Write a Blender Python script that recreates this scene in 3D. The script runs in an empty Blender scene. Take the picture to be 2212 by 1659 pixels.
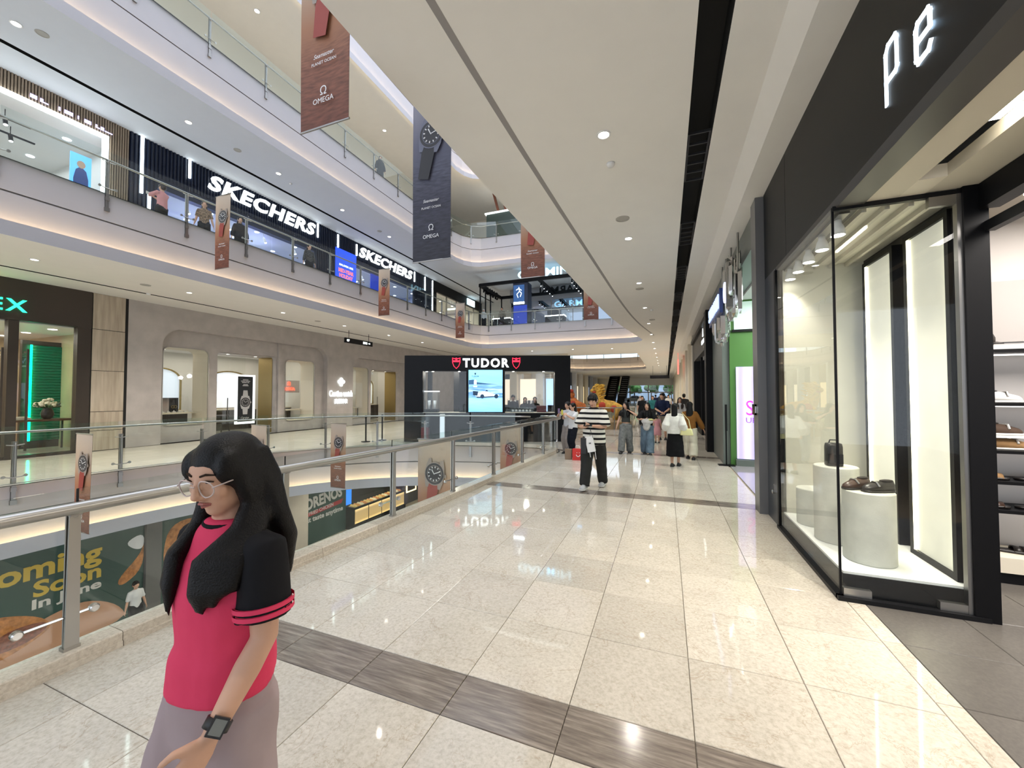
import bpy, bmesh, math, random
from mathutils import Vector, Matrix
from mathutils.geometry import tessellate_polygon
R = math.radians
rnd = random.Random(7)
scene = bpy.context.scene
C = scene.collection
# ---------------------------------------------------------------- camera
cam = bpy.data.cameras.new('camera'); camo = bpy.data.objects.new('camera', cam); C.objects.link(camo)
cam.sensor_width = 36; cam.sensor_fit = 'HORIZONTAL'; cam.lens = 848/2212*36; cam.clip_start = .05; cam.clip_end = 400
camo.location = (0, 0, 1.75); camo.rotation_euler = (R(90+1.52), 0, R(21.374)); scene.camera = camo
# ---------------------------------------------------------------- world, light, exposure
w = bpy.data.worlds.new('world'); scene.world = w; w.use_nodes = True
bg = w.node_tree.nodes['Background']; bg.inputs[0].default_value = (.80, .88, 1, 1); bg.inputs[1].default_value = 1.7
def area(name, loc, size, power, col=(1, 1, 1), rot=(0, 0, 0), spread=180):
    l = bpy.data.lights.new(name, 'AREA'); l.shape = 'RECTANGLE'; l.size, l.size_y = size; l.energy = power; l.color = col; l.spread = R(spread)
    o = bpy.data.objects.new(name, l); o.location = loc; o.rotation_euler = rot; C.objects.link(o); return o
area('atrium_skylight', (-8, 9, 26), (8, 28), 1700, (.78, .84, 1))
vs = scene.view_settings; vs.view_transform = 'Standard'; vs.look = 'None'; vs.exposure = 0.13; vs.gamma = 1; vs.use_curve_mapping = False
try:
    scene.cycles.transparent_max_bounces = 18
    scene.cycles.max_bounces = 5; scene.cycles.diffuse_bounces = 3; scene.cycles.glossy_bounces = 2
    scene.cycles.use_adaptive_sampling = True; scene.cycles.adaptive_threshold = .09; scene.cycles.use_denoising = True
    scene.cycles.sample_clamp_indirect = 4
except Exception: pass

# ---------------------------------------------------------------- materials
def newmat(name):
    m = bpy.data.materials.new(name); m.use_nodes = True
    return m, m.node_tree, m.node_tree.nodes['Principled BSDF']
def N(nt, t, **k):
    n = nt.nodes.new(t)
    for a, b in k.items(): setattr(n, a, b)
    return n
def mat(name, col, rough=.5, metal=0, spec=.5, emit=None, es=0, vary=0, vscale=8, bump=0, bscale=60, coat=0):
    m, nt, b = newmat(name)
    b.inputs['Base Color'].default_value = (*col, 1); b.inputs['Roughness'].default_value = rough
    b.inputs['Metallic'].default_value = metal; b.inputs['Specular IOR Level'].default_value = spec
    if coat: b.inputs['Coat Weight'].default_value = coat
    if emit: b.inputs['Emission Color'].default_value = (*emit, 1); b.inputs['Emission Strength'].default_value = es
    if vary or bump:
        tc = N(nt, 'ShaderNodeTexCoord')
    if vary:
        n = N(nt, 'ShaderNodeTexNoise'); n.inputs['Scale'].default_value = vscale; n.inputs['Detail'].default_value = 4
        nt.links.new(tc.outputs['Object'], n.inputs['Vector'])
        r = N(nt, 'ShaderNodeValToRGB'); r.color_ramp.elements[0].position = .3; r.color_ramp.elements[1].position = .7
        r.color_ramp.elements[0].color = (*[max(0, c*(1-vary)) for c in col], 1); r.color_ramp.elements[1].color = (*[min(1, c*(1+vary)) for c in col], 1)
        nt.links.new(n.outputs[0], r.inputs[0]); nt.links.new(r.outputs[0], b.inputs['Base Color'])
    if bump:
        n2 = N(nt, 'ShaderNodeTexNoise'); n2.inputs['Scale'].default_value = bscale; n2.inputs['Detail'].default_value = 3
        nt.links.new(tc.outputs['Object'], n2.inputs['Vector'])
        bp = N(nt, 'ShaderNodeBump'); bp.inputs['Strength'].default_value = bump; bp.inputs['Distance'].default_value = .01
        nt.links.new(n2.outputs[0], bp.inputs['Height']); nt.links.new(bp.outputs[0], b.inputs['Normal'])
    return m
def emis(name, col, s):
    m, nt, b = newmat(name)
    b.inputs['Base Color'].default_value = (*col, 1); b.inputs['Emission Color'].default_value = (*col, 1); b.inputs['Emission Strength'].default_value = s
    return m
def glassmat(name, tint=(.93, .96, .94), f0=.045, rough=0.0, gain=.7):
    """thin pane: transparent with a Schlick mirror share, the same from both faces"""
    m = bpy.data.materials.new(name); m.use_nodes = True; nt = m.node_tree; nt.nodes.clear(); L = nt.links.new
    o = N(nt, 'ShaderNodeOutputMaterial'); mx = N(nt, 'ShaderNodeMixShader'); t = N(nt, 'ShaderNodeBsdfTransparent'); g = N(nt, 'ShaderNodeBsdfGlossy')
    t.inputs[0].default_value = (*tint, 1); g.inputs['Roughness'].default_value = rough; g.inputs[0].default_value = (1, 1, 1, 1)
    lw = N(nt, 'ShaderNodeLayerWeight'); lw.inputs[0].default_value = .5
    p = N(nt, 'ShaderNodeMath', operation='POWER'); p.inputs[1].default_value = 5; L(lw.outputs['Facing'], p.inputs[0])
    q = N(nt, 'ShaderNodeMath', operation='MULTIPLY_ADD'); q.inputs[1].default_value = gain*(1-f0); q.inputs[2].default_value = gain*f0; L(p.outputs[0], q.inputs[0])
    L(q.outputs[0], mx.inputs[0]); L(t.outputs[0], mx.inputs[1]); L(g.outputs[0], mx.inputs[2]); L(mx.outputs[0], o.inputs[0])
    return m
def tilemat(name, base, light, dark, rough=.1, vein=None, streak=False):
    """polished stone: every piece gets its own offset through Object Info > Random"""
    m, nt, b = newmat(name); L = nt.links.new
    tc = N(nt, 'ShaderNodeTexCoord'); oi = N(nt, 'ShaderNodeObjectInfo')
    mp = N(nt, 'ShaderNodeVectorMath', operation='MULTIPLY_ADD')
    cb = N(nt, 'ShaderNodeCombineXYZ'); mu = N(nt, 'ShaderNodeMath', operation='MULTIPLY'); mu.inputs[1].default_value = 57
    L(oi.outputs['Random'], mu.inputs[0]); L(mu.outputs[0], cb.inputs[0]); L(mu.outputs[0], cb.inputs[1]); L(mu.outputs[0], cb.inputs[2])
    L(tc.outputs['Object'], mp.inputs[0]); mp.inputs[1].default_value = (1.2, 14, 1) if streak else (1, 1, 1); L(cb.outputs[0], mp.inputs[2])
    n = N(nt, 'ShaderNodeTexNoise'); n.inputs['Scale'].default_value = 3 if streak else 45; n.inputs['Detail'].default_value = 6; n.inputs['Roughness'].default_value = .65; L(mp.outputs[0], n.inputs['Vector'])
    r = N(nt, 'ShaderNodeValToRGB'); e = r.color_ramp.elements; e[0].position = .32; e[1].position = .7; e[0].color = (*dark, 1); e[1].color = (*light, 1); q = e.new(.5); q.color = (*base, 1)
    L(n.outputs[0], r.inputs[0])
    n2 = N(nt, 'ShaderNodeTexNoise'); n2.inputs['Scale'].default_value = 2.2; n2.inputs['Detail'].default_value = 3; L(mp.outputs[0], n2.inputs['Vector'])
    hs = N(nt, 'ShaderNodeHueSaturation')
    mr = N(nt, 'ShaderNodeMapRange'); mr.inputs[3].default_value = .90; mr.inputs[4].default_value = 1.07; L(oi.outputs['Random'], mr.inputs[0])
    m3 = N(nt, 'ShaderNodeMapRange'); m3.inputs[1].default_value = .3; m3.inputs[2].default_value = .7; m3.inputs[3].default_value = .95; m3.inputs[4].default_value = 1.05; L(n2.outputs[0], m3.inputs[0])
    m4 = N(nt, 'ShaderNodeMath', operation='MULTIPLY'); L(mr.outputs[0], m4.inputs[0]); L(m3.outputs[0], m4.inputs[1]); L(m4.outputs[0], hs.inputs['Value'])
    L(r.outputs[0], hs.inputs['Color']); out = hs.outputs[0]
    if vein:
        v = N(nt, 'ShaderNodeTexNoise'); v.inputs['Scale'].default_value = 2.6; v.inputs['Detail'].default_value = 8; v.inputs['Roughness'].default_value = .6; v.inputs['Distortion'].default_value = .6; L(mp.outputs[0], v.inputs['Vector'])
        ab = N(nt, 'ShaderNodeMath', operation='SUBTRACT'); ab.inputs[1].default_value = .5; L(v.outputs[0], ab.inputs[0])
        a2 = N(nt, 'ShaderNodeMath', operation='ABSOLUTE'); L(ab.outputs[0], a2.inputs[0])
        vr = N(nt, 'ShaderNodeMapRange'); vr.inputs[1].default_value = 0; vr.inputs[2].default_value = .008; vr.inputs[3].default_value = .5; vr.inputs[4].default_value = 0; L(a2.outputs[0], vr.inputs[0])
        mx = N(nt, 'ShaderNodeMix', data_type='RGBA'); L(vr.outputs[0], mx.inputs[0]); L(out, mx.inputs[6]); mx.inputs[7].default_value = (*vein, 1); out = mx.outputs[2]
    L(out, b.inputs['Base Color']); b.inputs['Roughness'].default_value = rough
    return m
def gridmat(name, col, grout, sx, sy, rough=.12, vary=.06):
    """tiled stone for surfaces too far away to tell the pieces apart"""
    m, nt, b = newmat(name); L = nt.links.new
    tc = N(nt, 'ShaderNodeTexCoord'); br = N(nt, 'ShaderNodeTexBrick'); br.offset = 0; br.inputs['Scale'].default_value = 1
    br.inputs['Brick Width'].default_value = sx; br.inputs['Row Height'].default_value = sy; br.inputs['Mortar Size'].default_value = .004
    br.inputs['Color1'].default_value = (*[c*(1-vary) for c in col], 1); br.inputs['Color2'].default_value = (*[min(1, c*(1+vary)) for c in col], 1); br.inputs['Mortar'].default_value = (*grout, 1)
    L(tc.outputs['Object'], br.inputs['Vector']); L(br.outputs['Color'], b.inputs['Base Color']); b.inputs['Roughness'].default_value = rough
    return m
def stripemat(name, stops, axis=2, rough=.8, cyc=None, off=0):
    """stops: [(position, colour)] constant steps along a local axis (metres); cyc repeats them"""
    m, nt, b = newmat(name); L = nt.links.new
    tc = N(nt, 'ShaderNodeTexCoord'); sp = N(nt, 'ShaderNodeSeparateXYZ'); L(tc.outputs['Object'], sp.inputs[0])
    v = sp.outputs[axis]
    if cyc:
        a = N(nt, 'ShaderNodeMath', operation='ADD'); a.inputs[1].default_value = off+100*cyc; L(v, a.inputs[0])
        d = N(nt, 'ShaderNodeMath', operation='MODULO'); d.inputs[1].default_value = cyc; L(a.outputs[0], d.inputs[0])
        e = N(nt, 'ShaderNodeMath', operation='DIVIDE'); e.inputs[1].default_value = cyc; L(d.outputs[0], e.inputs[0]); v = e.outputs[0]
    r = N(nt, 'ShaderNodeValToRGB'); r.color_ramp.interpolation = 'CONSTANT'; el = r.color_ramp.elements
    el[0].position = stops[0][0]; el[0].color = (*stops[0][1], 1); el[1].position = stops[1][0]; el[1].color = (*stops[1][1], 1)
    for p, c in stops[2:]:
        q = el.new(p); q.color = (*c, 1)
    L(v, r.inputs[0]); L(r.outputs[0], b.inputs['Base Color']); b.inputs['Roughness'].default_value = rough; b.inputs['Specular IOR Level'].default_value = .15
    return m
def gradmat(name, stops, z0, z1, rough=.6, emit=0, ripple=None, axis=2):
    """smooth printed gradient between local z0 and z1, with optional printed water ripples below ripple"""
    m, nt, b = newmat(name); L = nt.links.new
    tc = N(nt, 'ShaderNodeTexCoord'); sp = N(nt, 'ShaderNodeSeparateXYZ'); L(tc.outputs['Object'], sp.inputs[0])
    mr = N(nt, 'ShaderNodeMapRange'); mr.inputs[1].default_value = z0; mr.inputs[2].default_value = z1; L(sp.outputs[axis], mr.inputs[0])
    r = N(nt, 'ShaderNodeValToRGB'); el = r.color_ramp.elements
    el[0].position = stops[0][0]; el[0].color = (*stops[0][1], 1); el[1].position = stops[-1][0]; el[1].color = (*stops[-1][1], 1)
    for p, c in stops[1:-1]:
        q = el.new(p); q.color = (*c, 1)
    L(mr.outputs[0], r.inputs[0]); out = r.outputs[0]
    if ripple is not None:
        vm = N(nt, 'ShaderNodeVectorMath', operation='MULTIPLY'); vm.inputs[1].default_value = (2.5, 2.5, 14); L(tc.outputs['Object'], vm.inputs[0])
        n = N(nt, 'ShaderNodeTexNoise'); n.inputs['Scale'].default_value = 3; n.inputs['Detail'].default_value = 5; L(vm.outputs[0], n.inputs['Vector'])
        k = N(nt, 'ShaderNodeMapRange'); k.inputs[1].default_value = .35; k.inputs[2].default_value = .7; k.inputs[3].default_value = 1.25; k.inputs[4].default_value = .6; L(n.outputs[0], k.inputs[0])
        lim = N(nt, 'ShaderNodeMapRange'); lim.inputs[1].default_value = ripple; lim.inputs[2].default_value = ripple-.12; lim.inputs[3].default_value = 0; lim.inputs[4].default_value = 1; L(mr.outputs[0], lim.inputs[0])
        hs = N(nt, 'ShaderNodeHueSaturation'); L(out, hs.inputs['Color']); L(k.outputs[0], hs.inputs['Value']); L(lim.outputs[0], hs.inputs['Fac']); out = hs.outputs[0]
    L(out, b.inputs['Base Color']); b.inputs['Roughness'].default_value = rough
    if emit: L(out, b.inputs['Emission Color']); b.inputs['Emission Strength'].default_value = emit
    return m

M = {}
M['tile'] = tilemat('cream_marble', (.545, .50, .425), (.62, .575, .50), (.45, .405, .335), .045, vein=(.33, .25, .17))
M['band'] = tilemat('grey_streaked_marble', (.185, .155, .13), (.30, .26, .22), (.11, .092, .078), .14, streak=True)
M['kerb'] = tilemat('kerb_marble', (.58, .51, .42), (.66, .6, .5), (.46, .40, .32), .25)
M['grout'] = mat('grout', (.38, .32, .25), .8)
M['darktile'] = tilemat('dark_grey_tile', (.115, .105, .095), (.14, .13, .115), (.095, .085, .078), .3)
M['fargrid'] = gridmat('pale_floor', (.66, .60, .50), (.45, .40, .33), .645, .672)
M['lgfloor'] = gridmat('lower_floor', (.60, .54, .44), (.42, .37, .3), .8, .8)
M['ceil'] = mat('ceiling_paint', (.85, .82, .765), .7, vary=.012, vscale=3, bump=.02, bscale=200)
M['fascia'] = mat('fascia_paint', (.47, .455, .475), .6, vary=.012, vscale=3)
M['groove'] = mat('groove_grey', (.30, .28, .27), .6)
M['black'] = mat('black_metal', (.004, .004, .005), .45, spec=.18)
M['blackmatt'] = mat('matt_black', (.012, .012, .013), .7)
M['slot'] = mat('slot_black', (.004, .004, .004), .8)
M['charcoal'] = mat('charcoal_panel', (.0075, .0075, .0085), .42, spec=.22)
M['steel'] = mat('brushed_steel', (.40, .385, .36), .36, 1)
M['steeldark'] = mat('satin_steel', (.32, .31, .30), .35, 1)
M['chrome'] = mat('chrome', (.58, .57, .55), .16, 1)
M['glass'] = glassmat('clear_glass')
M['glassg'] = glassmat('green_edge_glass', (.93, .965, .95))
M['shopglass'] = glassmat('shop_glass', (.97, .98, .97))
M['mirror'] = mat('dark_mirror', (.30, .34, .42), .02, 1)
M['stone'] = mat('grey_limestone', (.42, .385, .36), .55, vary=.09, vscale=2.5, bump=.15, bscale=30)
M['trav'] = None
M['white'] = mat('white_paint', (.80, .79, .77), .5)
M['cream'] = mat('cream_paint', (.72, .66, .54), .55)
M['bronze'] = mat('dark_bronze', (.035, .026, .02), .4)
M['gold'] = mat('bronze_gold', (.32, .24, .10), .35, .7)
M['cove'] = emis('warm_cove_strip', (1, .74, .42), 26)
M['lamp'] = emis('downlight_lens', (1, .93, .80), 22)
M['lampcool'] = emis('cool_lamp', (.85, .93, 1), 16)
M['ledw'] = emis('white_led', (.86, .97, 1), 7)
M['letterw'] = emis('white_letter', (.93, 1, .99), 1.9)
M['shoplight'] = emis('shop_ceiling_light', (1, .95, .86), 5)
M['shoplightc'] = emis('cool_shop_light', (.82, .90, 1), 5)
M['inkw'] = mat('white_print', (.80, .80, .80), .6)
M['inkb'] = mat('black_print', (.012, .012, .014), .5)

# ---------------------------------------------------------------- geometry helpers
class MB:
    def __init__(s): s.v = []; s.f = []; s.mi = []; s.sm = []; s.cur = 0; s.smooth = False
    def add(s, vs, fs):
        o = len(s.v); s.v += [tuple(v) for v in vs]
        for f in fs: s.f.append(tuple(o+i for i in f)); s.mi.append(s.cur); s.sm.append(s.smooth)
        return s
    def box(s, x0, y0, z0, x1, y1, z1):
        x0, x1 = min(x0, x1), max(x0, x1); y0, y1 = min(y0, y1), max(y0, y1); z0, z1 = min(z0, z1), max(z0, z1)
        return s.add([(x0, y0, z0), (x1, y0, z0), (x1, y1, z0), (x0, y1, z0), (x0, y0, z1), (x1, y0, z1), (x1, y1, z1), (x0, y1, z1)],
                     [(0, 3, 2, 1), (4, 5, 6, 7), (0, 1, 5, 4), (1, 2, 6, 5), (2, 3, 7, 6), (3, 0, 4, 7)])
    def obox(s, c, ax, ay, az):
        c, ax, ay, az = map(Vector, (c, ax, ay, az)); v = []
        for k in (-1, 1):
            for i, j in ((-1, -1), (1, -1), (1, 1), (-1, 1)): v.append(c+ax*i+ay*j+az*k)
        return s.add(v, [(0, 3, 2, 1), (4, 5, 6, 7), (0, 1, 5, 4), (1, 2, 6, 5), (2, 3, 7, 6), (3, 0, 4, 7)])
    def bar(s, a, b, wd, hd, up=(0, 0, 1)):
        a, b = Vector(a), Vector(b); d = (b-a); L = d.length; d.normalize(); u = Vector(up)
        sd = d.cross(u)
        if sd.length < 1e-4: sd = d.cross(Vector((0, 1, 0)))
        sd.normalize(); u = sd.cross(d).normalized()
        return s.obox((a+b)/2, d*L/2, sd*wd/2, u*hd/2)
    def ext(s, poly, vec, holes=()):
        """polygon of 3-D points (with holes) extruded by vec"""
        loops = [[Vector(p) for p in poly]]+[[Vector(p) for p in h] for h in holes]
        vec = Vector(vec); tri = tessellate_polygon(loops); allp = [p for l in loops for p in l]; n = len(allp)
        vs = allp+[p+vec for p in allp]; fs = []
        for t in tri: fs.append(tuple(t)); fs.append(tuple(i+n for i in reversed(t)))
        o = 0
        for l in loops:
            k = len(l)
            for i in range(k): a, b = o+i, o+(i+1) % k; fs.append((a, b, b+n, a+n))
            o += k
        return s.add(vs, fs)
    def flat(s, poly, holes=()):
        loops = [[Vector(p) for p in poly]]+[[Vector(p) for p in h] for h in holes]
        return s.add([p for l in loops for p in l], [tuple(t) for t in tessellate_polygon(loops)])
    def tube(s, path, r, n=10, closed=False, cap=True):
        P = [Vector(p) for p in path]; k = len(P); rr = r if isinstance(r, (list, tuple)) else [r]*k
        vs = []; prev = None
        for i in range(k):
            if closed: t = P[(i+1) % k]-P[i-1]
            else: t = P[min(i+1, k-1)]-P[max(i-1, 0)]
            t.normalize()
            if prev is None:
                a = Vector((0, 0, 1)) if abs(t.z) < .9 else Vector((1, 0, 0))
                u = t.cross(a).normalized()
            else:
                u = (prev-t*prev.dot(t)).normalized()
            prev = u; b = t.cross(u)
            for j in range(n):
                q = 2*math.pi*j/n; vs.append(P[i]+(u*math.cos(q)+b*math.sin(q))*rr[i])
        fs = []; m = k if closed else k-1
        for i in range(m):
            for j in range(n):
                a = i*n+j; b2 = i*n+(j+1) % n; c = ((i+1) % k)*n+(j+1) % n; d = ((i+1) % k)*n+j; fs.append((a, b2, c, d))
        if cap and not closed: fs.append(tuple(range(n-1, -1, -1))); fs.append(tuple((k-1)*n+j for j in range(n)))
        return s.add(vs, fs)
    def lathe(s, prof, c=(0, 0, 0), n=20, ax=None):
        """prof: [(r, h)] about the axis through c (default z)"""
        c = Vector(c); az = Vector(ax).normalized() if ax else Vector((0, 0, 1))
        u = az.cross(Vector((0, 1, 0) if abs(az.y) < .9 else (1, 0, 0))).normalized(); b = az.cross(u); vs = []
        for r, h in prof:
            for j in range(n):
                q = 2*math.pi*j/n; vs.append(c+az*h+(u*math.cos(q)+b*math.sin(q))*r)
        fs = []
        for i in range(len(prof)-1):
            for j in range(n): fs.append((i*n+j, i*n+(j+1) % n, (i+1)*n+(j+1) % n, (i+1)*n+j))
        fs.append(tuple(range(n-1, -1, -1))); fs.append(tuple((len(prof)-1)*n+j for j in range(n)))
        return s.add(vs, fs)
    def cyl(s, a, b, r, n=12): return s.tube([a, b], r, n)
    def ball(s, c, r, nu=12, nv=8):
        c = Vector(c); rx, ry, rz = r if isinstance(r, (tuple, list)) else (r, r, r); vs = []
        for i in range(nv+1):
            t = math.pi*i/nv
            for j in range(nu):
                q = 2*math.pi*j/nu; vs.append(c+Vector((rx*math.sin(t)*math.cos(q), ry*math.sin(t)*math.sin(q), rz*math.cos(t))))
        fs = []
        for i in range(nv):
            for j in range(nu): fs.append((i*nu+j, i*nu+(j+1) % nu, (i+1)*nu+(j+1) % nu, (i+1)*nu+j))
        return s.add(vs, fs)
    def loft(s, secs, cap=True):
        n = len(secs[0]); vs = [p for q in secs for p in q]; fs = []
        for i in range(len(secs)-1):
            for j in range(n): fs.append((i*n+j, i*n+(j+1) % n, (i+1)*n+(j+1) % n, (i+1)*n+j))
        if cap: fs.append(tuple(range(n-1, -1, -1))); fs.append(tuple((len(secs)-1)*n+j for j in range(n)))
        return s.add(vs, fs)
    def mesh(s, name='mesh', mats=()):
        me = bpy.data.meshes.new(name); me.from_pydata(s.v, [], s.f)
        for m in mats: me.materials.append(m)
        for p, i, q in zip(me.polygons, s.mi, s.sm): p.material_index = i; p.use_smooth = q
        bm = bmesh.new(); bm.from_mesh(me); bmesh.ops.recalc_face_normals(bm, faces=bm.faces); bm.to_mesh(me); bm.free()
        me.update(); return me
    def build(s, name, m, parent=None, smooth=False, local=False):
        mats = m if isinstance(m, (list, tuple)) else [m]
        me = s.mesh(name, mats)
        if smooth: shade(me)
        return put(name, me, parent, local)
def shade(me, ang=40):
    for p in me.polygons: p.use_smooth = True
    try: me.set_sharp_from_angle(angle=R(ang))
    except Exception: pass
def put(name, me, parent=None, local=False, loc=None, rz=0):
    o = bpy.data.objects.new(name, me); C.objects.link(o)
    if parent is not None:
        o.parent = parent
        if not local: o.matrix_parent_inverse = absmat(parent).inverted()
    if loc is not None: o.location = loc
    if rz: o.rotation_euler.z = rz
    return o
def absmat(o):
    m = Matrix.LocRotScale(o.location, o.rotation_euler, o.scale)
    if o.parent: m = absmat(o.parent) @ o.matrix_parent_inverse @ m
    return m
def tag(o, label, cat=None, group=None, kind=None):
    if label: o['label'] = label
    if cat: o['category'] = cat
    if group: o['group'] = group
    if kind: o['kind'] = kind
    return o
def thing(name, label, cat, loc=(0, 0, 0), rz=0, group=None, kind=None):
    o = bpy.data.objects.new(name, None); C.objects.link(o); o.location = loc; o.rotation_euler = (0, 0, rz); o.empty_display_size = .1
    return tag(o, label, cat, group, kind)
def copy_tree(o, parent=None):
    c = o.copy(); C.objects.link(c)
    if parent is not None: c.parent = parent; c.matrix_parent_inverse = o.matrix_parent_inverse.copy()
    for ch in list(o.children): copy_tree(ch, c)
    return c
def struct(name, mb, m, label, cat, smooth=False):
    return tag(mb.build(name, m, None, smooth), label, cat, kind='structure')
def spot(name, loc, power, size=100, blend=.6, col=(1, .91, .78), rot=(0, 0, 0), rad=.06, parent=None):
    l = bpy.data.lights.new(name, 'SPOT'); l.energy = power; l.spot_size = R(size); l.spot_blend = blend; l.color = col; l.shadow_soft_size = rad
    o = bpy.data.objects.new(name, l); C.objects.link(o); o.location = loc; o.rotation_euler = rot
    if parent is not None: o.parent = parent; o.matrix_parent_inverse = absmat(parent).inverted()
    return o
def point(name, loc, power, col=(1, .93, .82), rad=.1, parent=None):
    l = bpy.data.lights.new(name, 'POINT'); l.energy = power; l.color = col; l.shadow_soft_size = rad
    o = bpy.data.objects.new(name, l); C.objects.link(o); o.location = loc
    if parent is not None: o.parent = parent; o.matrix_parent_inverse = absmat(parent).inverted()
    return o
def rrect(w, h, r, n=6, r2=None):
    """rounded rectangle in 2-D centred on 0: r for the top corners, r2 for the bottom ones"""
    r2 = r if r2 is None else r2; p = []
    for cx, cy, rr, a in ((w/2, h/2, r, 0), (-w/2, h/2, r, 90), (-w/2, -h/2, r2, 180), (w/2, -h/2, r2, 270)):
        if rr < 1e-4: p.append((cx, cy)); continue
        ox, oy = cx-math.copysign(rr, cx), cy-math.copysign(rr, cy)
        for i in range(n+1):
            q = R(a+90*i/n); p.append((ox+rr*math.cos(q), oy+rr*math.sin(q)))
    return p
def frame(o, r, u=(0, 0, 1)):
    """matrix that puts 2-D (x, y, out) at o with x along r and y along u"""
    r, u = Vector(r).normalized(), Vector(u).normalized(); n = r.cross(u)
    m = Matrix.Identity(4)
    for i in range(3): m[i][0], m[i][1], m[i][2], m[i][3] = r[i], u[i], n[i], o[i]
    return m
def pts(Mx, p2, d=0): return [Mx @ Vector((p[0], p[1], d)) for p in p2]
_tc = {}
def text2d(s, bold=0, shear=0, extrude=0, spacing=1):
    key = (s, bold, shear, extrude, spacing)
    if key in _tc: return _tc[key]
    cu = bpy.data.curves.new('t', 'FONT'); cu.body = s; cu.size = 1; cu.offset = bold; cu.shear = shear; cu.extrude = extrude; cu.space_character = spacing; cu.resolution_u = 3
    cu.align_x = 'CENTER'; cu.align_y = 'CENTER'
    o = bpy.data.objects.new('t', cu); C.objects.link(o)
    bpy.context.view_layer.update(); dg = bpy.context.evaluated_depsgraph_get()
    me = bpy.data.meshes.new_from_object(o.evaluated_get(dg)); vs = [v.co.copy() for v in me.vertices]; fs = [tuple(p.vertices) for p in me.polygons]
    bpy.data.objects.remove(o); bpy.data.curves.remove(cu); bpy.data.meshes.remove(me)
    _tc[key] = (vs, fs); return _tc[key]
def text(name, s, Mx, m, parent=None, w=None, h=None, depth=.01, off=.002, bold=0, shear=0, spacing=1, mirror=False):
    """lettering of real thickness on the plane Mx; fitted to width w and/or height h; centred"""
    vs, fs = text2d(s, bold, shear, .5, spacing)
    xs = [v.x for v in vs]; ys = [v.y for v in vs]; W = max(xs)-min(xs); Hh = max(ys)-min(ys); cx = (max(xs)+min(xs))/2; cy = (max(ys)+min(ys))/2
    sx = w/W if w else None; sy = h/Hh if h else None
    sx = sx or sy; sy = sy or sx
    if mirror: sx = -sx
    b = MB(); b.add([Mx @ Vector(((v.x-cx)*sx, (v.y-cy)*sy, off+(v.z+.5)*depth)) for v in vs], fs)
    return b.build(name, m, parent)
def marks(name, Mx, rows, m, parent, depth=.002, off=.002):
    """lettering too small or oblique to read: short bars; rows of (y, height, [(x0, x1)])"""
    b = MB()
    for y, h, seg in rows:
        for x0, x1 in seg: b.ext(pts(Mx, [(x0, y), (x1, y), (x1, y+h), (x0, y+h)], off), Mx.to_3x3() @ Vector((0, 0, depth)))
    o = b.build(name, m, parent); o['kind'] = 'stuff'; return o
def smoothline(P, k=3, closed=False):
    P = [Vector(p) for p in P]
    for _ in range(k):
        Q = []; n = len(P)
        if not closed: Q.append(P[0])
        for i in range(n if closed else n-1):
            a, b = P[i], P[(i+1) % n]; Q += [a*.75+b*.25, a*.25+b*.75]
        if not closed: Q.append(P[-1])
        P = Q
    return P
def resample(P, step, start=0, closed=False):
    """points and tangents every step along a polyline"""
    P = [Vector(p) for p in P]; out = []; d = start; acc = 0
    for i in range(len(P)-1):
        L = (P[i+1]-P[i]).length
        if L < 1e-6: continue
        while d <= acc+L: out.append((P[i].lerp(P[i+1], (d-acc)/L), (P[i+1]-P[i]).normalized())); d += step
        acc += L
    return out
def offset(P, d):
    """offset an open 2-D polyline to its left by d"""
    out = []; n = len(P)
    for i in range(n):
        t = (Vector(P[min(i+1, n-1)])-Vector(P[max(i-1, 0)])); t.z = 0; t.normalize()
        out.append(Vector((P[i][0]-t.y*d, P[i][1]+t.x*d, P[i][2] if len(P[i]) > 2 else 0)))
    return out
# ================================================================ STRUCTURE
K0 = smoothline([(-3.55, -9, 0), (-3.55, 1.5, 0), (-3.48, 2.8, 0), (-3.38, 4.4, 0), (-3.27, 6.5, 0), (-3.17, 9, 0), (-3.05, 11.0, 0), (-3.03, 12.2, 0), (-3.9, 12.6, 0), (-6.0, 12.35, 0), (-8, 11.8, 0), (-9.6, 10.8, 0), (-10.8, 9.4, 0), (-11.6, 7.6, 0), (-12, 5.6, 0), (-12, 3, 0), (-12, -9, 0)], 2)
EDGE0 = offset(K0, .2)
H1 = smoothline([(-2.55, -9, 0), (-2.55, 2, 0), (-2.52, 5, 0), (-2.38, 9, 0), (-2.22, 14, 0), (-1.95, 18, 0), (-1.4, 22, 0), (-1.1, 24.7, 0), (-3.4, 24.8, 0), (-7, 24.6, 0), (-10, 24.5, 0), (-12.1, 24.4, 0), (-12.1, 20.5, 0), (-12.1, 10, 0), (-12.1, -9, 0)], 2)
H2 = smoothline([(-2.55, -9, 0), (-2.5, 8, 0), (-2.2, 20, 0), (-2.2, 24, 0), (-5, 24.3, 0), (-10, 24.2, 0), (-12.8, 24.0, 0), (-12.8, 20, 0), (-12.8, 10, 0), (-12.8, -9, 0)], 2)
def rectloop(x0, y0, x1, y1, z=0): return [(x0, y0, z), (x1, y0, z), (x1, y1, z), (x0, y1, z)]
def atz(P, z): return [(p[0], p[1], z) for p in P]
def sweep(mb, path, segs, z):
    """segs: (d0, z0, d1, z1, material slot) strips along the path; d grows toward the void"""
    for d0, z0, d1, z1, mi in segs:
        A, B = offset(path, d0), offset(path, d1); n = len(path); mb.cur = mi
        vs = [(p[0], p[1], z+z0) for p in A]+[(p[0], p[1], z+z1) for p in B]
        mb.add(vs, [(i, i+1, n+i+1, n+i) for i in range(n-1)])
    mb.cur = 0
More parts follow.
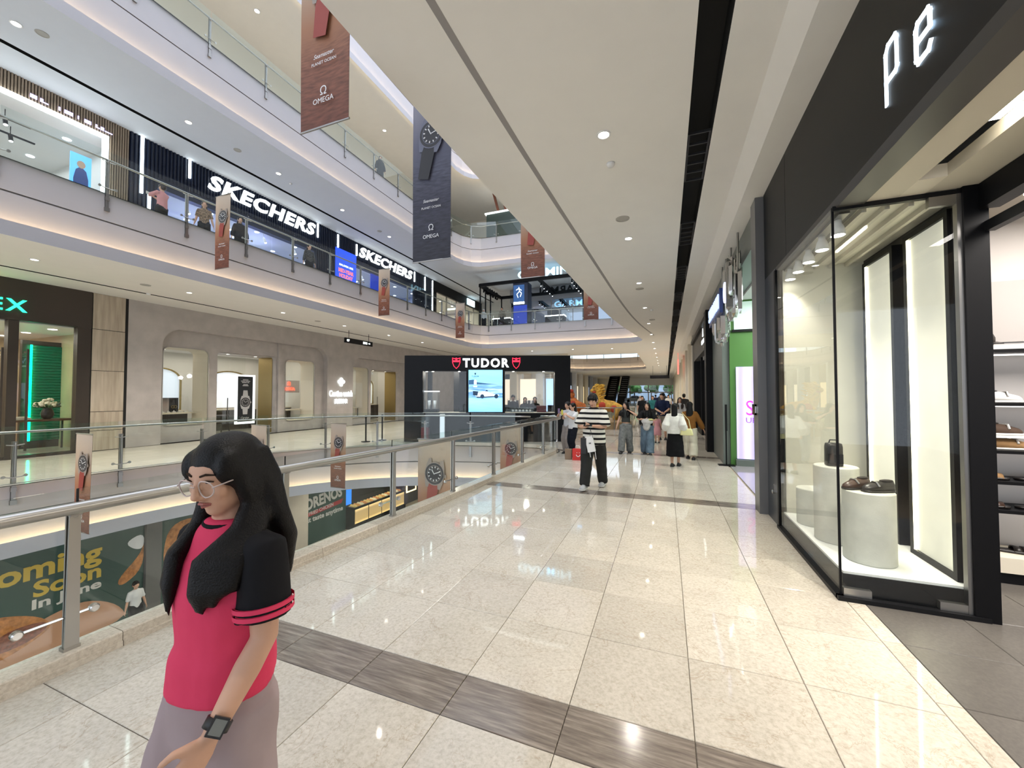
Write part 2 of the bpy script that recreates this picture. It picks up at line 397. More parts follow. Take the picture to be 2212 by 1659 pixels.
def prof(T, g, tr=.30):
    """slab edge: face with a groove, then a light trough behind a lip; T thickness, g groove depth below the top"""
    return [(-.20, 0, -.16, 0, 0), (-.20, 0, -.20, -g, 0), (-.20, -g, -.24, -g, 1), (-.24, -g, -.24, -g-.035, 1), (-.24, -g-.035, -.20, -g-.035, 1),
            (-.20, -g-.035, -.20, -T+.06, 0), (-.20, -T+.06, -.03, -T+.06, 0), (-.03, -T+.06, -.03, -T+tr, 0), (-.03, -T+tr, 0, -T+tr, 0), (0, -T+tr, 0, -T, 0)]
def slab_edge(n, path, ztop, T, g, label):
    mb = MB(); sweep(mb, path, prof(T, g), ztop)
    o = tag(mb.build('trim_%d' % n, [M['fascia'], M['groove']], None), label, 'slab edge', kind='structure')
    st = MB(); sweep(st, path, [(-.15, -T+.075, -.07, -T+.075, 0)], ztop); s = st.build('cove_light_strip', M['cove'], o); s['label'] = 'warm cove light strip'
    return o

# -- ground-level floor: base slab with the atrium opening, then real tiles
mb = MB(); mb.flat(rectloop(-22, -9, 8, 95, -.02), [atz(EDGE0, -.02)]); FLOOR = struct('floor', mb, M['grout'], 'cream polished stone floor of the walkway around the atrium', 'floor')
mb = MB(); mb.flat([(-22, -9, -.008), (-12.2, -9, -.008)]+[tuple(p[:2])+(-.008,) for p in reversed([q for q in EDGE0 if q[1] < 12.0 and q[0] < -7.9])]+[(-7.6, 12.3, -.008), (-3.74, 13.45, -.008), (-3.74, 95, -.008), (-22, 95, -.008)])
o = mb.build('far_paving', M['fargrid'], FLOOR)
def kx(y, P=EDGE0):
    for a, b in zip(P, P[1:]):
        if a[1] <= y <= b[1]: return a[0]+(b[0]-a[0])*(y-a[1])/max(1e-6, b[1]-a[1])
    return -3.7
PX, PY = .645, .672; X0 = -3.75; tcol = [X0+PX*i for i in range(9)]
def tile_mesh(x0, y0, x1, y1, xl0=None, xl1=None, g=.0018, bev=.003):
    x1 -= g; y0 += g; y1 -= g; a = (xl0 if xl0 is not None else x0)+g; b = (xl1 if xl1 is not None else x0)+g
    cx, cy = (x0+x1)/2, (y0+y1)/2; m = MB(); q = bev
    t = [(a+q, y0+q, 0), (x1-q, y0+q, 0), (x1-q, y1-q, 0), (b+q, y1-q, 0)]; s = [(a, y0, -.003), (x1, y0, -.003), (x1, y1, -.003), (b, y1, -.003)]; d = [(p[0], p[1], -.02) for p in s]
    m.add(t+s+d, [(0, 1, 2, 3)]+[(4+i, 4+(i+1) % 4, (i+1) % 4, i) for i in range(4)]+[(8+i, 8+(i+1) % 4, 4+(i+1) % 4, 4+i) for i in range(4)])
    m.v = [(p[0]-cx, p[1]-cy, p[2]) for p in m.v]
    return m, cx, cy
std = None; count = 0; rest = MB()
bands = [(1.90+5.04*k, 2.225+5.04*k) for k in range(-1, 8)]
rows = []
for k in range(-1, 8):
    y0 = 2.225+5.04*k
    for j in range(7): rows.append((y0+(5.04-.325)/7*j, y0+(5.04-.325)/7*(j+1), False))
    rows.append((1.90+5.04*(k+1), 2.225+5.04*(k+1), True))
dyr = (5.04-.325)/7
stdm = {}
for y0, y1, isb in rows:
    if y1 < .55: continue
    xr = 1.40
    for i in range(8):
        x0, x1 = tcol[i], tcol[i+1]
        a0, a1 = (kx(y0)+.02, kx(y1)+.02) if y1 < 12 else (x0, x0)
        if x1 < max(a0, a1)+.05: continue
        far = y0 > 22.5
        if far:
            if y0 > 31: continue
            m, cx, cy = tile_mesh(x0, y0, x1, y1); rest.add([(p[0]+cx, p[1]+cy, p[2]) for p in m.v], m.f); continue
        if x0 < max(a0, a1):
            m, cx, cy = tile_mesh(x0, y0, x1, y1, max(x0, a0), max(x0, a1)); me = m.mesh('tile', [M['band' if isb else 'tile']])
        else:
            if isb not in stdm:
                m, cx, cy = tile_mesh(x0, y0, x1, y1); stdm[isb] = m.mesh('tile', [M['band' if isb else 'tile']])
            me = stdm[isb]; cx, cy = (x0+x1)/2, (y0+y1)/2
        o = put('band_tile' if isb else 'tile', me, FLOOR, local=True, loc=(cx, cy, 0))
o = rest.build('distant_tiles', M['tile'], FLOOR); o['kind'] = 'stuff'
m = MB(); m.box(1.41, 31, -.02, 1.2, 95, 0); m.box(-3.75, 31, -.02, 1.41, 95, -.001); m.build('corridor_paving', M['fargrid'], FLOOR)
# pale border stones in front of the entrance, dark tiles inside it
for k in range(9):
    y0 = -1.2+k*.6
    if y0 > 3.7: continue
    m, cx, cy = tile_mesh(1.41, y0, 1.535, min(y0+.6, 4.2)); put('border_stone', m.mesh('border_stone', [M['tile']]), FLOOR, local=True, loc=(cx, cy, 0))
dm = None
for k in range(9):
    for j in range(6):
        y0 = -.6+k*.6; x0 = 1.535+j*.6
        if x0 > 2.6 and y0 < 1: continue
        if dm is None: m, cx, cy = tile_mesh(x0, y0, x0+.6, y0+.6); dm = m.mesh('entrance_tile', [M['darktile']])
        put('entrance_tile', dm, FLOOR, local=True, loc=(x0+.3, y0+.3, 0))
m = MB(); m.box(1.41, 4.8, -.02, 8, 7.0, -.002); m.build('shop_paving', M['darktile'], FLOOR)
m = MB(); m.box(1.45, 7.15, -.02, 6, 14, .001); m.build('shop_paving', mat('grey_shop_floor', (.33, .31, .32), .08), FLOOR)
m = MB(); m.box(1.42, 14, -.02, 8, 95, .0); m.build('shop_paving', M['fargrid'], FLOOR)

# -- kerb of single stones along the near side of the opening
KERB = thing('kerb', 'low cream stone kerb under the near glass balustrade', 'kerb', (-3.6, 1, 0), kind='structure')
kp = [p for p in K0 if -2 < p[1] and p[0] > -8.2][:]
st = resample(kp, .82, .35)
for (p, t), (q, t2) in zip(st, st[1:]):
    n1 = Vector((-t.y, t.x, 0)); n2 = Vector((-t2.y, t2.x, 0)); d = (q-p).normalized()*.002
    m = MB(); A = p+d; B = q-d
    sec = lambda P, nn: [P+nn*.0+Vector((0, 0, 0)), P+nn*.0+Vector((0, 0, .035)), P+nn*.012+Vector((0, 0, .038)), P+nn*.012+Vector((0, 0, .092)), P+nn*.02+Vector((0, 0, .10)), P+nn*.195+Vector((0, 0, .10)), P+nn*.2+Vector((0, 0, 0))]
    m.loft([sec(A, n1), sec(B, n2)]); m.build('kerb_stone', M['kerb'], KERB)
m = MB(); sweep(m, K0, [(0.19, .0, .19, .10, 0)], 0)
# -- slab edge of the ground level (far side and end), upper levels
slab_edge(1, EDGE0, 0, 1.4, .58, 'grey slab edge of the ground level with warm cove light below')
slab_edge(2, H1, 6.5, 1.6, .64, 'curved pale slab edge of the first upper level with warm cove light')
slab_edge(3, H2, 12.55, 2.05, .78, 'pale slab edge of the second upper level with warm cove light')
slab_edge(4, H2, 18.6, 2.0, .7, 'pale slab edge of the third upper level with warm cove light')
# -- ceilings and upper floors
H1b = smoothline([(-2.0, 31.5, 0), (-2.0, 48, 0), (-2.4, 52, 0), (-7, 52.5, 0), (-12.1, 52, 0), (-12.1, 44, 0), (-12.1, 31.5, 0)], 2)
SLN = rectloop(.28, -8.5, .55, 70); SLF = rectloop(-15.16, -8.5, -15.04, 60); SLE = None
GR = offset(H1, -.82)
mb = MB(); mb.flat([(-22, -9, 4.9), (.95, -9, 4.9), (.95, 95, 4.9), (-22, 95, 4.9)], [atz(H1, 4.9), atz(H1b, 4.9), atz(SLN, 4.9), atz(SLF, 4.9)])
mb.add([(.95, -9, 4.9), (1.10, -9, 4.70), (1.10, 95, 4.70), (.95, 95, 4.9), (8, -9, 4.70), (8, 95, 4.70)], [(0, 1, 2, 3), (1, 4, 5, 2)])
CEIL = struct('ceiling', mb, M['ceil'], 'cream plaster ceiling above the ground-level walkway with a black slot', 'ceiling')
m = MB()
for x0, x1, y1 in ((.28, .55, 70), (-15.16, -15.04, 60)):
    m.add([(x0, -8.5, 4.9), (x1, -8.5, 4.9), (x1, y1, 4.9), (x0, y1, 4.9), (x0, -8.5, 5.2), (x1, -8.5, 5.2), (x1, y1, 5.2), (x0, y1, 5.2)], [(4, 5, 6, 7), (0, 1, 5, 4), (1, 2, 6, 5), (2, 3, 7, 6), (3, 0, 4, 7)])
m.build('slot_channel', M['slot'], CEIL)
gm = None; grey = mat('grille_dark', (.02, .02, .021), .5)
for k in range(16):
    y0 = 5.2+k*2.7; m = MB()
    m.box(-.13, 0, 0, -.105, 1.15, .03); m.box(.105, 0, 0, .13, 1.15, .03)
    for j in range(6): m.box(-.105, j*.226, 0, .105, j*.226+.02, .03)
    if gm is None: gm = m.mesh('air_grille', [grey])
    put('air_grille', gm, CEIL, local=True, loc=(.415, y0, 4.93))
# thin shadow-gap line that follows the opening
g0 = [p for p in GR if p[0] > -8 and p[1] < 22.5]
m = MB(); sweep(m, g0, [(-.035, 4.899, .035, 4.899, 0)], 0); m.build('shadow_gap', M['groove'], CEIL)
mb = MB(); mb.flat(rectloop(-22, -9, 8, 95, 6.5), [atz(offset(H1, -.16), 6.5), atz(H1b, 6.5)]); struct('floor', mb, M['fargrid'], 'floor of the first upper level', 'floor')
SL2 = rectloop(-15.3, -8.5, -15.15, 40)
mb = MB(); mb.flat(rectloop(-22, -9, 8, 60, 10.5), [atz(H2, 10.5), atz(SL2, 10.5)]); C2 = struct('ceiling', mb, mat('ceiling_paint_cool', (.64, .66, .70), .7, vary=.012, vscale=3), 'white ceiling above the first upper level with a black slot', 'ceiling')
m = MB(); m.add([(-15.3, -8.5, 10.5), (-15.15, -8.5, 10.5), (-15.15, 40, 10.5), (-15.3, 40, 10.5), (-15.3, -8.5, 10.8), (-15.15, -8.5, 10.8), (-15.15, 40, 10.8), (-15.3, 40, 10.8)], [(4, 5, 6, 7), (0, 1, 5, 4), (1, 2, 6, 5), (2, 3, 7, 6), (3, 0, 4, 7)]); m.build('slot_channel', M['slot'], C2)
mb = MB(); mb.flat(rectloop(-22, -9, 8, 60, 12.55), [atz(offset(H2, -.16), 12.55)]); struct('floor', mb, M['fargrid'], 'floor of the second upper level', 'floor')
mb = MB(); mb.flat(rectloop(-22, -9, 8, 60, 16.6), [atz(H2, 16.6)]); struct('ceiling', mb, M['ceil'], 'cream ceiling above the second upper level', 'ceiling')
# -- second opening further along the corridor
slab_edge(5, H1b, 6.5, 1.6, .64, 'distant curved slab edge further along the corridor with warm cove light')
m = MB(); m.box(-12.4, 31.3, 4.9, -2.0, 31.5, 6.5); struct('trim_6', m, M['ceil'], 'plain slab face at the near side of the distant opening', 'slab edge')
# -- walls that close the upper levels
m = MB(); m.box(-16.9, -9, 12.55, -16.6, 26, 16.6); struct('wall_left', m, M['cream'], 'cream wall along the far side of the second upper level', 'wall')
m = MB(); m.box(-22, 30, 12.55, 8, 30.3, 16.6); struct('wall_end', m, M['cream'], 'cream wall closing the second upper level', 'wall')
m = MB(); m.box(-22, 34, 6.5, 8, 34.3, 10.5); struct('wall_end', m, mat('upper_end_wall', (.60, .57, .52), .6), 'pale wall at the end of the first upper level', 'wall')
m = MB(); m.box(-22.2, -9, -5.7, -22, 95, 18); struct('wall_rear', m, M['white'], 'rear wall behind the far shops', 'wall')
m = MB(); m.box(8, -9, -.02, 8.2, 95, 12); struct('wall_right', m, M['white'], 'rear wall behind the near shops', 'wall')
# -- lower floor seen through the opening
m = MB(); m.flat(rectloop(-22, -9, 8, 60, -5.7)); struct('floor', m, M['lgfloor'], 'shiny beige floor of the lower level', 'floor')
m = MB(); m.flat(rectloop(-22, -9, 8, 60, -1.4), [atz(EDGE0, -1.4)]); struct('ceiling', m, M['ceil'], 'ceiling of the lower level under the walkway', 'ceiling')
m = MB(); m.box(-22, 34, -5.7, 8, 34.2, -1.4); struct('wall_end', m, M['cream'], 'cream wall at the end of the lower level', 'wall')

# ================================================================ DOWNLIGHTS
dl = MB(); dl.lathe([(.085, 0), (.085, -.012), (.066, -.012), (.06, .0)], n=20); DLRING = dl.mesh('ring', [M['white']]); shade(DLRING)
dc = MB(); dc.lathe([(.062, -.004), (.03, -.006), (.0001, -.006)], n=16); DLLENS = dc.mesh('lens', [M['lamp']])
def downlight(x, y, z, power, label, group, size=120, col=(1, .93, .83), s=1.0):
    t = thing('downlight', label, 'ceiling light', (x, y, z), 0, group)
    a = put('trim_ring', DLRING, t, local=True); b = put('lens', DLLENS, t, local=True)
    if s != 1: t.scale = (s, s, s)
    if power: spot('downlight_beam', (x, y, z-.03), power, size, .7, col, parent=t)
    return t
ordn = ['first', 'second', 'third', 'fourth', 'fifth', 'sixth', 'seventh', 'eighth', 'ninth', 'tenth', 'eleventh', 'twelfth', 'thirteenth', 'fourteenth', 'fifteenth', 'sixteenth', 'seventeenth']
lab = ['brightest round downlight nearest the camera in the walkway ceiling', 'second round downlight along the walkway ceiling', 'third round downlight along the walkway ceiling', 'fourth round downlight along the walkway ceiling']
for k in range(18):
    y = 1.36+3.4*k
    downlight(-.67 if k < 9 else -.67, y, 4.9, 185 if k < 7 else 330, lab[k-1] if 1 <= k <= 4 else 'small round downlight, %s along the walkway ceiling row' % ordn[k-1] if k > 4 else 'round downlight in the walkway ceiling above the camera', 'walkway downlights')
for i, y in enumerate((1.5, 4.4, 7.6, 10.8, 13.9, 17.0, 20.1)):
    downlight(-13.7, y, 4.9, 420, 'round downlight in the far ground-level ceiling, number %s from the dark green-lit shop' % ('one', 'two', 'three', 'four', 'five', 'six', 'seven')[i], 'far ground-level downlights')
for i, (x, y) in enumerate(((-9, 27), (-6, 27), (-3.4, 27.5))):
    downlight(x, y, 4.9, 220, 'small downlight in the ceiling behind the black watch kiosk, %s' % ('leftmost', 'middle', 'rightmost')[i], 'downlights behind the kiosk')
for i, y in enumerate((4.15, 7.75, 10.9, 14.2, 17.6, 21)):
    downlight(-14.2, y, 10.5, 110, 'bright downlight in the first upper-level ceiling, %s from the left edge' % ('first', 'second', 'third', 'fourth', 'fifth', 'sixth')[i], 'first upper-level downlights', col=(.80, .88, 1), s=1.25)
for i, y in enumerate((6.5, 10.2, 14.0, 17.6, 21)):
    downlight(-14.6, y, 16.6, 150, 'bright downlight in the second upper-level ceiling, %s from the left' % ('first', 'second', 'third', 'fourth', 'fifth')[i], 'second upper-level downlights', s=1.3)
sd = MB(); sd.smooth = True; sd.lathe([(.055, 0), (.055, -.02), (.04, -.045), (.012, -.05)], n=16); SMD = sd.mesh('detector_dome', [M['white']])
for x, y, z, l in ((-.67, 5.4, 4.9, 'just beyond the nearest walkway downlight'), (-.45, 15.4, 4.9, 'far along the walkway ceiling'), (-15.0, 7.2, 4.9, 'on the black slot above the travertine panels'), (-14.8, 12.2, 4.9, 'on the far ceiling above the tall watch poster'), (-14.4, 11.6, 10.5, 'on the first upper-level ceiling')):
    tag(put('smoke_detector', SMD, None, loc=(x, y, z)), 'small white smoke detector '+l, 'detector', 'smoke detectors')
for i, (x, y) in enumerate(((-5, 38), (-9, 38), (-5, 46), (-9, 46))):  # extra lamps added to brighten the dark slab edge of the distant opening
    downlight(x, y, 10.5, 420, 'added downlight high above the distant opening, %s' % ('near right', 'near left', 'far right', 'far left')[i], 'added downlights above the distant opening', s=1.3)
# flush speaker discs in the ceilings
sp = MB(); sp.lathe([(.12, 0), (.12, -.012), (.10, -.014), (.098, -.006), (.0001, -.006)], n=20); SPK = sp.mesh('speaker_grille', [mat('speaker_grille', (.42, .40, .36), .7)]); shade(SPK)
for x, y, z, l in ((-.69, 7.2, 4.9, 'near the second downlight of the walkway'), (-.69, 12.2, 4.9, 'beyond the third downlight of the walkway'), (-.5, 17.5, 4.9, 'far along the walkway'),
                   (-13.9, 6.6, 4.9, 'above the stone wall of the far walkway'), (-13.9, 12.6, 4.9, 'above the tall watch poster'), (-14.0, 4.5, 10.5, 'beside the first upper-level downlight'), (-14.2, 9.3, 10.5, 'above the first white shop sign'), (-14.2, 16.8, 10.5, 'above the second white shop sign')):
    tag(put('ceiling_speaker', SPK, None, loc=(x, y, z)), 'round flush grey ceiling speaker '+l, 'speaker', 'ceiling speakers')
# ================================================================ BALUSTRADES
def far_post():
    m = MB()
    m.box(-.012, -.035, -.42, .012, .035, .82); m.box(.02, -.03, -.42, .034, .03, .82)
    m.box(-.03, -.045, -.42, .05, .045, -.33); m.box(-.03, -.04, -.16, .045, .04, -.08)
    return m.mesh('post', [M['steeldark']])
FPOST = far_post()
def far_fit():
    m = MB()
    for z in (.12,):
        m.tube([(.05, -.14, z+.02), (.06, -.07, z), (.06, .07, z), (.05, .14, z+.02)], .011, 6)
        for y in (-.15, .15): m.lathe([(.03, -.012), (.03, .012)], (.05, y*.97, z+.02), 10, (1, 0, 0))
    m.tube([(.06, 0, .12), (.06, 0, .74)], .006, 6)
    m.tube([(.0, 0, .72), (.06, 0, .74), (.07, 0, .80)], .014, 6); m.tube([(.05, -.12, .76), (.06, 0, .74), (.05, .12, .76)], .011, 6)
    return m.mesh('fitting', [M['steel']])
FFIT = far_fit()
def balustrade(name, label, path, z, step, start, rail_d=.0, rail_h=.82, glass_h=1.0, glass_d=.06, group=None, low=-.05):
    """path: void-side face line; posts clamp to it, glass stands just outside the posts"""
    p0 = Vector(path[0]); t = thing(name, label, 'balustrade', (p0.x, p0.y, z), group=group)
    st = resample(path, step, start)
    for p, d in st:
        a = math.atan2(d.y, d.x)+math.pi/2   # local +x points to the void
        o = put('post', FPOST, t, loc=(p.x, p.y, z), rz=a); f = put('glass_fitting', FFIT, t, loc=(p.x, p.y, z), rz=a)
    m = MB(); m.smooth = True; m.tube([(p[0], p[1], z+rail_h) for p in offset(path, rail_d)], .026, 8); m.build('handrail', M['steel'], t)
    ends = [s[0] for s in st]
    for (p, d), (q, e) in zip(st, st[1:]):
        n1 = Vector((-d.y, d.x, 0)); n2 = Vector((-e.y, e.x, 0)); g = (q-p).normalized()*.02
        A, B = p+n1*glass_d+g, q+n2*glass_d-g; tt = .006
        m = MB(); m.add([A+Vector((0, 0, z+low)), B+Vector((0, 0, z+low)), B+Vector((0, 0, z+glass_h)), A+Vector((0, 0, z+glass_h)),
                         A+n1*tt*2+Vector((0, 0, z+low)), B+n2*tt*2+Vector((0, 0, z+low)), B+n2*tt*2+Vector((0, 0, z+glass_h)), A+n1*tt*2+Vector((0, 0, z+glass_h))],
                        [(0, 1, 2, 3), (7, 6, 5, 4), (0, 4, 5, 1), (1, 5, 6, 2), (2, 6, 7, 3), (3, 7, 4, 0)]); m.build('glass_panel', M['glassg'], t)
    return t
def cut(P, f): return [p for p in P if f(p)]
F0 = offset(EDGE0, -.2); F1 = offset(H1, -.2); F2 = offset(H2, -.2)
far0 = cut(F0, lambda p: p[0] < -3.9 and p[1] > -1)
far0 = [p for p in far0 if not (p[0] > -4 and p[1] < 5)]
balustrade('glass_balustrade', 'glass balustrade with steel posts across the atrium, curving in front of the black kiosk', far0, 0, 1.62, .5, rail_h=1.0, glass_h=1.12, glass_d=.05)
f1 = [p for p in F1 if (p[1] > 24 and p[0] < -2.2) or p[0] < -9]
f1 = [p for p in f1 if p[1] > -1]
balustrade('glass_balustrade', 'glass balustrade with steel posts on the first upper level across the atrium', f1, 6.5, 1.66, .55)
f2 = [p for p in F2 if (p[1] > 23.5 and p[0] < -4) or p[0] < -9]
f2 = [p for p in f2 if p[1] > 2]
balustrade('glass_balustrade', 'glass balustrade with steel posts on the second upper level', f2, 12.55, 1.83, .4)
f1b = [p for p in offset(H1b, -.2) if p[1] > 46]
balustrade('glass_balustrade', 'small distant glass balustrade on the upper level further along the corridor', f1b, 6.5, 2.2, .4)

# -- near balustrade
NB = thing('glass_balustrade', 'near glass balustrade with thick steel handrail and flat posts on the stone kerb', 'balustrade', (-3.6, 2, .1))
near = [p for p in K0 if p[1] > -2 and p[0] > -4.2]
cen = offset(near, .07)
rail = offset(near, .0)
def near_post():
    m = MB()   # local +x toward the void, y along the rail
    m.add([(-.005, -.035, .0), (.012, -.035, .0), (.012, .035, .0), (-.005, .035, .0), (-.005, -.026, .86), (.012, -.026, .86), (.012, .026, .86), (-.005, .026, .86)], [(0, 3, 2, 1), (4, 5, 6, 7), (0, 1, 5, 4), (1, 2, 6, 5), (2, 3, 7, 6), (3, 0, 4, 7)])
    m.box(.03, -.03, 0, .045, .03, .88); m.box(-.01, -.04, 0, .05, .04, .02)
    return m.mesh('post', [M['steel']])
def near_fit():
    m = MB()
    m.tube([(.02, -.12, .21), (.02, .24, .21)], .009, 8)
    for y in (-.11, .23): m.lathe([(.001, -.022), (.02, -.022), (.027, -.015), (.027, .012), (.001, .014)], (.02, y, .21), 14, (1, 0, 0))
    return m.mesh('fitting', [M['chrome']])
def near_arm():
    m = MB(); m.smooth = True
    m.tube([(.02, .0, .74)]+[(.02-.02*math.sin(R(a)), .17*math.sin(R(a)), .905-.165*math.cos(R(a))) for a in range(0, 91, 12)], .016, 8)
    m.ball((.01, 0, .86), .022, 8, 6)
    return m.mesh('arm', [M['steel']])
def near_cap():
    m = MB(); m.box(-.02, -.028, .86, .03, .028, .935); return m.mesh('cap', [M['steeldark']])
NP, NF, NA, NC = near_post(), near_fit(), near_arm(), near_cap()
L = 0; st = []
ys = (-.3, 1.37, 2.86, 4.42, 5.9, 7.45, 9.0, 10.5, 11.9)
for yy in ys:
    for a, b in zip(cen, cen[1:]):
        if a[1] <= yy < b[1]: st.append((a.lerp(b, (yy-a[1])/(b[1]-a[1])), (b-a).normalized())); break
for p, d in st:
    a = math.atan2(d.y, d.x)+math.pi/2
    for nm, me in (('post', NP), ('glass_fitting', NF), ('rail_bracket', NA), ('post_cap', NC)): put(nm, me, NB, loc=(p.x, p.y, .10), rz=a)
m = MB(); m.smooth = True; m.tube([(p[0], p[1], 1.02) for p in rail], .038, 14); m.build('handrail', M['steel'], NB)
m = MB(); m.smooth = True; m.tube([(p[0]-.055, p[1], .985) for p in rail], .012, 8); m.build('lower_rail', M['steeldark'], NB)
for (p, d), (q, e) in zip(st, st[1:]):
    n1 = Vector((-d.y, d.x, 0)); n2 = Vector((-e.y, e.x, 0)); g = (q-p).normalized()*.035
    A, B = p+n1*.075+g*1.0, q+n2*.075-g*-.6; z0, z1 = .105, 1.12; u = Vector((0, 0, 1))
    m = MB(); m.add([A+u*z0, B+u*z0, B+u*z1, A+u*z1, A+n1*.012+u*z0, B+n2*.012+u*z0, B+n2*.012+u*z1, A+n1*.012+u*z1], [(0, 1, 2, 3), (7, 6, 5, 4), (0, 4, 5, 1), (1, 5, 6, 2), (2, 6, 7, 3), (3, 7, 4, 0)])
    gp = m.build('glass_panel', M['glass'], NB)
    m = MB(); m.bar(A+u*z0, A+u*z1, .004, .013, (0, 1, 0)); m.build('panel_edge', M['inkb'], gp)
# ================================================================ FAR SHOPS, GROUND LEVEL (wall plane x = -16.5)
XW = -16.5
def travmat():
    m, nt, b = newmat('travertine'); L = nt.links.new
    tc = N(nt, 'ShaderNodeTexCoord'); oi = N(nt, 'ShaderNodeObjectInfo'); mu = N(nt, 'ShaderNodeVectorMath', operation='MULTIPLY'); mu.inputs[1].default_value = (7, 7, .5); L(tc.outputs['Object'], mu.inputs[0])
    n = N(nt, 'ShaderNodeTexNoise'); n.noise_dimensions = '4D'; n.inputs['Scale'].default_value = 2; n.inputs['Detail'].default_value = 6; L(mu.outputs[0], n.inputs['Vector']); L(oi.outputs['Random'], n.inputs['W'])
    r = N(nt, 'ShaderNodeValToRGB'); e = r.color_ramp.elements; e[0].position = .3; e[1].position = .7; e[0].color = (.34, .28, .21, 1); e[1].color = (.50, .43, .34, 1); L(n.outputs[0], r.inputs[0]); L(r.outputs[0], b.inputs['Base Color']); b.inputs['Roughness'].default_value = .35
    return m
M['trav'] = travmat()
FW = frame((XW, 0, 0), (0, 1, 0))          # 2-D (y, z) on the wall, out = +x
def wrect(y0, z0, y1, z1, r=0, r2=None, n=6): return [(p[0]+(y0+y1)/2, p[1]+(z0+z1)/2) for p in rrect(y1-y0, z1-z0, r, n, r2)]
WL = thing('wall_left', 'grey stone wall of the far ground-level shops across the atrium', 'wall', (XW, 10, 0), kind='structure')
P1 = wrect(8.36, 0, 15.62, 4.12, .62, 0, 8); P2 = wrect(17.43, 0, 24.6, 3.85, .55, 0, 8)
m = MB(); m.ext(pts(FW, wrect(7.40, 0, 31, 4.9)), (-.28, 0, 0), [pts(FW, P1), pts(FW, P2)]); m.build('stone_face', M['stone'], WL)
# inner faces of both portals with rounded windows and doorways
def inner(y0, y1, z1, holes, d=.28, th=.22):
    Fi = frame((XW-d, 0, 0), (0, 1, 0)); m = MB(); m.ext(pts(Fi, wrect(y0, 0, y1, z1)), (-th, 0, 0), [pts(Fi, h) for h in holes]); m.build('portal_face', M['stone'], WL)
W1, D1, W2 = wrect(8.5, .60, 10.04, 3.5, .22), wrect(10.36, .0, 12.9, 3.5, .16, 0), wrect(13.36, .48, 15.06, 3.43, .22)
W3, D2 = wrect(17.5, .38, 18.98, 3.36, .22), wrect(19.2, 0, 21.85, 3.3, .16, 0)
D1[-1] = (D1[-1][0], .001); D1 = [(p[0], max(p[1], .004)) for p in D1]; D2 = [(p[0], max(p[1], .004)) for p in D2]
inner(8.3, 15.7, 4.2, [W1, D1, W2]); inner(17.4, 24.7, 3.95, [W3, D2])
m = MB(); m.box(XW-.3, 12.96, 0, XW-.18, 13.12, 4.12); m.build('pilaster', M['stone'], WL)
# bronze reveal linings and pale window linings, panes
for hl, nm in ((W1, 'window_1'), (W2, 'window_2'), (W3, 'window_3')):
    Fi = frame((XW-.27, 0, 0), (0, 1, 0)); cy = sum(p[0] for p in hl)/len(hl); cz = sum(p[1] for p in hl)/len(hl)
    inn = [(cy+(p[0]-cy)*.965, cz+(p[1]-cz)*.98) for p in hl]
    wdo = thing(nm, 'rounded shop window with a pale lit lining in the grey stone wall, %s' % {'window_1': 'nearest the dark green-lit shop', 'window_2': 'right of the tall watch poster', 'window_3': 'right of the white clover sign'}[nm], 'window', (XW-.3, cy, cz), kind='structure')
    m = MB(); m.ext(pts(Fi, hl), (.02, 0, 0), [pts(Fi, inn)]); m.build('window_frame', M['steel'], wdo)
    m = MB(); Fj = frame((XW-.32, 0, 0), (0, 1, 0)); m.ext(pts(Fj, hl), (-.9, 0, 0), [pts(Fj, inn)]); m.build('window_lining', M['cream'], wdo)
    m = MB(); Fg = frame((XW-.30, 0, 0), (0, 1, 0)); m.ext(pts(Fg, inn), (-.01, 0, 0)); m.build('pane', M['shopglass'], wdo)
for dd, nm, lb in ((D1, 'door_1', 'wide open shop doorway with bronze lining beside the tall watch poster'), (D2, 'door_2', 'shop doorway with bronze lining right of the white clover sign')):
    y0, y1, z1 = min(p[0] for p in dd), max(p[0] for p in dd), max(p[1] for p in dd)
    d = thing(nm, lb, 'door', (XW-.5, (y0+y1)/2, 0), kind='structure')
    m = MB(); m.box(XW-.5, y1-.02, 0, XW-1.4, y1+.06, z1+.06); m.build('door_lining', M['gold'], d); m = MB(); m.box(XW-.5, y0-.06, 0, XW-1.4, y0+.02, z1+.06); m.build('door_lining', M['gold'], d)
    m = MB(); m.box(XW-.5, y0, z1-.04, XW-1.4, y1, z1+.05); m.build('door_head', M['stone'], d)
    for yy in (y0+.45, y0+1.15):
        m = MB(); m.box(XW-1.3, yy-.0, .02, XW-1.31, yy+.68, z1-.05); gp = m.build('glass_leaf', M['shopglass'], d); m = MB(); m.box(XW-1.29, yy+.6, .5, XW-1.27, yy+.63, 1.6); m.build('handle', M['bronze'], gp)
    for k in range(2): downlight(XW-.75, y0+.7+k*1.2, z1-.042, 0, 'small downlight in the head of the doorway %s the clover sign, %s one' % ('left of' if nm == 'door_1' else 'right of', ('left', 'right')[k]), 'doorway downlights')
# travertine slabs beside the dark shop, one by one
for z0, z1 in ((0, .62), (.62, 1.21), (1.21, 2.49), (2.49, 3.78), (3.78, 4.9)):
    m = MB(); m.box(XW-.2, 6.53, z0+.008, XW+.03, 7.31, z1-.008); m.build('stone_panel', M['trav'], WL)
m = MB(); m.box(XW-.2, 6.5, 0, XW, 7.4, 4.9); m.build('panel_backing', M['slot'], WL)
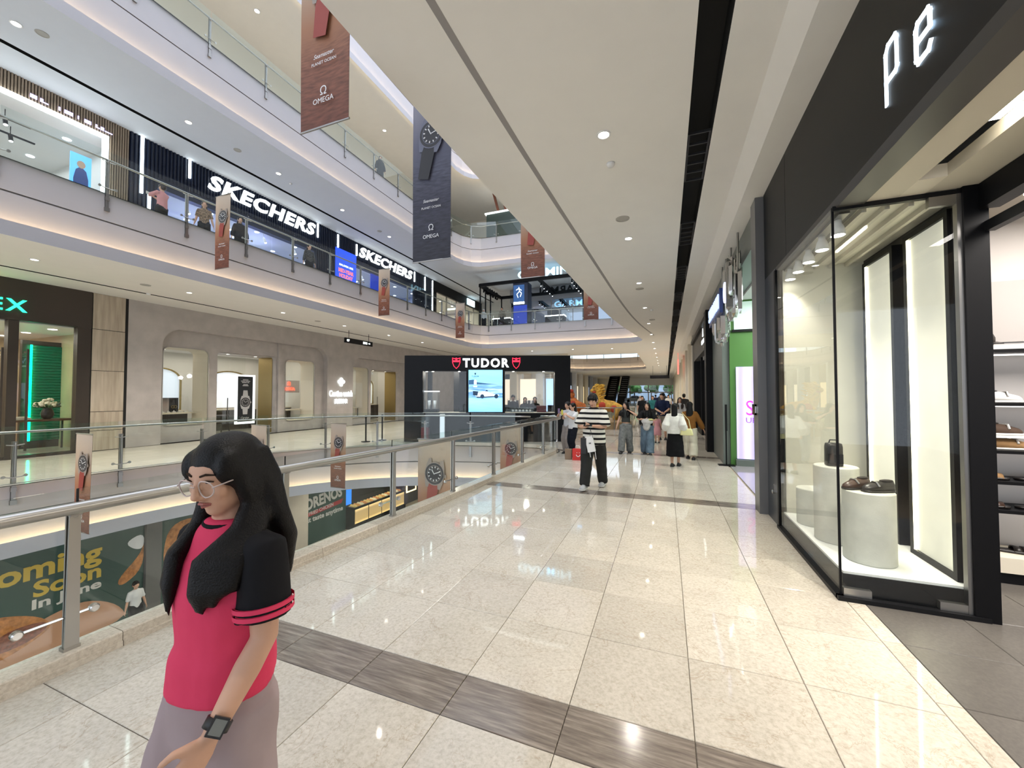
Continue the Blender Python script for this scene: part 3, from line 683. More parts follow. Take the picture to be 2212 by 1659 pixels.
# -- interior of the watch shop
def room(label, x0, x1, y0, y1, z1, floor, wall, lightmat, nl=(3, 3), z0=0, power=0, col=(1, .93, .82), name='shop_interior', back=None, ceilm=None):
    t = thing(name, label, 'shop interior', ((x0+x1)/2, (y0+y1)/2, z0), kind='structure')
    m = MB(); m.box(x0, y0, z0-.01, x1, y1, z0+.006); m.build('shop_floor', floor, t)
    m = MB(); m.box(x0-.1, y0, z0, x0, y1, z1); m.build('shop_back', back or wall, t)
    for yy in (y0, y1-.08): m = MB(); m.box(x0, yy, z0, x1, yy+.08, z1); m.build('shop_side', wall, t)
    m = MB(); m.box(x0, y0, z1, x1, y1, z1+.08); m.build('shop_ceiling', ceilm or M['white'], t)
    for i in range(nl[0]):
        for j in range(nl[1]):
            px = x0+(x1-x0)*(i+.5)/nl[0]; py = y0+(y1-y0)*(j+.5)/nl[1]
            m = MB(); m.lathe([(.10, -.012), (.10, -.002)], (px, py, z1), 12); m.build('shop_lamp', lightmat, t)
    if power:
        a = area('shop_lamp_light', ((x0+x1)/2, (y0+y1)/2, z1-.1), (abs(x1-x0)*.8, (y1-y0)*.9), power, col); a.parent = t; a.matrix_parent_inverse = absmat(t).inverted()
    return t
pale = mat('pale_wall', (.62, .60, .54), .5); shopfloor = mat('shop_floor_pale', (.62, .57, .48), .12)
SI = room('bright interior of the watch shop behind the rounded windows', -21.8, XW-.85, 8.1, 16, 3.75, shopfloor, pale, M['shoplight'], (2, 5), power=110)
room('bright interior of the second watch shop right of the clover sign', -21.8, XW-.85, 17, 24.5, 3.75, shopfloor, pale, M['shoplight'], (2, 4), power=100)
# arched display niches at the back
for i, (y, wv) in enumerate(((10.1, 1.5), (12.9, 2.1), (16.0-.3, 1.2), (19.6, 1.6), (22.3, 1.6))):
    t = thing('display_niche', 'arched lit display niche at the back of the watch shop, %s from the left' % ('first', 'second', 'third', 'fourth', 'fifth')[i], 'display niche', (-20.2, y, 0), group='arched niches')
    Fa = frame((-20.0, 0, 0), (0, 1, 0)); arch = [(y+wv/2*math.cos(R(a)), 2.35+.55*math.sin(R(a))) for a in range(0, 181, 12)]; inn = [(y+(wv/2-.06)*math.cos(R(a)), 2.35+.49*math.sin(R(a))) for a in range(0, 181, 12)]
    m = MB(); m.ext(pts(Fa, arch+[(y-wv/2, 0.05), (y+wv/2, 0.05)]), (.05, 0, 0), [pts(Fa, inn+[(y-wv/2+.06, 1.1), (y+wv/2-.06, 1.1)])]); m.build('arch_frame', M['gold'], t)
    m = MB(); m.flat(pts(frame((-20.03, 0, 0), (0, 1, 0)), inn+[(y-wv/2+.06, 1.1), (y+wv/2-.06, 1.1)])); m.build('lit_panel', emis('niche_light_%d' % i, ((.75, .86, 1), (.9, .93, 1), (.9, .95, .95), (.9, .8, .6), (.8, .85, .8))[i], .5), t)
    m = MB(); m.box(-20.0, y-wv/2, .05, -19.5, y+wv/2, 1.0); m.build('cabinet', M['bronze'], t); m = MB(); m.box(-20.0, y-wv/2, 1.0, -19.45, y+wv/2, 1.06); m.build('counter_top', M['cream'], t)
text('shop_lettering', 'Cartier', frame((-19.98, 12.8, 1.75), (0, 1, 0)), M['letterw'], SI, w=.75, depth=.02, shear=.3)
text('shop_lettering', 'TUDOR', frame((-19.97, 12.4, 2.5), (0, 1, 0)), emis('sky_letter', (.45, .7, 1), 2), SI, w=1.1, depth=.02)
redl = emis('red_letter', (1, .10, .05), 2.2)
text('shop_lettering', 'OMEGA', frame((-18.7, 15.15, 2.05), (0, 1, 0)), redl, SI, w=.72, depth=.02, bold=.02)
text('shop_lettering', '\u03a9', frame((-18.7, 15.15, 2.33), (0, 1, 0)), redl, SI, h=.2, depth=.02, bold=.02)
m = MB(); m.box(-18.74, 14.5, 1.85, -18.71, 15.8, 2.5); m.build('sign_board', M['white'], SI)
def ptable(label, x, y, w, d, h, mt=M['cream'], lm=M['bronze'], group=None, name='display_table'):
    t = thing(name, label, 'table', (x, y, 0), group=group)
    m = MB(); m.box(x-d/2, y-w/2, h-.06, x+d/2, y+w/2, h); m.build('table_top', mt, t)
    for sx in (-1, 1):
        for sy in (-1, 1): m = MB(); m.box(x+sx*(d/2-.03)-.02, y+sy*(w/2-.03)-.02, 0, x+sx*(d/2-.03)+.02, y+sy*(w/2-.03)+.02, h-.06); m.build('leg', lm, t)
    return t
ptable('long pale display shelf behind the first rounded window', -17.7, 9.5, 1.7, .5, 1.06)
ptable('slim display table behind the second rounded window', -17.9, 14.9, 1.5, .5, 1.0)
ptable('dark display desk inside the wide doorway', -18.6, 11.4, 1.0, .6, .82, M['bronze'])
for i in range(7):
    m = MB(); m.box(-.05, -.05, 0, .05, .05, .035); m.tube([(0, -.02, .035), (.0, 0, .075), (0, .02, .035)], .012, 6)
    o = m.build('watch_stand', M['white']); o.location = (-17.6, 8.95+i*.19, 1.06); tag(o, 'small white watch stand on the pale shelf in the first rounded window, %s from left' % ('first', 'second', 'third', 'fourth', 'fifth', 'sixth', 'seventh')[i], 'display stand', 'watch stands')
t = thing('display_card', 'two-part display card with a portrait and rings in the first rounded window', 'display card', (-17.75, 9.2, 1.06))
m = MB(); m.box(-17.76, 8.93, 1.06, -17.74, 9.24, 1.62); m.build('portrait_panel', gradmat('portrait_print', [(0, (.5, .46, .46)), (.55, (.45, .36, .33)), (1, (.12, .12, .13))], 1.06, 1.62), t)
m = MB(); m.box(-17.76, 9.25, 1.06, -17.74, 9.55, 1.62); bp = m.build('ring_panel', M['inkb'], t)
for q in (9.36, 9.45): m = MB(); m.tube([(-17.735, q+.05*math.cos(R(a)), 1.27+.05*math.sin(R(a))) for a in range(0, 360, 30)], .012, 6, closed=True); m.build('ring', M['gold'], bp)

def watch_art(parent, Mx, cx, cy, s, strap, case, dial, mark, L0=1.15, L1=1.05, off=.003, ang=-8):
    """printed wrist watch: s is the case diameter"""
    ca, sa = math.cos(R(ang)), math.sin(R(ang))
    def T(p): return (cx+(p[0]*ca-p[1]*sa)*s, cy+(p[0]*sa+p[1]*ca)*s)
    def disc(r, n=28, c=(0, 0)): return [T((c[0]+r*math.cos(2*math.pi*i/n), c[1]+r*math.sin(2*math.pi*i/n))) for i in range(n)]
    def P(nm, p, m, d, hole=None): b = MB(); b.ext(pts(Mx, p, d), (Mx.to_3x3() @ Vector((0, 0, .0012))), [pts(Mx, hole, d)] if hole else ()); return b.build(nm, m, parent)
    if L0: P('watch_strap', [T(q) for q in ((-.27, .45), (.27, .45), (.2, .45+L0), (-.2, .45+L0))], strap, off)
    P('watch_strap', [T(q) for q in ((-.27, -.45), (.27, -.45), (.21, -.45-L1), (-.21, -.45-L1))], strap, off)
    P('watch_lugs', [T(q) for q in ((-.36, .62), (-.24, .62), (-.2, .4), (.2, .4), (.24, .62), (.36, .62), (.46, .3), (.46, -.3), (.36, -.62), (.24, -.62), (.2, -.4), (-.2, -.4), (-.24, -.62), (-.36, -.62), (-.46, -.3), (-.46, .3))], case, off+.0015)
    P('watch_case', disc(.5), case, off+.003); P('watch_bezel', disc(.46), dial, off+.0045); P('watch_ring', disc(.36), case, off+.006, disc(.34)); P('watch_dial', disc(.34), dial, off+.006)
    P('watch_crown', [T(q) for q in ((.48, -.07), (.58, -.07), (.58, .07), (.48, .07))], case, off+.003)
    b = MB()
    for i in range(12):
        a = R(30*i); r0, r1 = .25, .32; w2 = .02
        q = [(r0*math.cos(a)-w2*math.sin(a), r0*math.sin(a)+w2*math.cos(a)), (r0*math.cos(a)+w2*math.sin(a), r0*math.sin(a)-w2*math.cos(a)), (r1*math.cos(a)+w2*math.sin(a), r1*math.sin(a)-w2*math.cos(a)), (r1*math.cos(a)-w2*math.sin(a), r1*math.sin(a)+w2*math.cos(a))]
        b.ext(pts(Mx, [T(k) for k in q], off+.0075), Mx.to_3x3() @ Vector((0, 0, .001)))
    o = b.build('watch_markers', mark, parent); o['kind'] = 'stuff'
    P('watch_hand', [T(q) for q in ((-.02, -.02), (.02, -.03), (-.13, .17), (-.17, .15))], mark, off+.009); P('watch_hand', [T(q) for q in ((-.02, -.02), (.0, .02), (.22, .14), (.24, .11))], mark, off+.0095)
wsil = mat('print_silver', (.55, .55, .56), .5); wdk = mat('print_dark', (.03, .03, .035), .5)
t = thing('poster_stand', 'tall black illuminated watch poster in the wide doorway of the stone shop', 'poster', (XW-.9, 11.9, .45))
m = MB(); m.box(XW-.95, 11.50, .45, XW-.87, 12.36, 2.62); m.build('poster_frame', emis('poster_rim', (.9, .93, .95), .9), t)
m = MB(); m.box(XW-.868, 11.58, .55, XW-.862, 12.24, 2.54); m.build('poster_sheet', mat('poster_black', (.012, .016, .022), .3), t)
Fp = frame((XW-.86, 11.91, 1.55), (0, 1, 0)); watch_art(t, Fp, 0, -.15, .46, wsil, wsil, wdk, wsil, .7, .7, ang=0)
marks('poster_text', frame((XW-.86, 11.91, 1.55), (0, 1, 0)), [(.83, .03, [(-.12, .12)]), (.77, .03, [(-.2, -.02), (.0, .2)]), (.71, .03, [(-.16, .05), (.07, .16)]), (.62, .03, [(-.1, .1)]), (.57, .03, [(-.13, .13)])], M['inkw'], t)
text('poster_text', 'Cartier', frame((XW-.86, 11.91, .72), (0, 1, 0)), M['inkw'], t, w=.38, depth=.002, shear=.3)
# -- clover sign with lettering
t = thing('shop_sign', 'white glowing clover emblem above Cortina watch lettering on grey stone', 'sign', (XW, 16.53, 1.2))
Fs = frame((XW+.03, 16.53, 0), (0, 1, 0)); m = MB()
for dx, dz in ((0, .14), (0, -.10), (-.14, .02), (.14, .02)): m.ext(pts(Fs, [(dx+.105*math.cos(R(a)), 2.42+dz+.105*math.sin(R(a))) for a in range(0, 360, 24)]), (.03, 0, 0))
m.box(XW+.03, 16.46, 2.2, XW+.06, 16.6, 2.5); m.build('clover_emblem', M['letterw'], t)
text('lettering', 'Cortina watch', frame((XW+.03, 16.53, 1.80), (0, 1, 0)), M['letterw'], t, w=1.62, h=.34, depth=.03, bold=.015)
text('lettering', '\u9ad8\u767b\u949f\u8868', frame((XW+.03, 16.53, 1.38), (0, 1, 0)), M['letterw'], t, w=.9, h=.26, depth=.03)
# -- small blue and white cards in the third window
for i, (z0, z1, c, l) in enumerate(((1.65, 2.2, (.02, .12, .75), 'bright blue display card hanging in the third rounded window'), (1.05, 1.5, (.7, .5, .42), 'row of small pink watch boxes in the third rounded window'))):
    m = MB(); m.box(-17.5, 17.55, z0, -17.46, 18.1, z1); m.box(-17.52, 17.5, z0-.03, -17.44, 18.15, z0); tag(m.build('display_card', mat('card_%d' % i, c, .4, emit=c, es=.4)), l, 'display card')
ptable('pale display shelf behind the third rounded window', -17.7, 18.2, 1.4, .5, .98)

# ---------------- dark shop with green-lit wall at the left edge
RL = thing('shopfront', 'dark bronze shopfront with green illuminated ROLEX lettering at the left edge', 'shopfront', (XW, 3, 0))
m = MB(); m.box(XW-.25, -6, 3.78, XW+.05, 6.5, 4.9); m.build('header', M['bronze'], RL)
for y0, y1 in ((-1.1, -.9), (1.7, 1.9), (4.86, 5.05), (6.2, 6.5)): m = MB(); m.box(XW-.2, y0, 0, XW+.03, y1, 3.78); m.build('frame_post', M['bronze'], RL)
m = MB(); m.box(XW-.2, -6, 0, XW+.02, 6.5, .07); m.build('sill', M['bronze'], RL)
for y0, y1 in ((-.9, 1.7), (1.9, 4.86), (5.05, 6.2)): m = MB(); m.box(XW-.1, y0, .07, XW-.09, y1, 3.78); m.build('glass_panel', M['shopglass'], RL)
for yy in (4.75, 5.2): m = MB(); m.box(XW+.09, yy-.02, .2, XW+.13, yy+.02, 3.0); m.box(XW-.09, yy-.015, .3, XW+.1, yy+.015, .34); m.box(XW-.09, yy-.015, 2.9, XW+.1, yy+.015, 2.94); m.build('door_handle', M['bronze'], RL)
gl = emis('green_letter', (.02, .95, .42), 3)
def slab_text(s, Mx, w, h, m, parent, name='lettering', depth=.03, bold=.012):
    """serif capitals: lettering with slab feet added to the strokes"""
    vs, fs = text2d(s, bold, 0, .5, 1.22); xs = [v.x for v in vs]; ys = [v.y for v in vs]; x0, x1, y0, y1 = min(xs), max(xs), min(ys), max(ys)
    sx, sy = w/(x1-x0), h/(y1-y0); b = MB()
    b.add([Mx @ Vector(((v.x-(x0+x1)/2)*sx, (v.y-(y0+y1)/2)*sy, .002+(v.z+.5)*depth)) for v in vs], fs)
    t = (y1-y0)*.14
    for foot, yy in ((True, y0), (False, y1)):          # add a slab wherever a stroke meets the top or base line
        hit_ = sorted(v.x for v in vs if abs(v.y-yy) < .02*(y1-y0))
        runs = []
        for x in hit_:
            if runs and x-runs[-1][1] < .09: runs[-1][1] = x
            else: runs.append([x, x])
        for a, c in runs:
            if c-a > .30 or c-a < .04: continue
            a2, c2 = a-.10, c+.10; q0, q1 = (yy, yy+t) if foot else (yy-t, yy)
            b.ext([Mx @ Vector(((p[0]-(x0+x1)/2)*sx, (p[1]-(y0+y1)/2)*sy, .003)) for p in ((a2, q0), (c2, q0), (c2, q1), (a2, q1))], Mx.to_3x3() @ Vector((0, 0, depth+.001)))
    return b.build(name, m, parent)
slab_text('ROLEX', frame((XW+.06, 4.28, 4.17), (0, 1, 0)), 1.78, .34, gl, RL)
Fc = frame((XW+.06, 4.3, 4.62), (0, 1, 0)); m = MB(); m.ext(pts(Fc, [(-.2, -.12), (.2, -.12), (.32, .16), (.17, -.02), (.15, .2), (.05, 0), (0, .24), (-.05, 0), (-.15, .2), (-.17, -.02), (-.32, .16)]), (.03, 0, 0)); m.build('crown_emblem', emis('gold_letter', (1, .72, .08), 2.2), RL)
RI = room('interior of the dark shop with a green glowing wall', -21.8, XW-.2, -5, 6.9, 3.75, shopfloor, mat('beige_stone_wall', (.50, .38, .24), .4, vary=.1, vscale=2), M['shoplight'], (3, 7), power=260)
gm_, nt, b = newmat('green_wave_wall'); tc = N(nt, 'ShaderNodeTexCoord'); wv = N(nt, 'ShaderNodeTexWave', bands_direction='Z'); wv.inputs['Scale'].default_value = 3.4; wv.inputs['Distortion'].default_value = 2.5; nt.links.new(tc.outputs['Object'], wv.inputs['Vector']); bp_ = N(nt, 'ShaderNodeBump'); bp_.inputs['Distance'].default_value = .05; nt.links.new(wv.outputs['Fac'], bp_.inputs['Height']); nt.links.new(bp_.outputs[0], b.inputs['Normal']); b.inputs['Base Color'].default_value = (.01, .20, .11, 1); b.inputs['Roughness'].default_value = .25
t = thing('feature_wall', 'dark framed emerald wave panel glowing along its left edge inside the dark shop', 'wall panel', (-19.2, 6.5, 0))
m = MB(); m.box(-19.3, 5.95, 0, -19.15, 7.0, 3.5); m.build('panel_frame', M['bronze'], t); m = MB(); m.box(-19.16, 6.12, .25, -19.10, 6.95, 3.35); m.build('wave_panel', gm_, t)
m = MB(); m.box(-19.09, 6.10, .25, -19.05, 6.14, 3.35); m.build('green_led', emis('green_led', (.0, 1, .45), 9), t)
tb = ptable('long brown display table inside the dark shop, before the green wall', -18.2, 5.95, 1.5, .7, .98, mat('walnut', (.13, .07, .04), .4), M['bronze'])
fl = thing('flower_vase', 'dark vase of white flowers on the brown table before the green wall', 'vase', (-18.15, 6.2, .98))
m = MB(); m.smooth = True; m.lathe([(.08, 0), (.13, .06), (.15, .16), (.12, .27), (.09, .33), (.1, .36)], (-18.15, 6.2, .98), 16); m.build('vase', M['bronze'], fl)
m = MB(); r2 = random.Random(3); m.smooth = True
for k in range(34):
    a = r2.uniform(0, 6.28); rr = r2.uniform(.02, .27); m.ball((-18.15+rr*math.cos(a), 6.2+rr*math.sin(a), 1.36+r2.uniform(0, .22)*(1.2-rr*3)+.02), r2.uniform(.035, .055), 7, 5)
o = m.build('blossoms', mat('white_petals', (.85, .80, .62), .7), fl); o['kind'] = 'stuff'
m = MB()
for k in range(14):
    a = k*.45; m.tube([(-18.15, 6.2, 1.3), (-18.15+.28*math.cos(a), 6.2+.28*math.sin(a), 1.38+.05*(k % 3))], [.012, .03], 5)
o = m.build('leaves', mat('leaf_green', (.04, .10, .03), .6), fl); o['kind'] = 'stuff'
m = MB(); m.box(-18.4, 5.4, .98, -18.1, 5.85, 1.04); m.box(-18.36, 5.46, 1.04, -18.14, 5.79, 1.07); tag(m.build('display_tray', M['cream']), 'pale display tray on the brown table before the green wall', 'tray')
# hanging direction sign
t = thing('hanging_sign', 'black hanging direction sign with white pictograms under the far ceiling slot', 'sign', (-14.5, 15.7, 4.3))
m = MB(); m.box(-14.54, 14.75, 4.28, -14.46, 16.65, 4.52); m.build('sign_panel', M['black'], t)
for yy in (15.0, 16.4): m = MB(); m.cyl((-14.5, yy, 4.52), (-14.5, yy, 4.95), .012, 6); m.build('hanger_rod', M['black'], t)
text('sign_text', 'GF', frame((-14.455, 14.92, 4.4), (0, 1, 0)), M['letterw'], t, h=.11, depth=.004, bold=.02)
marks('pictograms', frame((-14.455, 16.2, 4.4), (0, 1, 0)), [(-.06, .12, [(-.26, -.2), (-.16, -.1), (-.06, -.03), (.0, .03)]), (-.015, .03, [(.1, .26)]), (-.04, .08, [(.2, .23)])], M['letterw'], t)
# ================================================================ FIRST UPPER LEVEL SHOPS (wall plane x = -16.5, floor 6.5)
navy = mat('navy_ribbed_metal', (.012, .018, .040), .35); navyf = mat('navy_panel', (.02, .028, .06), .4)
sw = mat('timber_slat', (.33, .25, .18), .55, vary=.12, vscale=3); swd = mat('timber_gap', (.10, .075, .055), .8)
WS = thing('shopfront', 'timber slat shopfront with a white glowing frame on the first upper level', 'shopfront', (XW, 4, 6.5))
m = MB(); m.ext(pts(FW, wrect(-6, 6.5, 7.3, 10.5)), (-.1, 0, 0), [pts(FW, wrect(.5, 6.51, 6.72, 9.92))]); m.build('backing', swd, WS)
m = MB(); k = 0
while -5.9+k*.062 < 7.27:
    y = -5.9+k*.062; k += 1
    if .45 < y+.018 < 6.75: m.box(XW, y, 9.95, XW+.035, y+.036, 10.5)
    else: m.box(XW, y, 6.5, XW+.035, y+.036, 10.5)
o = m.build('slat_cladding', sw, WS); o['kind'] = 'stuff'
Ff = frame((XW+.04, 0, 0), (0, 1, 0)); m = MB(); m.ext(pts(Ff, wrect(.42, 6.52, 6.78, 9.97)), (.05, 0, 0), [pts(Ff, wrect(.54, 6.4, 6.66, 9.85))]) if False else None
for b_ in ((.42, 9.83, 6.76, 9.95), (6.62, 6.52, 6.76, 9.83), (.42, 6.52, .56, 9.83)):
    m = MB(); m.box(XW+.02, b_[0], b_[1], XW+.09, b_[2], b_[3]); m.build('light_frame', M['ledw'], WS)
for i, (s, y) in enumerate((('WACOAL', 5.4), ('wacoal', 6.85))): pass
marks('lettering', frame((XW+.05, 5.95, 10.12), (0, 1, 0)), [(-.06, .10, [(-.85, -.72), (-.66, -.6), (-.3, -.26), (-.18, .0), (.1, .13), (.25, .4), (.5, .54), (.62, .7)]), (-.06, .03, [(-.6, -.5), (.54, .6), (.72, .9)])], emis('lilac_letter', (.62, .58, 1), 1.3), WS, .02)
WI = room('white interior of the timber slat shop with track lights', -21.5, XW-.12, .3, 7.2, 9.95, shopfloor, M['white'], M['shoplightc'], (2, 4), z0=6.5, power=110, col=(.9, .94, 1))
for i, (x, y) in enumerate(((-17.6, 4.0), (-17.6, 5.0), (-18.6, 4.4), (-18.6, 5.4))):
    t = thing('track_light', 'black track spotlight in the timber slat shop, %s' % ('front left', 'front right', 'rear left', 'rear right')[i], 'spotlight', (x, y, 9.6), group='track lights')
    m = MB(); m.box(x-.03, y-.9, 9.68, x+.03, y+.5, 9.72); m.cyl((x, y, 9.72), (x, y, 9.95), .01, 6); m.build('track', M['black'], t)
    m = MB(); m.cyl((x, y, 9.68), (x+.06, y, 9.48), .05, 10); m.build('lamp_head', M['black'], t); m = MB(); m.lathe([(.042, 0), (.042, .006)], (x+.06, y, 9.478), 10, (.3, 0, -1)); m.build('lens', M['lampcool'], t)
t = thing('lightbox_poster', 'blue lightbox poster of a standing figure in the timber slat shop', 'poster', (-17.2, 6.44, 7.0))
m = MB(); m.box(-17.25, 6.2, 7.0, -17.2, 6.68, 9.35); m.build('lightbox', emis('blue_lightbox', (.10, .36, .80), 1.0), t)
m = MB(); m.ext(pts(frame((-17.195, 6.44, .5), (0, 1, 0)), [(-.16, 7.02), (.18, 7.02), (.17, 8.1), (.12, 8.35), (.05, 8.42), (-.05, 8.42), (-.12, 8.34), (-.17, 8.05)]), (.005, 0, 0)); m.build('figure_print', mat('denim_print', (.03, .06, .22), .6), t)
m = MB(); m.ext(pts(frame((-17.193, 6.44, .5), (0, 1, 0)), [(.1*math.cos(R(a)), 8.53+.12*math.sin(R(a))) for a in range(0, 360, 30)]), (.005, 0, 0)); m.build('face_print', mat('face_print', (.45, .30, .22), .6), t)
t = thing('garment_display', 'white ruffled garment on a rail in the timber slat shop', 'garment', (-17.6, 5.3, 7.9)); m = MB(); m.smooth = True
for k in range(9): m.ball((-17.6, 5.0+k*.07, 8.05+.12*math.sin(k*1.3)), (.16, .1, .32), 9, 7)
m.build('fabric', mat('white_fabric', (.8, .82, .8), .8), t); m = MB(); m.cyl((-17.6, 4.7, 8.4), (-17.6, 5.9, 8.4), .012, 6); m.cyl((-17.6, 5.9, 6.5), (-17.6, 5.9, 8.4), .012, 6); m.build('rail', M['black'], t)

def ribbed(parent, y0, y1, z0, z1, pitch=.11, mt=navy):
    m = MB(); n = max(1, int((y1-y0)/pitch)); P = []
    for i in range(n):
        a = y0+(y1-y0)*i/n; b = y0+(y1-y0)*(i+1)/n; w_ = (b-a)
        P += [(XW, a), (XW+.05, a+w_*.15), (XW+.05, a+w_*.5), (XW, a+w_*.65)]
    P.append((XW, y1)); k = len(P)
    m.add([(p[0], p[1], z0) for p in P]+[(p[0], p[1], z1) for p in P], [(i, i+1, k+i+1, k+i) for i in range(k-1)]); m.box(XW-.1, y0, z0, XW-.02, y1, z1)
    o = m.build('ribbed_panel', mt, parent); o['kind'] = 'stuff'
SK = thing('shopfront', 'navy ribbed shopfront with large white SKECHERS signs on the first upper level', 'shopfront', (XW, 15, 6.5))
ribbed(SK, 7.32, 8.1, 6.5, 10.5); ribbed(SK, 8.1, 15.9, 9.35, 10.5); ribbed(SK, 15.9, 17.55, 6.5, 10.5); ribbed(SK, 17.55, 23.1, 9.5, 10.5); ribbed(SK, 23.1, 25.6, 6.5, 10.5); ribbed(SK, 14.75, 15.9, 6.5, 9.35)
m = MB(); m.box(XW-.3, 8.1, 9.0, XW-.02, 15.9, 9.36); m.build('header_beam', navyf, SK); m = MB(); m.box(XW-.3, 17.55, 9.15, XW-.02, 23.1, 9.52); m.build('header_beam', navyf, SK)
for y, z0, z1 in ((7.62, 8.55, 10.5), (9.04, 9.8, 10.5), (7.84, 7.6, 8.6), (14.82, 9.75, 10.45), (16.15, 9.7, 10.4), (17.52, 9.7, 10.35), (23.1, 9.7, 10.4), (24.4, 9.4, 10.4), (25.4, 8.0, 10.4)):
    m = MB(); m.box(XW+.05, y-.035, z0, XW+.1, y+.035, z1); m.build('light_bar', M['ledw'], SK)
text('sign_letters', 'SKECHERS', frame((XW+.08, 12.15, 10.02), (0, 1, 0)), M['letterw'], SK, w=5.0, h=.62, depth=.05, bold=.032, shear=.24, spacing=1.1)
text('sign_letters', 'SKECHERS', frame((XW+.08, 20.25, 10.02), (0, 1, 0)), M['letterw'], SK, w=5.1, h=.62, depth=.05, bold=.032, shear=.24, spacing=1.1)
for y0, y1 in ((8.1, 14.75), (17.55, 23.1)):
    n = 3
    for i in range(n): a = y0+(y1-y0)*i/n; m = MB(); m.box(XW-.2, a+.02, 6.52, XW-.19, a+(y1-y0)/n-.02, 9.0); m.build('glass_panel', M['shopglass'], SK)
KI = room('bright blue-white interior of the navy shoe shop with ceiling spotlights', -21.6, XW-.35, 7.5, 25.5, 9.3, mat('blue_floor', (.25, .27, .4), .2), mat('shop_wall_blue', (.45, .50, .66), .5), M['shoplightc'], (3, 9), z0=6.5, power=420, col=(.80, .86, 1))
bl = emis('blue_led', (.10, .12, 1), 6)
for y, z in ((9.3, 8.35), (9.5, 8.2), (12.0, 8.6), (12.2, 8.5)):
    for dx, mt in ((0, bl), (.3, M['ledw'])): m = MB(); m.bar((-18.5-dx, y, z-.2), (-18.5-dx, y+1.6, z+.25), .06, .05); m.build('neon_tube', mt, KI)
for i in range(7):
    y = 9.6+i*1.6; t = thing('track_light', 'white track spotlight in the navy shoe shop, %s from the left' % ('first', 'second', 'third', 'fourth', 'fifth', 'sixth', 'seventh')[i], 'spotlight', (-17.6, y, 9.0), group='shoe shop spotlights')
    m = MB(); m.cyl((-17.6, y, 9.3), (-17.6, y, 9.08), .012, 6); m.cyl((-17.6, y, 9.12), (-17.52, y+.05, 8.9), .055, 10); m.build('lamp_head', M['white'], t); m = MB(); m.lathe([(.048, 0), (.048, .006)], (-17.52, y+.05, 8.897), 10, (.35, .2, -1)); m.build('lens', M['lampcool'], t)
t = thing('sale_poster', 'bright blue sale poster with red lettering between the two white shop signs', 'poster', (XW+.1, 16.72, 6.9))
m = MB(); m.box(XW+.06, 15.98, 7.0, XW+.1, 17.48, 9.68); m.build('poster_sheet', emis('poster_blue', (.03, .10, .80), .8), t)
Fp = frame((XW+.102, 16.73, 8.4), (0, 1, 0)); rp = emis('poster_red', (1, .22, .25), .9)
text('poster_text', 'MALAYSIA 2025', Fp @ Matrix.Translation((0, .42, 0)), M['letterw'], t, w=1.0, depth=.004, bold=.02)
text('poster_text', 'MID-YEAR', Fp @ Matrix.Translation((0, .12, 0)), rp, t, w=1.1, h=.22, depth=.004, bold=.05)
text('poster_text', 'HOLIDAY', Fp @ Matrix.Translation((0, -.16, 0)), rp, t, w=1.0, h=.22, depth=.004, bold=.05)
m = MB(); m.box(XW+.1, 16.2, 7.1, XW+.106, 17.25, 7.75); m.build('price_box', emis('price_pale', (.45, .6, 1), .8), t)
text('poster_text', 'SALE', Fp @ Matrix.Translation((0, -.95, .006)), emis('poster_blue2', (.03, .10, .7), .6), t, w=.8, h=.3, depth=.004, bold=.05)
m = MB(); m.box(XW-.15, 18.9, 6.6, XW-.1, 19.9, 9.1); tag(m.build('blue_banner', emis('deep_blue', (.01, .04, .45), .6)), 'deep blue banner hanging inside the second shoe shop window', 'banner')
# last shops of the row
LS = thing('shopfront', 'dim grey shopfront after the navy shoe shop with a small white sign', 'shopfront', (XW, 28, 6.5))
m = MB(); m.box(XW-.1, 25.6, 9.7, XW+.05, 34, 10.5); m.build('header', M['charcoal'], LS); m = MB(); m.box(XW-.1, 25.6, 6.5, XW+.05, 26.0, 9.7); m.build('pier', M['charcoal'], LS)
for k in range(5): m = MB(); m.box(XW-.1, 26+k*1.6, 6.5, XW, 26.06+k*1.6, 9.7); m.build('mullion', M['steeldark'], LS)
m = MB(); m.box(XW+.05, 31.0, 9.8, XW+.12, 32.4, 10.35); m.build('sign_box', emis('cyan_sign', (.7, .95, 1), 2.5), LS)
room('dim interior of the last upper shop', -21.5, XW-.15, 25.8, 33.8, 9.7, shopfloor, pale, M['shoplight'], (2, 4), z0=6.5, power=160)
# ================================================================ BLACK WATCH KIOSK (turned to face the atrium)
KA = R(21.36); KO = Vector((-9.05, 12.14, 0)); kr = Vector((math.cos(KA), math.sin(KA), 0)); kb = Vector((-math.sin(KA), math.cos(KA), 0))
KT = thing('watch_kiosk', 'black watch kiosk with white TUDOR letters, red shields and a glowing screen', 'kiosk', KO)
def KF(u=0, z=0, back=0): return frame(KO+kr*u+kb*back+Vector((0, 0, z)), kr)     # out = toward the atrium
def kbox(m, u0, u1, b0, b1, z0, z1): return m.obox(KO+kr*(u0+u1)/2+kb*(b0+b1)/2+Vector((0, 0, (z0+z1)/2)), kr*(u1-u0)/2, kb*(b1-b0)/2, Vector((0, 0, (z1-z0)/2)))
def kpart(nm, mt, *a, parent=None): m = MB(); kbox(m, *a); return m.build(nm, mt, parent or KT)
kpart('header', M['black'], 0, 6.18, 0, .5, 2.62, 3.2); kpart('base_panel', M['black'], 0, 6.18, 0, .5, .02, 1.06)
kpart('side_pier', M['black'], 0, .68, 0, .5, 1.06, 2.62); kpart('side_pier', M['black'], 5.6, 6.18, 0, .5, 1.06, 2.62)
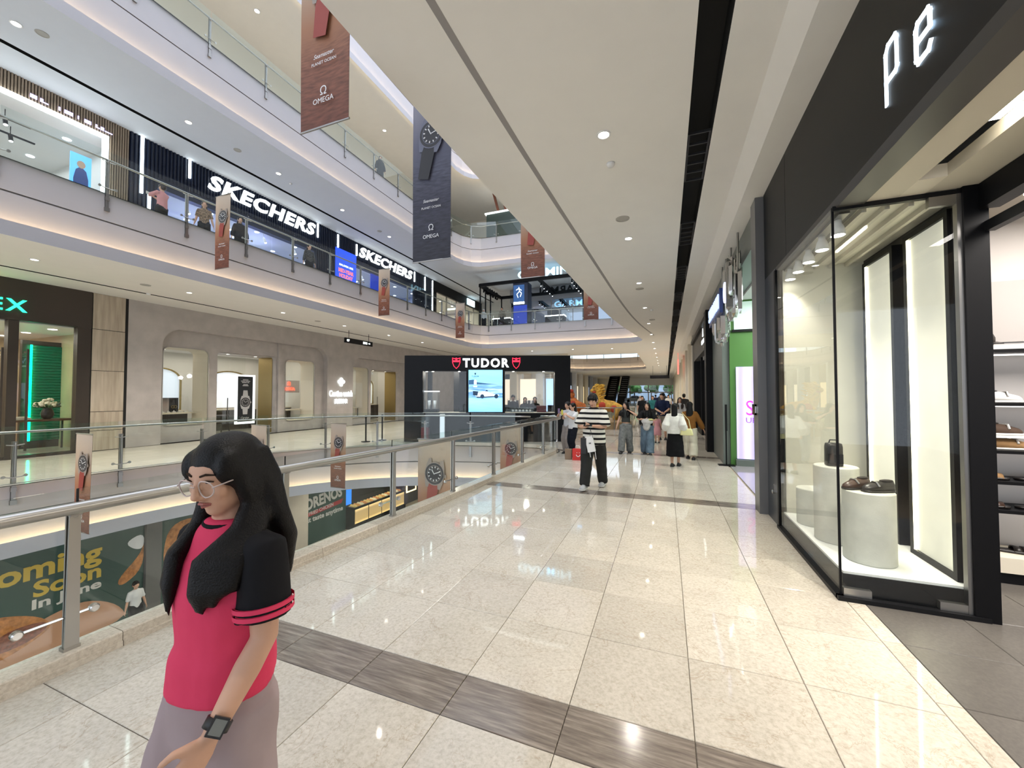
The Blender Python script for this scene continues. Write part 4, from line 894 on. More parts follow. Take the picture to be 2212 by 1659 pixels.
kpart('roof', M['black'], 0, 6.18, .5, 4.2, 3.05, 3.2); kpart('soffit', mat('kiosk_soffit', (.05, .045, .045), .3), .05, 6.1, .5, 4.2, 2.95, 3.04)
kpart('floor_plate', M['charcoal'], 0, 6.18, 0, 4.2, 0, .02)
for u in (0, 5.98): kpart('corner_post', M['black'], u, u+.2, 4.0, 4.2, .02, 3.05)
kpart('inner_pier', M['black'], 1.45, 1.95, 2.6, 3.1, .02, 2.95); kpart('inner_pier', M['black'], 2.0, 2.25, .3, .7, 1.06, 2.62)
kpart('display_sill', M['cream'], .68, 2.3, .02, .55, 1.06, 1.08); kpart('display_sill', M['cream'], 3.72, 5.6, .02, .55, 1.06, 1.08)
kpart('glass_panel', M['shopglass'], .68, 2.36, .06, .07, 1.08, 2.62); kpart('glass_panel', M['shopglass'], 3.7, 5.6, .06, .07, 1.08, 2.62)
kpart('screen_surround', M['black'], 2.3, 3.74, -.02, .3, 1.02, 2.66)
# screen: a racing car streaking over a blue track
sm, nt, b = newmat('screen_picture'); L_ = nt.links.new; tc = N(nt, 'ShaderNodeTexCoord'); mp = N(nt, 'ShaderNodeMapping'); mp.inputs['Scale'].default_value = (.7, .7, 6); L_(tc.outputs['Object'], mp.inputs[0])
nn = N(nt, 'ShaderNodeTexNoise'); nn.inputs['Scale'].default_value = 2.2; nn.inputs['Detail'].default_value = 4; L_(mp.outputs[0], nn.inputs['Vector'])
sx_ = N(nt, 'ShaderNodeSeparateXYZ'); L_(tc.outputs['Object'], sx_.inputs[0]); mr = N(nt, 'ShaderNodeMapRange'); mr.inputs[1].default_value = 1.1; mr.inputs[2].default_value = 2.6; L_(sx_.outputs[2], mr.inputs[0])
rp_ = N(nt, 'ShaderNodeValToRGB'); e = rp_.color_ramp.elements; e[0].position = 0; e[0].color = (.22, .52, .78, 1); e[1].position = 1; e[1].color = (.30, .72, .95, 1)
for p_, c_ in ((.30, (.35, .68, .90)), (.44, (.08, .24, .46)), (.5, (.5, .75, .95)), (.58, (.10, .28, .55)), (.68, (.30, .58, .85)), (.78, (.26, .66, .92))): q = e.new(p_); q.color = (*c_, 1)
ad = N(nt, 'ShaderNodeMath', operation='MULTIPLY_ADD'); ad.inputs[1].default_value = .35; L_(nn.outputs[0], ad.inputs[0]); sb = N(nt, 'ShaderNodeMath', operation='ADD'); sb.inputs[1].default_value = -.175; L_(mr.outputs[0], sb.inputs[0]); L_(sb.outputs[0], ad.inputs[2])
L_(ad.outputs[0], rp_.inputs[0]); L_(rp_.outputs[0], b.inputs['Base Color']); L_(rp_.outputs[0], b.inputs['Emission Color']); b.inputs['Emission Strength'].default_value = 1.05
SC = kpart('screen', sm, 2.39, 3.65, -.035, -.02, 1.1, 2.66)
Fk = KF(3.02, 0, -.036); scd = emis('screen_dark', (.02, .06, .13), .3); scw = emis('screen_pale', (.75, .9, 1), 1.3)
def sp(nm, P, mt, d=.001): m = MB(); m.ext(pts(Fk, P, d), -kb*.002); m.build(nm, mt, SC)
sp('car_body', [(-.42, 1.75), (-.36, 1.83), (-.2, 1.80), (-.1, 1.86), (.06, 1.86), (.14, 1.80), (.34, 1.76), (.5, 1.74), (.5, 1.70), (.1, 1.68), (-.2, 1.66), (-.36, 1.68)], scw, .001)
sp('car_wing', [(-.46, 1.72), (-.30, 1.70), (-.27, 1.86), (-.47, 1.88)], scd, .003); sp('car_floor', [(-.36, 1.66), (.46, 1.69), (.46, 1.66), (-.3, 1.62)], scd, .003)
for cx in (-.12, .4): sp('car_wheel', [(cx+.075*math.cos(R(a)), 1.68+.08*math.sin(R(a))) for a in range(0, 360, 30)], scd, .004)
sp('car_cockpit', [(-.02, 1.86), (.05, 1.92), (.1, 1.86)], scd, .004); sp('horizon_shape', [(-.62, 2.12), (-.62, 2.28), (-.45, 2.3), (-.3, 2.2), (.1, 2.15), (.45, 2.12)], emis('screen_blue', (.05, .16, .32), .5), .0005)
text('screen_text', 'TUDOR', Fk @ Matrix.Translation((-.38, 2.42, 0)), scd, SC, w=.28, h=.055, depth=.002, bold=.02); sp('screen_shield', [(-.41, 2.55), (-.35, 2.55), (-.355, 2.50), (-.38, 2.47), (-.405, 2.50)], scd)
marks('screen_caption', Fk, [(2.02, .05, [(-.45, -.31)])], scw, SC); sp('screen_badge', [(-.43, 2.12), (-.33, 2.12), (-.33, 2.26), (-.38, 2.3), (-.43, 2.26)], scw, .002)
# letters and shields on the header
slab_text('TUDOR', KF(3.03, 2.925, -.0), 1.72, .34, emis('kiosk_letter', (.95, 1, 1), 3.0), KT, bold=.03)
rs = emis('red_shield', (1, .02, .06), 1.5)
def shield(u):
    Fh = KF(u, 2.92); o = [(-.15, .2), (-.05, .17), (0, .2), (.05, .17), (.15, .2), (.15, .02), (.1, -.12), (0, -.22), (-.1, -.12), (-.15, .02)]; i = [(p[0]*.84, p[1]*.86-.004) for p in o]
    m = MB(); m.ext(pts(Fh, o, .002), -kb*.03, [pts(Fh, i, .002)]); m.ext(pts(Fh, [(-.125, .035), (.125, .035), (.125, .10), (-.125, .10)], .002), -kb*.028); m.ext(pts(Fh, [(-.03, .11), (.03, .11), (.03, .15), (-.03, .15)], .002), -kb*.026); m.build('shield_emblem', rs, KT)
shield(1.93); shield(4.16)
for u, b_ in ((1.0, .3), (2.0, .3), (4.05, .3), (5.2, .3), (.75, .35), (4.2, .9), (5.4, 1.0), (2.2, .9)):
    m = MB(); m.lathe([(.04, -.012), (.04, 0)], KO+kr*u+kb*b_+Vector((0, 0, 2.62 if b_ < .5 else 2.95)), 10); m.build('spot_lens', M['lamp'], KT)
for u, b_ in ((1.5, 1.6), (4.6, 1.6)): point('kiosk_lamp', KO+kr*u+kb*b_+Vector((0, 0, 2.8)), 110, parent=KT)
# showcases on the sills and by the base
for i, (u, w_, h_) in enumerate(((.72, .5, .78),)):
    t = thing('watch_showcase', 'slim lit glass watch showcase at the left end of the black kiosk', 'showcase', KO+kr*(u+w_/2)+kb*.3+Vector((0, 0, 1.08)))
    m = MB(); kbox(m, u, u+w_, .12, .5, 1.08, 1.14); m.build('plinth', M['black'], t); m = MB(); kbox(m, u, u+w_, .12, .5, 1.2, 1.85); m.build('glass_case', M['shopglass'], t)
    m = MB(); kbox(m, u, u+w_, .12, .5, 1.85, 1.88); m.build('case_lid', M['shoplightc'], t); m = MB(); kbox(m, u, u+w_, .12, .5, 1.14, 1.2); m.build('case_floor', M['charcoal'], t)
    for k in range(2): m = MB(); m.smooth = True; m.tube([KO+kr*(u+.14+.22*k)+kb*.3+Vector((0, .0, 1.2)), KO+kr*(u+.14+.22*k)+kb*.3+Vector((0, 0, 1.52))], [.04, .06], 10); m.build('watch_stand', M['white'], t)
t = thing('watch_showcase', 'low glass watch counter behind the right window of the black kiosk', 'showcase', KO+kr*4.3+kb*.45+Vector((0, 0, 1.08)))
m = MB(); kbox(m, 3.95, 4.8, .2, .55, 1.08, 1.1); m.build('plinth', M['black'], t); m = MB(); kbox(m, 3.95, 4.8, .2, .55, 1.1, 1.26); m.build('glass_case', M['shopglass'], t)
for k in range(6): m = MB(); kbox(m, 4.0+k*.13, 4.08+k*.13, .3, .42, 1.1, 1.17); m.build('watch_cushion', M['white'], t)
m = MB(); kbox(m, 4.95, 5.3, .25, .55, 1.08, 1.32); tag(m.build('display_box', mat('dark_red_box', (.10, .015, .02), .4)), 'dark red display box behind the right kiosk window', 'box')
t = thing('sign_totem', 'slim white illuminated totem in front of the black kiosk base', 'sign', KO+kr*1.5-kb*.25)
m = MB(); kbox(m, 1.38, 1.56, -.32, -.26, 0, 1.04); m.build('totem_body', M['white'], t); m = MB(); kbox(m, 1.39, 1.55, -.325, -.32, .05, 1.0); m.build('totem_face', emis('totem_face', (.62, .68, .75), .7), t)
t = thing('showcase_column', 'dark red-lit watch column standing before the left of the black kiosk base', 'showcase', KO+kr*.85-kb*.3)
m = MB(); kbox(m, .72, .98, -.4, -.16, 0, .55); m.build('column', mat('deep_red', (.16, .01, .012), .4), t); m = MB(); kbox(m, .72, .98, -.4, -.16, .55, .95); m.build('glass_case', M['shopglass'], t); m = MB(); m.smooth = True; m.ball(KO+kr*.85-kb*.28+Vector((0, 0, .66)), .05, 10, 8); m.build('watch_dial', M['white'], t)
for i, yy in enumerate((9.75, 10.35)):
    pass
# two slim black posts on the far walkway, left of the kiosk
for i, (x, y) in enumerate(((-10.35, 11.6), (-10.1, 12.2))):
    t = thing('queue_post', 'slim black queue post left of the black kiosk, %s one' % ('left', 'right')[i], 'post', (x, y, 0), group='queue posts')
    m = MB(); m.lathe([(.16, 0), (.16, .015), (.03, .03)], (x, y, 0), 16); m.build('foot', M['black'], t); m = MB(); m.cyl((x, y, .02), (x, y, .95), .028, 10); m.build('pole', M['black'], t); m = MB(); m.cyl((x, y, .88), (x, y, .98), .04, 10); m.build('belt_head', M['black'], t)
# bright shops behind the kiosk
PK = thing('shopfront', 'pale department store front with PARKSON lettering seen through the black kiosk', 'shopfront', (-8, 29.5, 0))
m = MB(); m.box(-16.4, 29.6, 3.4, -7.0, 29.8, 4.9); m.build('fascia_band', M['cream'], PK)
for i, x in enumerate((-16, -13.6, -11.4, -9.2, -7.2)): m = MB(); m.box(x-.3, 29.4, 0, x+.3, 29.8, 3.4); m.build('column', M['white'] if i % 2 else M['cream'], PK)
for i, (x0, x1, c) in enumerate(((-15.7, -13.9, (.9, .72, .5)), (-13.3, -11.7, (.85, .7, .55)), (-11.1, -9.5, (.9, .75, .6)), (-8.9, -7.5, (.45, .68, 1)))):
    m = MB(); m.box(x0, 30.2, .4, x1, 30.3, 3.0); m.build('lit_display', emis('lit_display_%d' % i, c, .9), PK); m = MB(); m.box(x0+.2, 29.95, .0, x1-.2, 30.1, .9); m.build('display_plinth', M['charcoal'], PK)
text('sign_letters', 'PARKSON', frame((-9.0, 29.55, 3.9), (1, 0, 0)), emis('parkson_letter', (.5, .7, 1), 1.8), PK, w=2.6, h=.55, depth=.05, bold=.03)
for i in range(4):
    t = thing('clothes_rail', 'clothes rail of dark garments in the store seen through the kiosk, %s' % ('first from left', 'second from left', 'third from left', 'fourth from left')[i], 'clothes rail', (-13.5+i*1.3, 28.2, 0), group='clothes rails')
    x = -13.5+i*1.3; m = MB(); m.tube([(x-.5, 28.2, 0), (x-.5, 28.2, 1.4), (x+.5, 28.2, 1.4), (x+.5, 28.2, 0)], .015, 6); m.build('rack', M['steel'], t)
    for k in range(5): m = MB(); m.smooth = True; m.loft([[(x-.36+k*.17-.03, 28.0, 1.3), (x-.36+k*.17+.03, 28.0, 1.3), (x-.36+k*.17+.03, 28.4, 1.3), (x-.36+k*.17-.03, 28.4, 1.3)], [(x-.36+k*.17-.05, 27.95, .6), (x-.36+k*.17+.05, 27.95, .6), (x-.36+k*.17+.05, 28.45, .6), (x-.36+k*.17-.05, 28.45, .6)]]); m.build('garment', M['white'] if k % 2 else M['charcoal'], t)

# ================================================================ GARMIN KIOSK on the first upper level
GK = thing('sports_kiosk', 'open black steel frame kiosk with cyan GARMIN letters on the first upper level', 'kiosk', (-9.2, 27.5, 6.5))
gx0, gx1, gy0, gy1, gz = -12.6, -5.8, 25.7, 29.7, 9.72
for a, b_ in (((gx0, gy0), (gx1, gy0)), ((gx1, gy0), (gx1, gy1)), ((gx0, gy1), (gx1, gy1)), ((gx0, gy0), (gx0, gy1)), ((-8.1, gy0), (-8.1, gy1)), ((-9.9, gy0), (-9.9, gy1))):
    m = MB(); m.bar((*a, gz), (*b_, gz), .16, .22); m.build('roof_beam', M['black'], GK)
for x, y in ((gx0+.05, gy0), (gx0+.05, gy0+.9), (gx0+.05, gy0+1.8), (gx0+.05, gy1), (gx1, gy1)): m = MB(); m.box(x-.04, y-.04, 6.5, x+.04, y+.04, gz-.1); m.build('post', M['black'], GK)
m = MB(); m.box(-10.0, gy0+.05, 6.5, -8.9, gy0+.9, gz-.1); m.build('tower', navyf, GK); m = MB(); m.box(-9.95, gy0+.02, 8.25, -9.15, gy0+.05, 9.45); SCR = m.build('tower_screen', mat('tower_screen', (.02, .05, .12), .2, emit=(.03, .09, .25), es=1), GK)
Ft = frame((-9.55, gy0+.018, 8.9), (1, 0, 0)); m = MB()
for p, q in (((0, .4), (.05, .1)), ((.05, .1), (-.15, -.1)), ((-.15, -.1), (-.05, -.35)), ((.05, .1), (.2, -.05)), ((.2, -.05), (.1, -.3)), ((0, .3), (.2, .15)), ((0, .3), (-.2, .2))): m.bar(Ft @ Vector((*p, .002)), Ft @ Vector((*q, .002)), .05, .004, (0, 1, 0))
m.build('runner_print', M['letterw'], SCR); m = MB(); m.box(-9.95, gy0+.015, 8.1, -9.15, gy0+.05, 8.25); m.build('screen_caption', M['ledw'], SCR)
m = MB(); m.box(-9.95, gy0+.02, 6.6, -8.95, gy0+.04, 8.0); m.build('blue_panel', emis('blue_panel', (.02, .05, .4), .5), GK)
text('sign_letters', 'GARMIN', frame((-7.75, gy0, 10.13), (1, 0, 0)), emis('cyan_letter', (.45, .82, 1), 2.2), GK, w=3.7, h=.55, depth=.06, bold=.02)
text('sign_letters', 'GARMIN', frame((-7.6, gy1+.1, 9.95), (-1, 0, 0)), M['black'], GK, w=3.4, h=.6, depth=.06, bold=.02)
text('sign_letters', 'GARMIN', frame((gx0-.05, 27.9, 9.7), (0, -1, 0)), M['black'], GK, w=2.8, h=.6, depth=.06, bold=.02)
for bx in (-8.1, -5.9, -9.9):
    for k in range(5): y = gy0+.6+k*.75; m = MB(); m.cyl((bx, y, gz-.1), (bx, y, gz-.34), .045, 8); m.lathe([(.04, 0), (.04, .006)], (bx, y, gz-.347), 8); m.build('spot_head', [M['black']], GK); m = MB(); m.lathe([(.035, 0), (.035, .006)], (bx, y, gz-.356), 8); m.build('spot_lens', M['lampcool'], GK)
for i, (x, y) in enumerate(((-11.4, 27.2), (-7.4, 27.6))):
    t = thing('display_counter', 'dark display counter inside the black frame kiosk, %s' % ('left', 'right')[i], 'counter', (x, y, 6.5)); m = MB(); m.box(x-.7, y-.3, 6.5, x+.7, y+.3, 7.4); m.build('body', M['charcoal'], t); m = MB(); m.box(x-.72, y-.32, 7.4, x+.72, y+.32, 7.46); m.build('lit_top', M['ledw'], t)
# dark glass front behind it that mirrors the shoe shop
t = thing('shopfront', 'dark reflecting glass shopfront behind the black frame kiosk', 'shopfront', (-6, 30.6, 6.5))
for k in range(6): m = MB(); m.box(-12+k*1.75, 30.5, 6.55, -10.3+k*1.75, 30.52, 9.4); m.build('glass_panel', M['mirror'], t)
m = MB(); m.box(-12.1, 30.45, 9.4, -1.4, 30.7, 10.49); m.build('header', mat('grey_header', (.30, .30, .32), .5), t)
# second-level end: dark green panel, ledge and red timber frame
t = thing('display_counter', 'dark green panelled counter with a white ledge on the second upper level', 'counter', (-10.5, 26.2, 12.55))
m = MB(); m.box(-12.2, 26, 12.55, -6, 26.3, 15.0); m.build('panel', mat('dark_green_panel', (.03, .05, .04), .4), t); m = MB(); m.box(-12.3, 25.9, 15.0, -6, 26.4, 15.1); m.build('ledge', M['letterw'], t)
t = thing('timber_frame', 'red-brown timber lattice with a small lamp above the green counter', 'timber frame', (-11, 26.3, 15.12)); rb = mat('red_timber', (.16, .05, .025), .5)
for x in (-11.3, -10.7): m = MB(); m.bar((x, 26.2, 15.12), (x-.9, 26.2, 18.4), .16, .14, (0, 1, 0)); m.build('slanted_post', rb, t)
for k in range(7): m = MB(); m.bar((-10.1+k*.42, 26.2, 15.12), (-10.3+k*.42, 26.2, 16.5), .06, .06, (0, 1, 0)); m.build('lattice_bar', rb, t)
for z in (15.7, 16.3): m = MB(); m.bar((-10.3, 26.2, z), (-7.2, 26.2, z), .05, .05); m.build('lattice_rail', rb, t)
m = MB(); m.box(-10.95, 26.0, 16.9, -10.35, 26.2, 17.1); m.build('lamp', M['lamp'], t); m = MB(); m.bar((-12.4, 26.2, 18.3), (-10.9, 26.2, 18.3), .2, .2); m.build('cross_beam', rb, t)
# ================================================================ NEAR SHOPS ON THE RIGHT
XR = 1.38
PD = thing('shopfront', 'charcoal shopfront with white P e letters and a bright corner display window', 'shopfront', (XR, 4, 0))
def pbox(nm, mt, *a, parent=PD): m = MB(); m.box(*a); return m.build(nm, mt, parent)
pbox('fascia_panel', M['charcoal'], XR, -2.5, 3.44, 1.6, 5.62, 4.7); pbox('fascia_panel', M['charcoal'], XR, 5.63, 3.44, 1.6, 6.72, 4.7)
m = MB(); m.add([(XR, -2.5, 3.44), (XR+.03, -2.5, 3.385), (XR+.22, -2.5, 3.385), (XR+.22, -2.5, 3.44), (XR, 6.15, 3.44), (XR+.03, 6.15, 3.385), (XR+.22, 6.15, 3.385), (XR+.22, 6.15, 3.44)], [(0, 1, 5, 4), (1, 2, 6, 5), (2, 3, 7, 6), (0, 3, 2, 1), (4, 5, 6, 7)]); m.build('fascia_lip', mat('lip_grey', (.06, .055, .05), .4), PD)
pbox('side_pier', mat('blue_charcoal', (.030, .034, .042), .32), XR, 6.14, 0, 2.4, 6.72, 3.44)
pbox('pier_edge', M['black'], XR-.015, 6.10, .0, XR+.06, 6.16, 3.4)
le = emis('cool_white_letter', (.78, .90, 1), 2.6); Fx = frame((XR-.001, 0, 0), (0, -1, 0))
def strokes(nm, y, z, P, w_=.03):
    m = MB()
    for a, b_ in zip(P, P[1:]):
        A = Vector((XR-.006, y-a[0], z+a[1])); B = Vector((XR-.006, y-b_[0], z+b_[1])); d = (B-A).normalized()*w_/2; m.bar(A-d, B+d, w_, .008, (1, 0, 0))
    m.build(nm, le, PD)
strokes('letter_p', 3.26, 3.66, [(0, 0), (0, .33), (.03, .37), (.11, .37), (.13, .34), (.13, .16), (.11, .14), (.0, .14)])
strokes('letter_e', 2.93, 3.66, [(.13, .03), (.11, .0), (.02, .0), (0, .03), (0, .20), (.02, .23), (.11, .23), (.13, .2), (.13, .12), (.0, .12)])
strokes('letter_d', 2.50, 3.66, [(.13, .38), (.13, 0), (.02, 0), (0, .03), (0, .2), (.02, .23), (.13, .23)]); strokes('letter_r', 2.10, 3.66, [(0, 0), (0, .23), (.1, .23)]); strokes('letter_o', 1.75, 3.66, [(0, .03), (0, .2), (.02, .23), (.11, .23), (.13, .2), (.13, .03), (.11, 0), (.02, 0), (0, .03)])
# corner display window
pbox('plinth', M['black'], XR+.03, 4.25, 0, 2.28, 6.14, .2); pbox('plinth_skirt', M['charcoal'], XR-.03, 4.19, 0, XR+.03, 6.14, .035); pbox('plinth_skirt', M['charcoal'], XR-.03, 4.16, 0, 2.3, 4.22, .035)
pbox('window_floor', mat('white_gloss', (.86, .87, .86), .35), XR+.04, 4.26, .2, 2.28, 6.14, .22)
pbox('front_glass', M['shopglass'], XR, 4.225, .036, XR+.012, 6.10, 3.39); pbox('side_glass', M['shopglass'], XR+.02, 4.212, .036, 2.21, 4.224, 3.36)
pbox('glass_joint', M['black'], XR-.004, 4.208, .036, XR+.012, 4.224, 3.39); pbox('head_channel', M['charcoal'], XR+.0, 4.2, 3.36, 2.3, 4.24, 3.40)
for x in (1.40, 2.02): pbox('patch_fitting', M['steel'], x, 4.195, .036, x+.19, 4.24, .10)
pbox('patch_fitting', M['steel'], 2.02, 4.195, 3.28, 2.21, 4.24, 3.36)
creamw = mat('window_plaster', (.64, .62, .53), .6, vary=.05, vscale=2)
pbox('window_end_wall', creamw, XR+.07, 6.08, .22, 2.4, 6.14, 3.44); pbox('window_ceiling', creamw, XR+.06, 4.25, 3.40, 2.4, 6.1, 3.44)
for k in range(4): x = 1.62+k*.16; pbox('ceiling_batten', mat('batten_%d' % k, (.50, .47, .40), .5), x, 4.3, 3.35, x+.035, 6.06, 3.40)
pbox('ceiling_track', M['steel'], XR+.08, 4.3, 3.36, XR+.16, 6.06, 3.40)
pbox('window_back', mat('window_back_dark', (.03, .028, .027), .5), 2.30, 4.3, .22, 2.36, 6.1, 3.40)
lin = mat('linen_panel', (.66, .65, .58), .8, vary=.06, vscale=3, bump=.1, bscale=120, emit=(.9, .88, .75), es=.28)
wl = emis('panel_edge_light', (1, .95, .68), 9)
for y0, y1 in ((4.34, 5.0), (5.2, 5.86)):
    t = thing('linen_lightbox', 'tall linen light panel in a black frame in the corner window, %s' % ('right one' if y0 < 5 else 'left one'), 'lightbox', (2.22, (y0+y1)/2, .22), group='linen panels')
    m = MB(); m.ext(pts(frame((2.2, 0, 0), (0, -1, 0)), [(-y1, .22), (-y0, .22), (-y0, 3.3), (-y1, 3.3)]), (.09, 0, 0), [pts(frame((2.2, 0, 0), (0, -1, 0)), [(-y1+.05, .27), (-y0-.05, .27), (-y0-.05, 3.25), (-y1+.05, 3.25)])]); m.build('panel_frame', M['black'], t)
    m = MB(); m.box(2.225, y0+.05, .27, 2.25, y1-.05, 3.25); m.build('linen', lin, t)
    m = MB(); m.box(2.205, y1-.062, .27, 2.222, y1-.05, 3.25); m.build('edge_light', wl, t); m = MB(); m.box(2.205, y0+.05, .27, 2.222, y0+.058, 3.25); m.build('edge_light', wl, t)
for k, y in enumerate((4.45, 4.85, 5.25, 5.62, 5.95)):
    t = thing('track_spotlight', 'white track spotlight in the corner display window, %s' % ('nearest the corner', 'second from the corner', 'third from the corner', 'fourth from the corner', 'farthest from the corner')[k], 'spotlight', (XR+.12, y, 3.36), group='window spotlights')
    m = MB(); m.smooth = True; m.lathe([(.03, 0), (.03, -.03), (.045, -.06), (.062, -.14), (.058, -.14)], (XR+.12, y, 3.36), 16); m.build('lamp_head', M['white'], t); m = MB(); m.lathe([(.052, 0), (.052, -.006)], (XR+.12, y, 3.225), 14); m.build('lens', emis('spot_lens', (1, .96, .85), 30), t)
    spot('window_spot_beam', (XR+.13, y, 3.2), 55, 95, .8, (1, .95, .82), parent=t)
ped = mat('concrete_white', (.58, .58, .52), .7, vary=.09, vscale=6, bump=.12, bscale=70)
for i, (x, y, r, z1, l) in enumerate(((1.74, 4.62, .19, .86, 'front concrete pedestal carrying the brown loafers'), (1.66, 5.12, .19, 1.0, 'tall concrete pedestal carrying the black bag'), (1.62, 5.66, .17, .64, 'short empty concrete pedestal at the back of the window'))):
    m = MB(); m.smooth = True; m.lathe([(r-.006, .22), (r, .228), (r, z1-.008), (r-.006, z1)], (x, y, 0), 40); o = m.build('pedestal', ped); shade(o.data, 30); tag(o, l, 'pedestal', 'window pedestals')
def shoe(label, x, y, z, rz, upper, sole, kind='loafer', s=1, group=None):
    t = thing('shoe', label, 'shoe', (x, y, z), rz, group); Lf = .28*s
    outl = lambda f, k=1: [(-.5, 0, f), ]
    def sec(u):   # half width along the length (u 0 heel .. 1 toe)
        return (.032+.014*math.sin(u*math.pi*.9)+.006*u) * (1 if u < .85 else math.sqrt(max(.02, 1-((u-.85)/.16)**2))) * (1 if u > .1 else math.sqrt(max(.05, 1-((.1-u)/.11)**2)))
    us = [0, .04, .1, .2, .35, .5, .65, .8, .9, .96, 1.0]; n = 10
    def ring(u, z0, h): w2 = sec(u); yy = (u-.5)*Lf; return [(w2*s*math.cos(a), yy, z0+(h*math.sin(a) if math.sin(a) > 0 else 0)) for a in [2*math.pi*i/n for i in range(n)]]
    m = MB(); m.smooth = True
    if kind == 'sandal':
        m.loft([[(sec(u)*s, (u-.5)*Lf, .001), (sec(u)*s, (u-.5)*Lf, .022), (-sec(u)*s, (u-.5)*Lf, .022), (-sec(u)*s, (u-.5)*Lf, .001)] for u in us]); m.build('sole', sole, t, local=True)
        for c0 in (.52, .72):
            m = MB(); m.smooth = True; m.loft([[(.048*s*math.cos(R(a)), (c0-.5)*Lf-.035*s, .015+.05*math.sin(R(a))), (.048*s*math.cos(R(a)), (c0-.5)*Lf+.035*s, .012+.045*math.sin(R(a))), (.040*s*math.cos(R(a)), (c0-.5)*Lf+.03*s, .012+.038*math.sin(R(a))), (.040*s*math.cos(R(a)), (c0-.5)*Lf-.03*s, .015+.042*math.sin(R(a)))] for a in range(0, 181, 20)]); m.build('strap', upper, t, local=True)
    else:
        m.loft([[(sec(u)*1.04*s, (u-.5)*Lf*1.02, .0), (sec(u)*1.04*s, (u-.5)*Lf*1.02, .018), (-sec(u)*1.04*s, (u-.5)*Lf*1.02, .018), (-sec(u)*1.04*s, (u-.5)*Lf*1.02, .0)] for u in us]); m.build('sole', sole, t, local=True)
        hs = [.066, .088, .094, .090, .086, .082, .070, .056, .046, .034, .016]; m = MB(); m.smooth = True; m.loft([ring(u, .016, h*s) for u, h in zip(us, hs)]); up = m.build('upper', upper, t, local=True)
        m = MB(); m.smooth = True; m.ball((0, -.072*s, .100*s), (.027*s, .062*s, .012), 12, 6); m.build('opening', mat('shoe_lining', (.02, .015, .012), .8), up, local=True)
        m = MB(); m.tube([(-.047*s, .028*s, .055*s), (-.022*s, .034*s, .090*s), (.022*s, .034*s, .090*s), (.047*s, .028*s, .055*s)], .008*s, 6); m.build('strap_bar', M['steel'] if kind == 'loafer' else sole, up, local=True)
    return t
bl_ = mat('black_leather', (.014, .011, .010), .35); br_ = mat('brown_leather', (.05, .024, .016), .35); tan = mat('tan_suede', (.30, .17, .07), .8); dbr = mat('dark_suede', (.07, .04, .025), .8); wht = mat('white_rubber', (.8, .78, .74), .6)
shoe('brown loafer on the front pedestal, left of the pair', 1.67, 4.66, .862, R(120), br_, bl_, group='loafers in the window'); shoe('black loafer on the front pedestal, right of the pair', 1.80, 4.58, .862, R(110), bl_, bl_, group='loafers in the window')
t = thing('backpack', 'small black structured bag standing on the tall pedestal', 'bag', (1.64, 5.1, 1.0)); m = MB(); m.smooth = True
m.loft([[(1.64+p[0]*k, 5.1+p[1]*k, z) for p in rrect(.15, .1, .03, 3)] for z, k in ((1.002, .9), (1.01, 1), (1.2, .98), (1.235, .9), (1.24, .7))]); m.build('body', bl_, t); m = MB(); m.box(1.575, 5.03, 1.03, 1.70, 5.052, 1.13); m.build('pocket', M['charcoal'], t); m = MB(); m.tube([(1.60, 5.1, 1.235), (1.61, 5.1, 1.27), (1.67, 5.1, 1.27), (1.68, 5.1, 1.235)], .007, 6); m.build('handle', bl_, t)
# entrance recess and interior
pbox('recess_soffit', mat('recess_cream', (.62, .57, .46), .6), 1.6, -2.5, 3.40, 1.83, 4.2, 3.5); pbox('recess_soffit', mat('recess_cream2', (.62, .57, .46), .6), 2.0, -2.5, 3.405, 2.44, 4.2, 3.5); pbox('recess_soffit', M['cream'], 1.83, 3.92, 3.40, 2.0, 4.2, 3.5)
pbox('soffit_slot', M['slot'], 1.83, -2.5, 3.55, 2.0, 3.92, 3.58)
m = MB(); m.smooth = True; m.lathe([(.06, 0), (.075, -.06), (.07, -.06)], (1.915, 3.15, 3.55), 16); m.build('slot_lamp', M['chrome'], PD); pbox('slot_lens', M['lamp'], 1.87, 2.6, 3.47, 1.96, 3.35, 3.5)
spot('entrance_beam', (1.9, 2.9, 3.44), 260, 130, .8, parent=PD)
pbox('corner_column', M['black'], 2.215, 4.17, 0, 2.36, 4.29, 3.42); pbox('corner_post', M['steeldark'], 2.185, 4.19, .03, 2.214, 4.24, 3.36)
pbox('door_head', M['black'], 2.30, .5, 3.20, 2.42, 4.168, 3.40); pbox('transom', M['charcoal'], 2.33, .5, 3.02, 2.39, 4.168, 3.10)
IN = thing('shop_interior', 'interior of the shoe shop with dark shelves on a pale wall at the right edge', 'shop interior', (4, 4, 0), kind='structure')
pi = lambda nm, mt, *a: pbox(nm, mt, *a, parent=IN)
pi('shop_back', mat('interior_wall', (.55, .51, .48), .6), 2.44, 5.55, 0, 8, 5.62, 3.6); pi('shop_ceiling', mat('interior_ceiling', (.55, .50, .42), .6), 2.44, -2, 3.55, 8, 5.6, 3.62); pi('ceiling_slot', M['slot'], 2.6, 4.6, 3.53, 8, 4.66, 3.55); pi('ceiling_lamp', M['shoplight'], 3.0, 4.85, 3.53, 8, 4.9, 3.55); pi('shop_side', M['cream'], 7.9, -2, 0, 8, 5.6, 3.6)
pi('picture_board', mat('board_grey', (.40, .37, .35), .6), 2.9, 5.5, 2.28, 5, 5.54, 2.9)
RK = thing('shelf_unit', 'wall shelf unit with black shelves of shoes at the right edge', 'shelf', (3.6, 5.35, 0))
for z in (2.18, 1.67, 1.22, .93, .66): m = MB(); m.box(2.6, 5.15, z-.03, 5.0, 5.52, z); m.build('shelf', M['black'], RK)
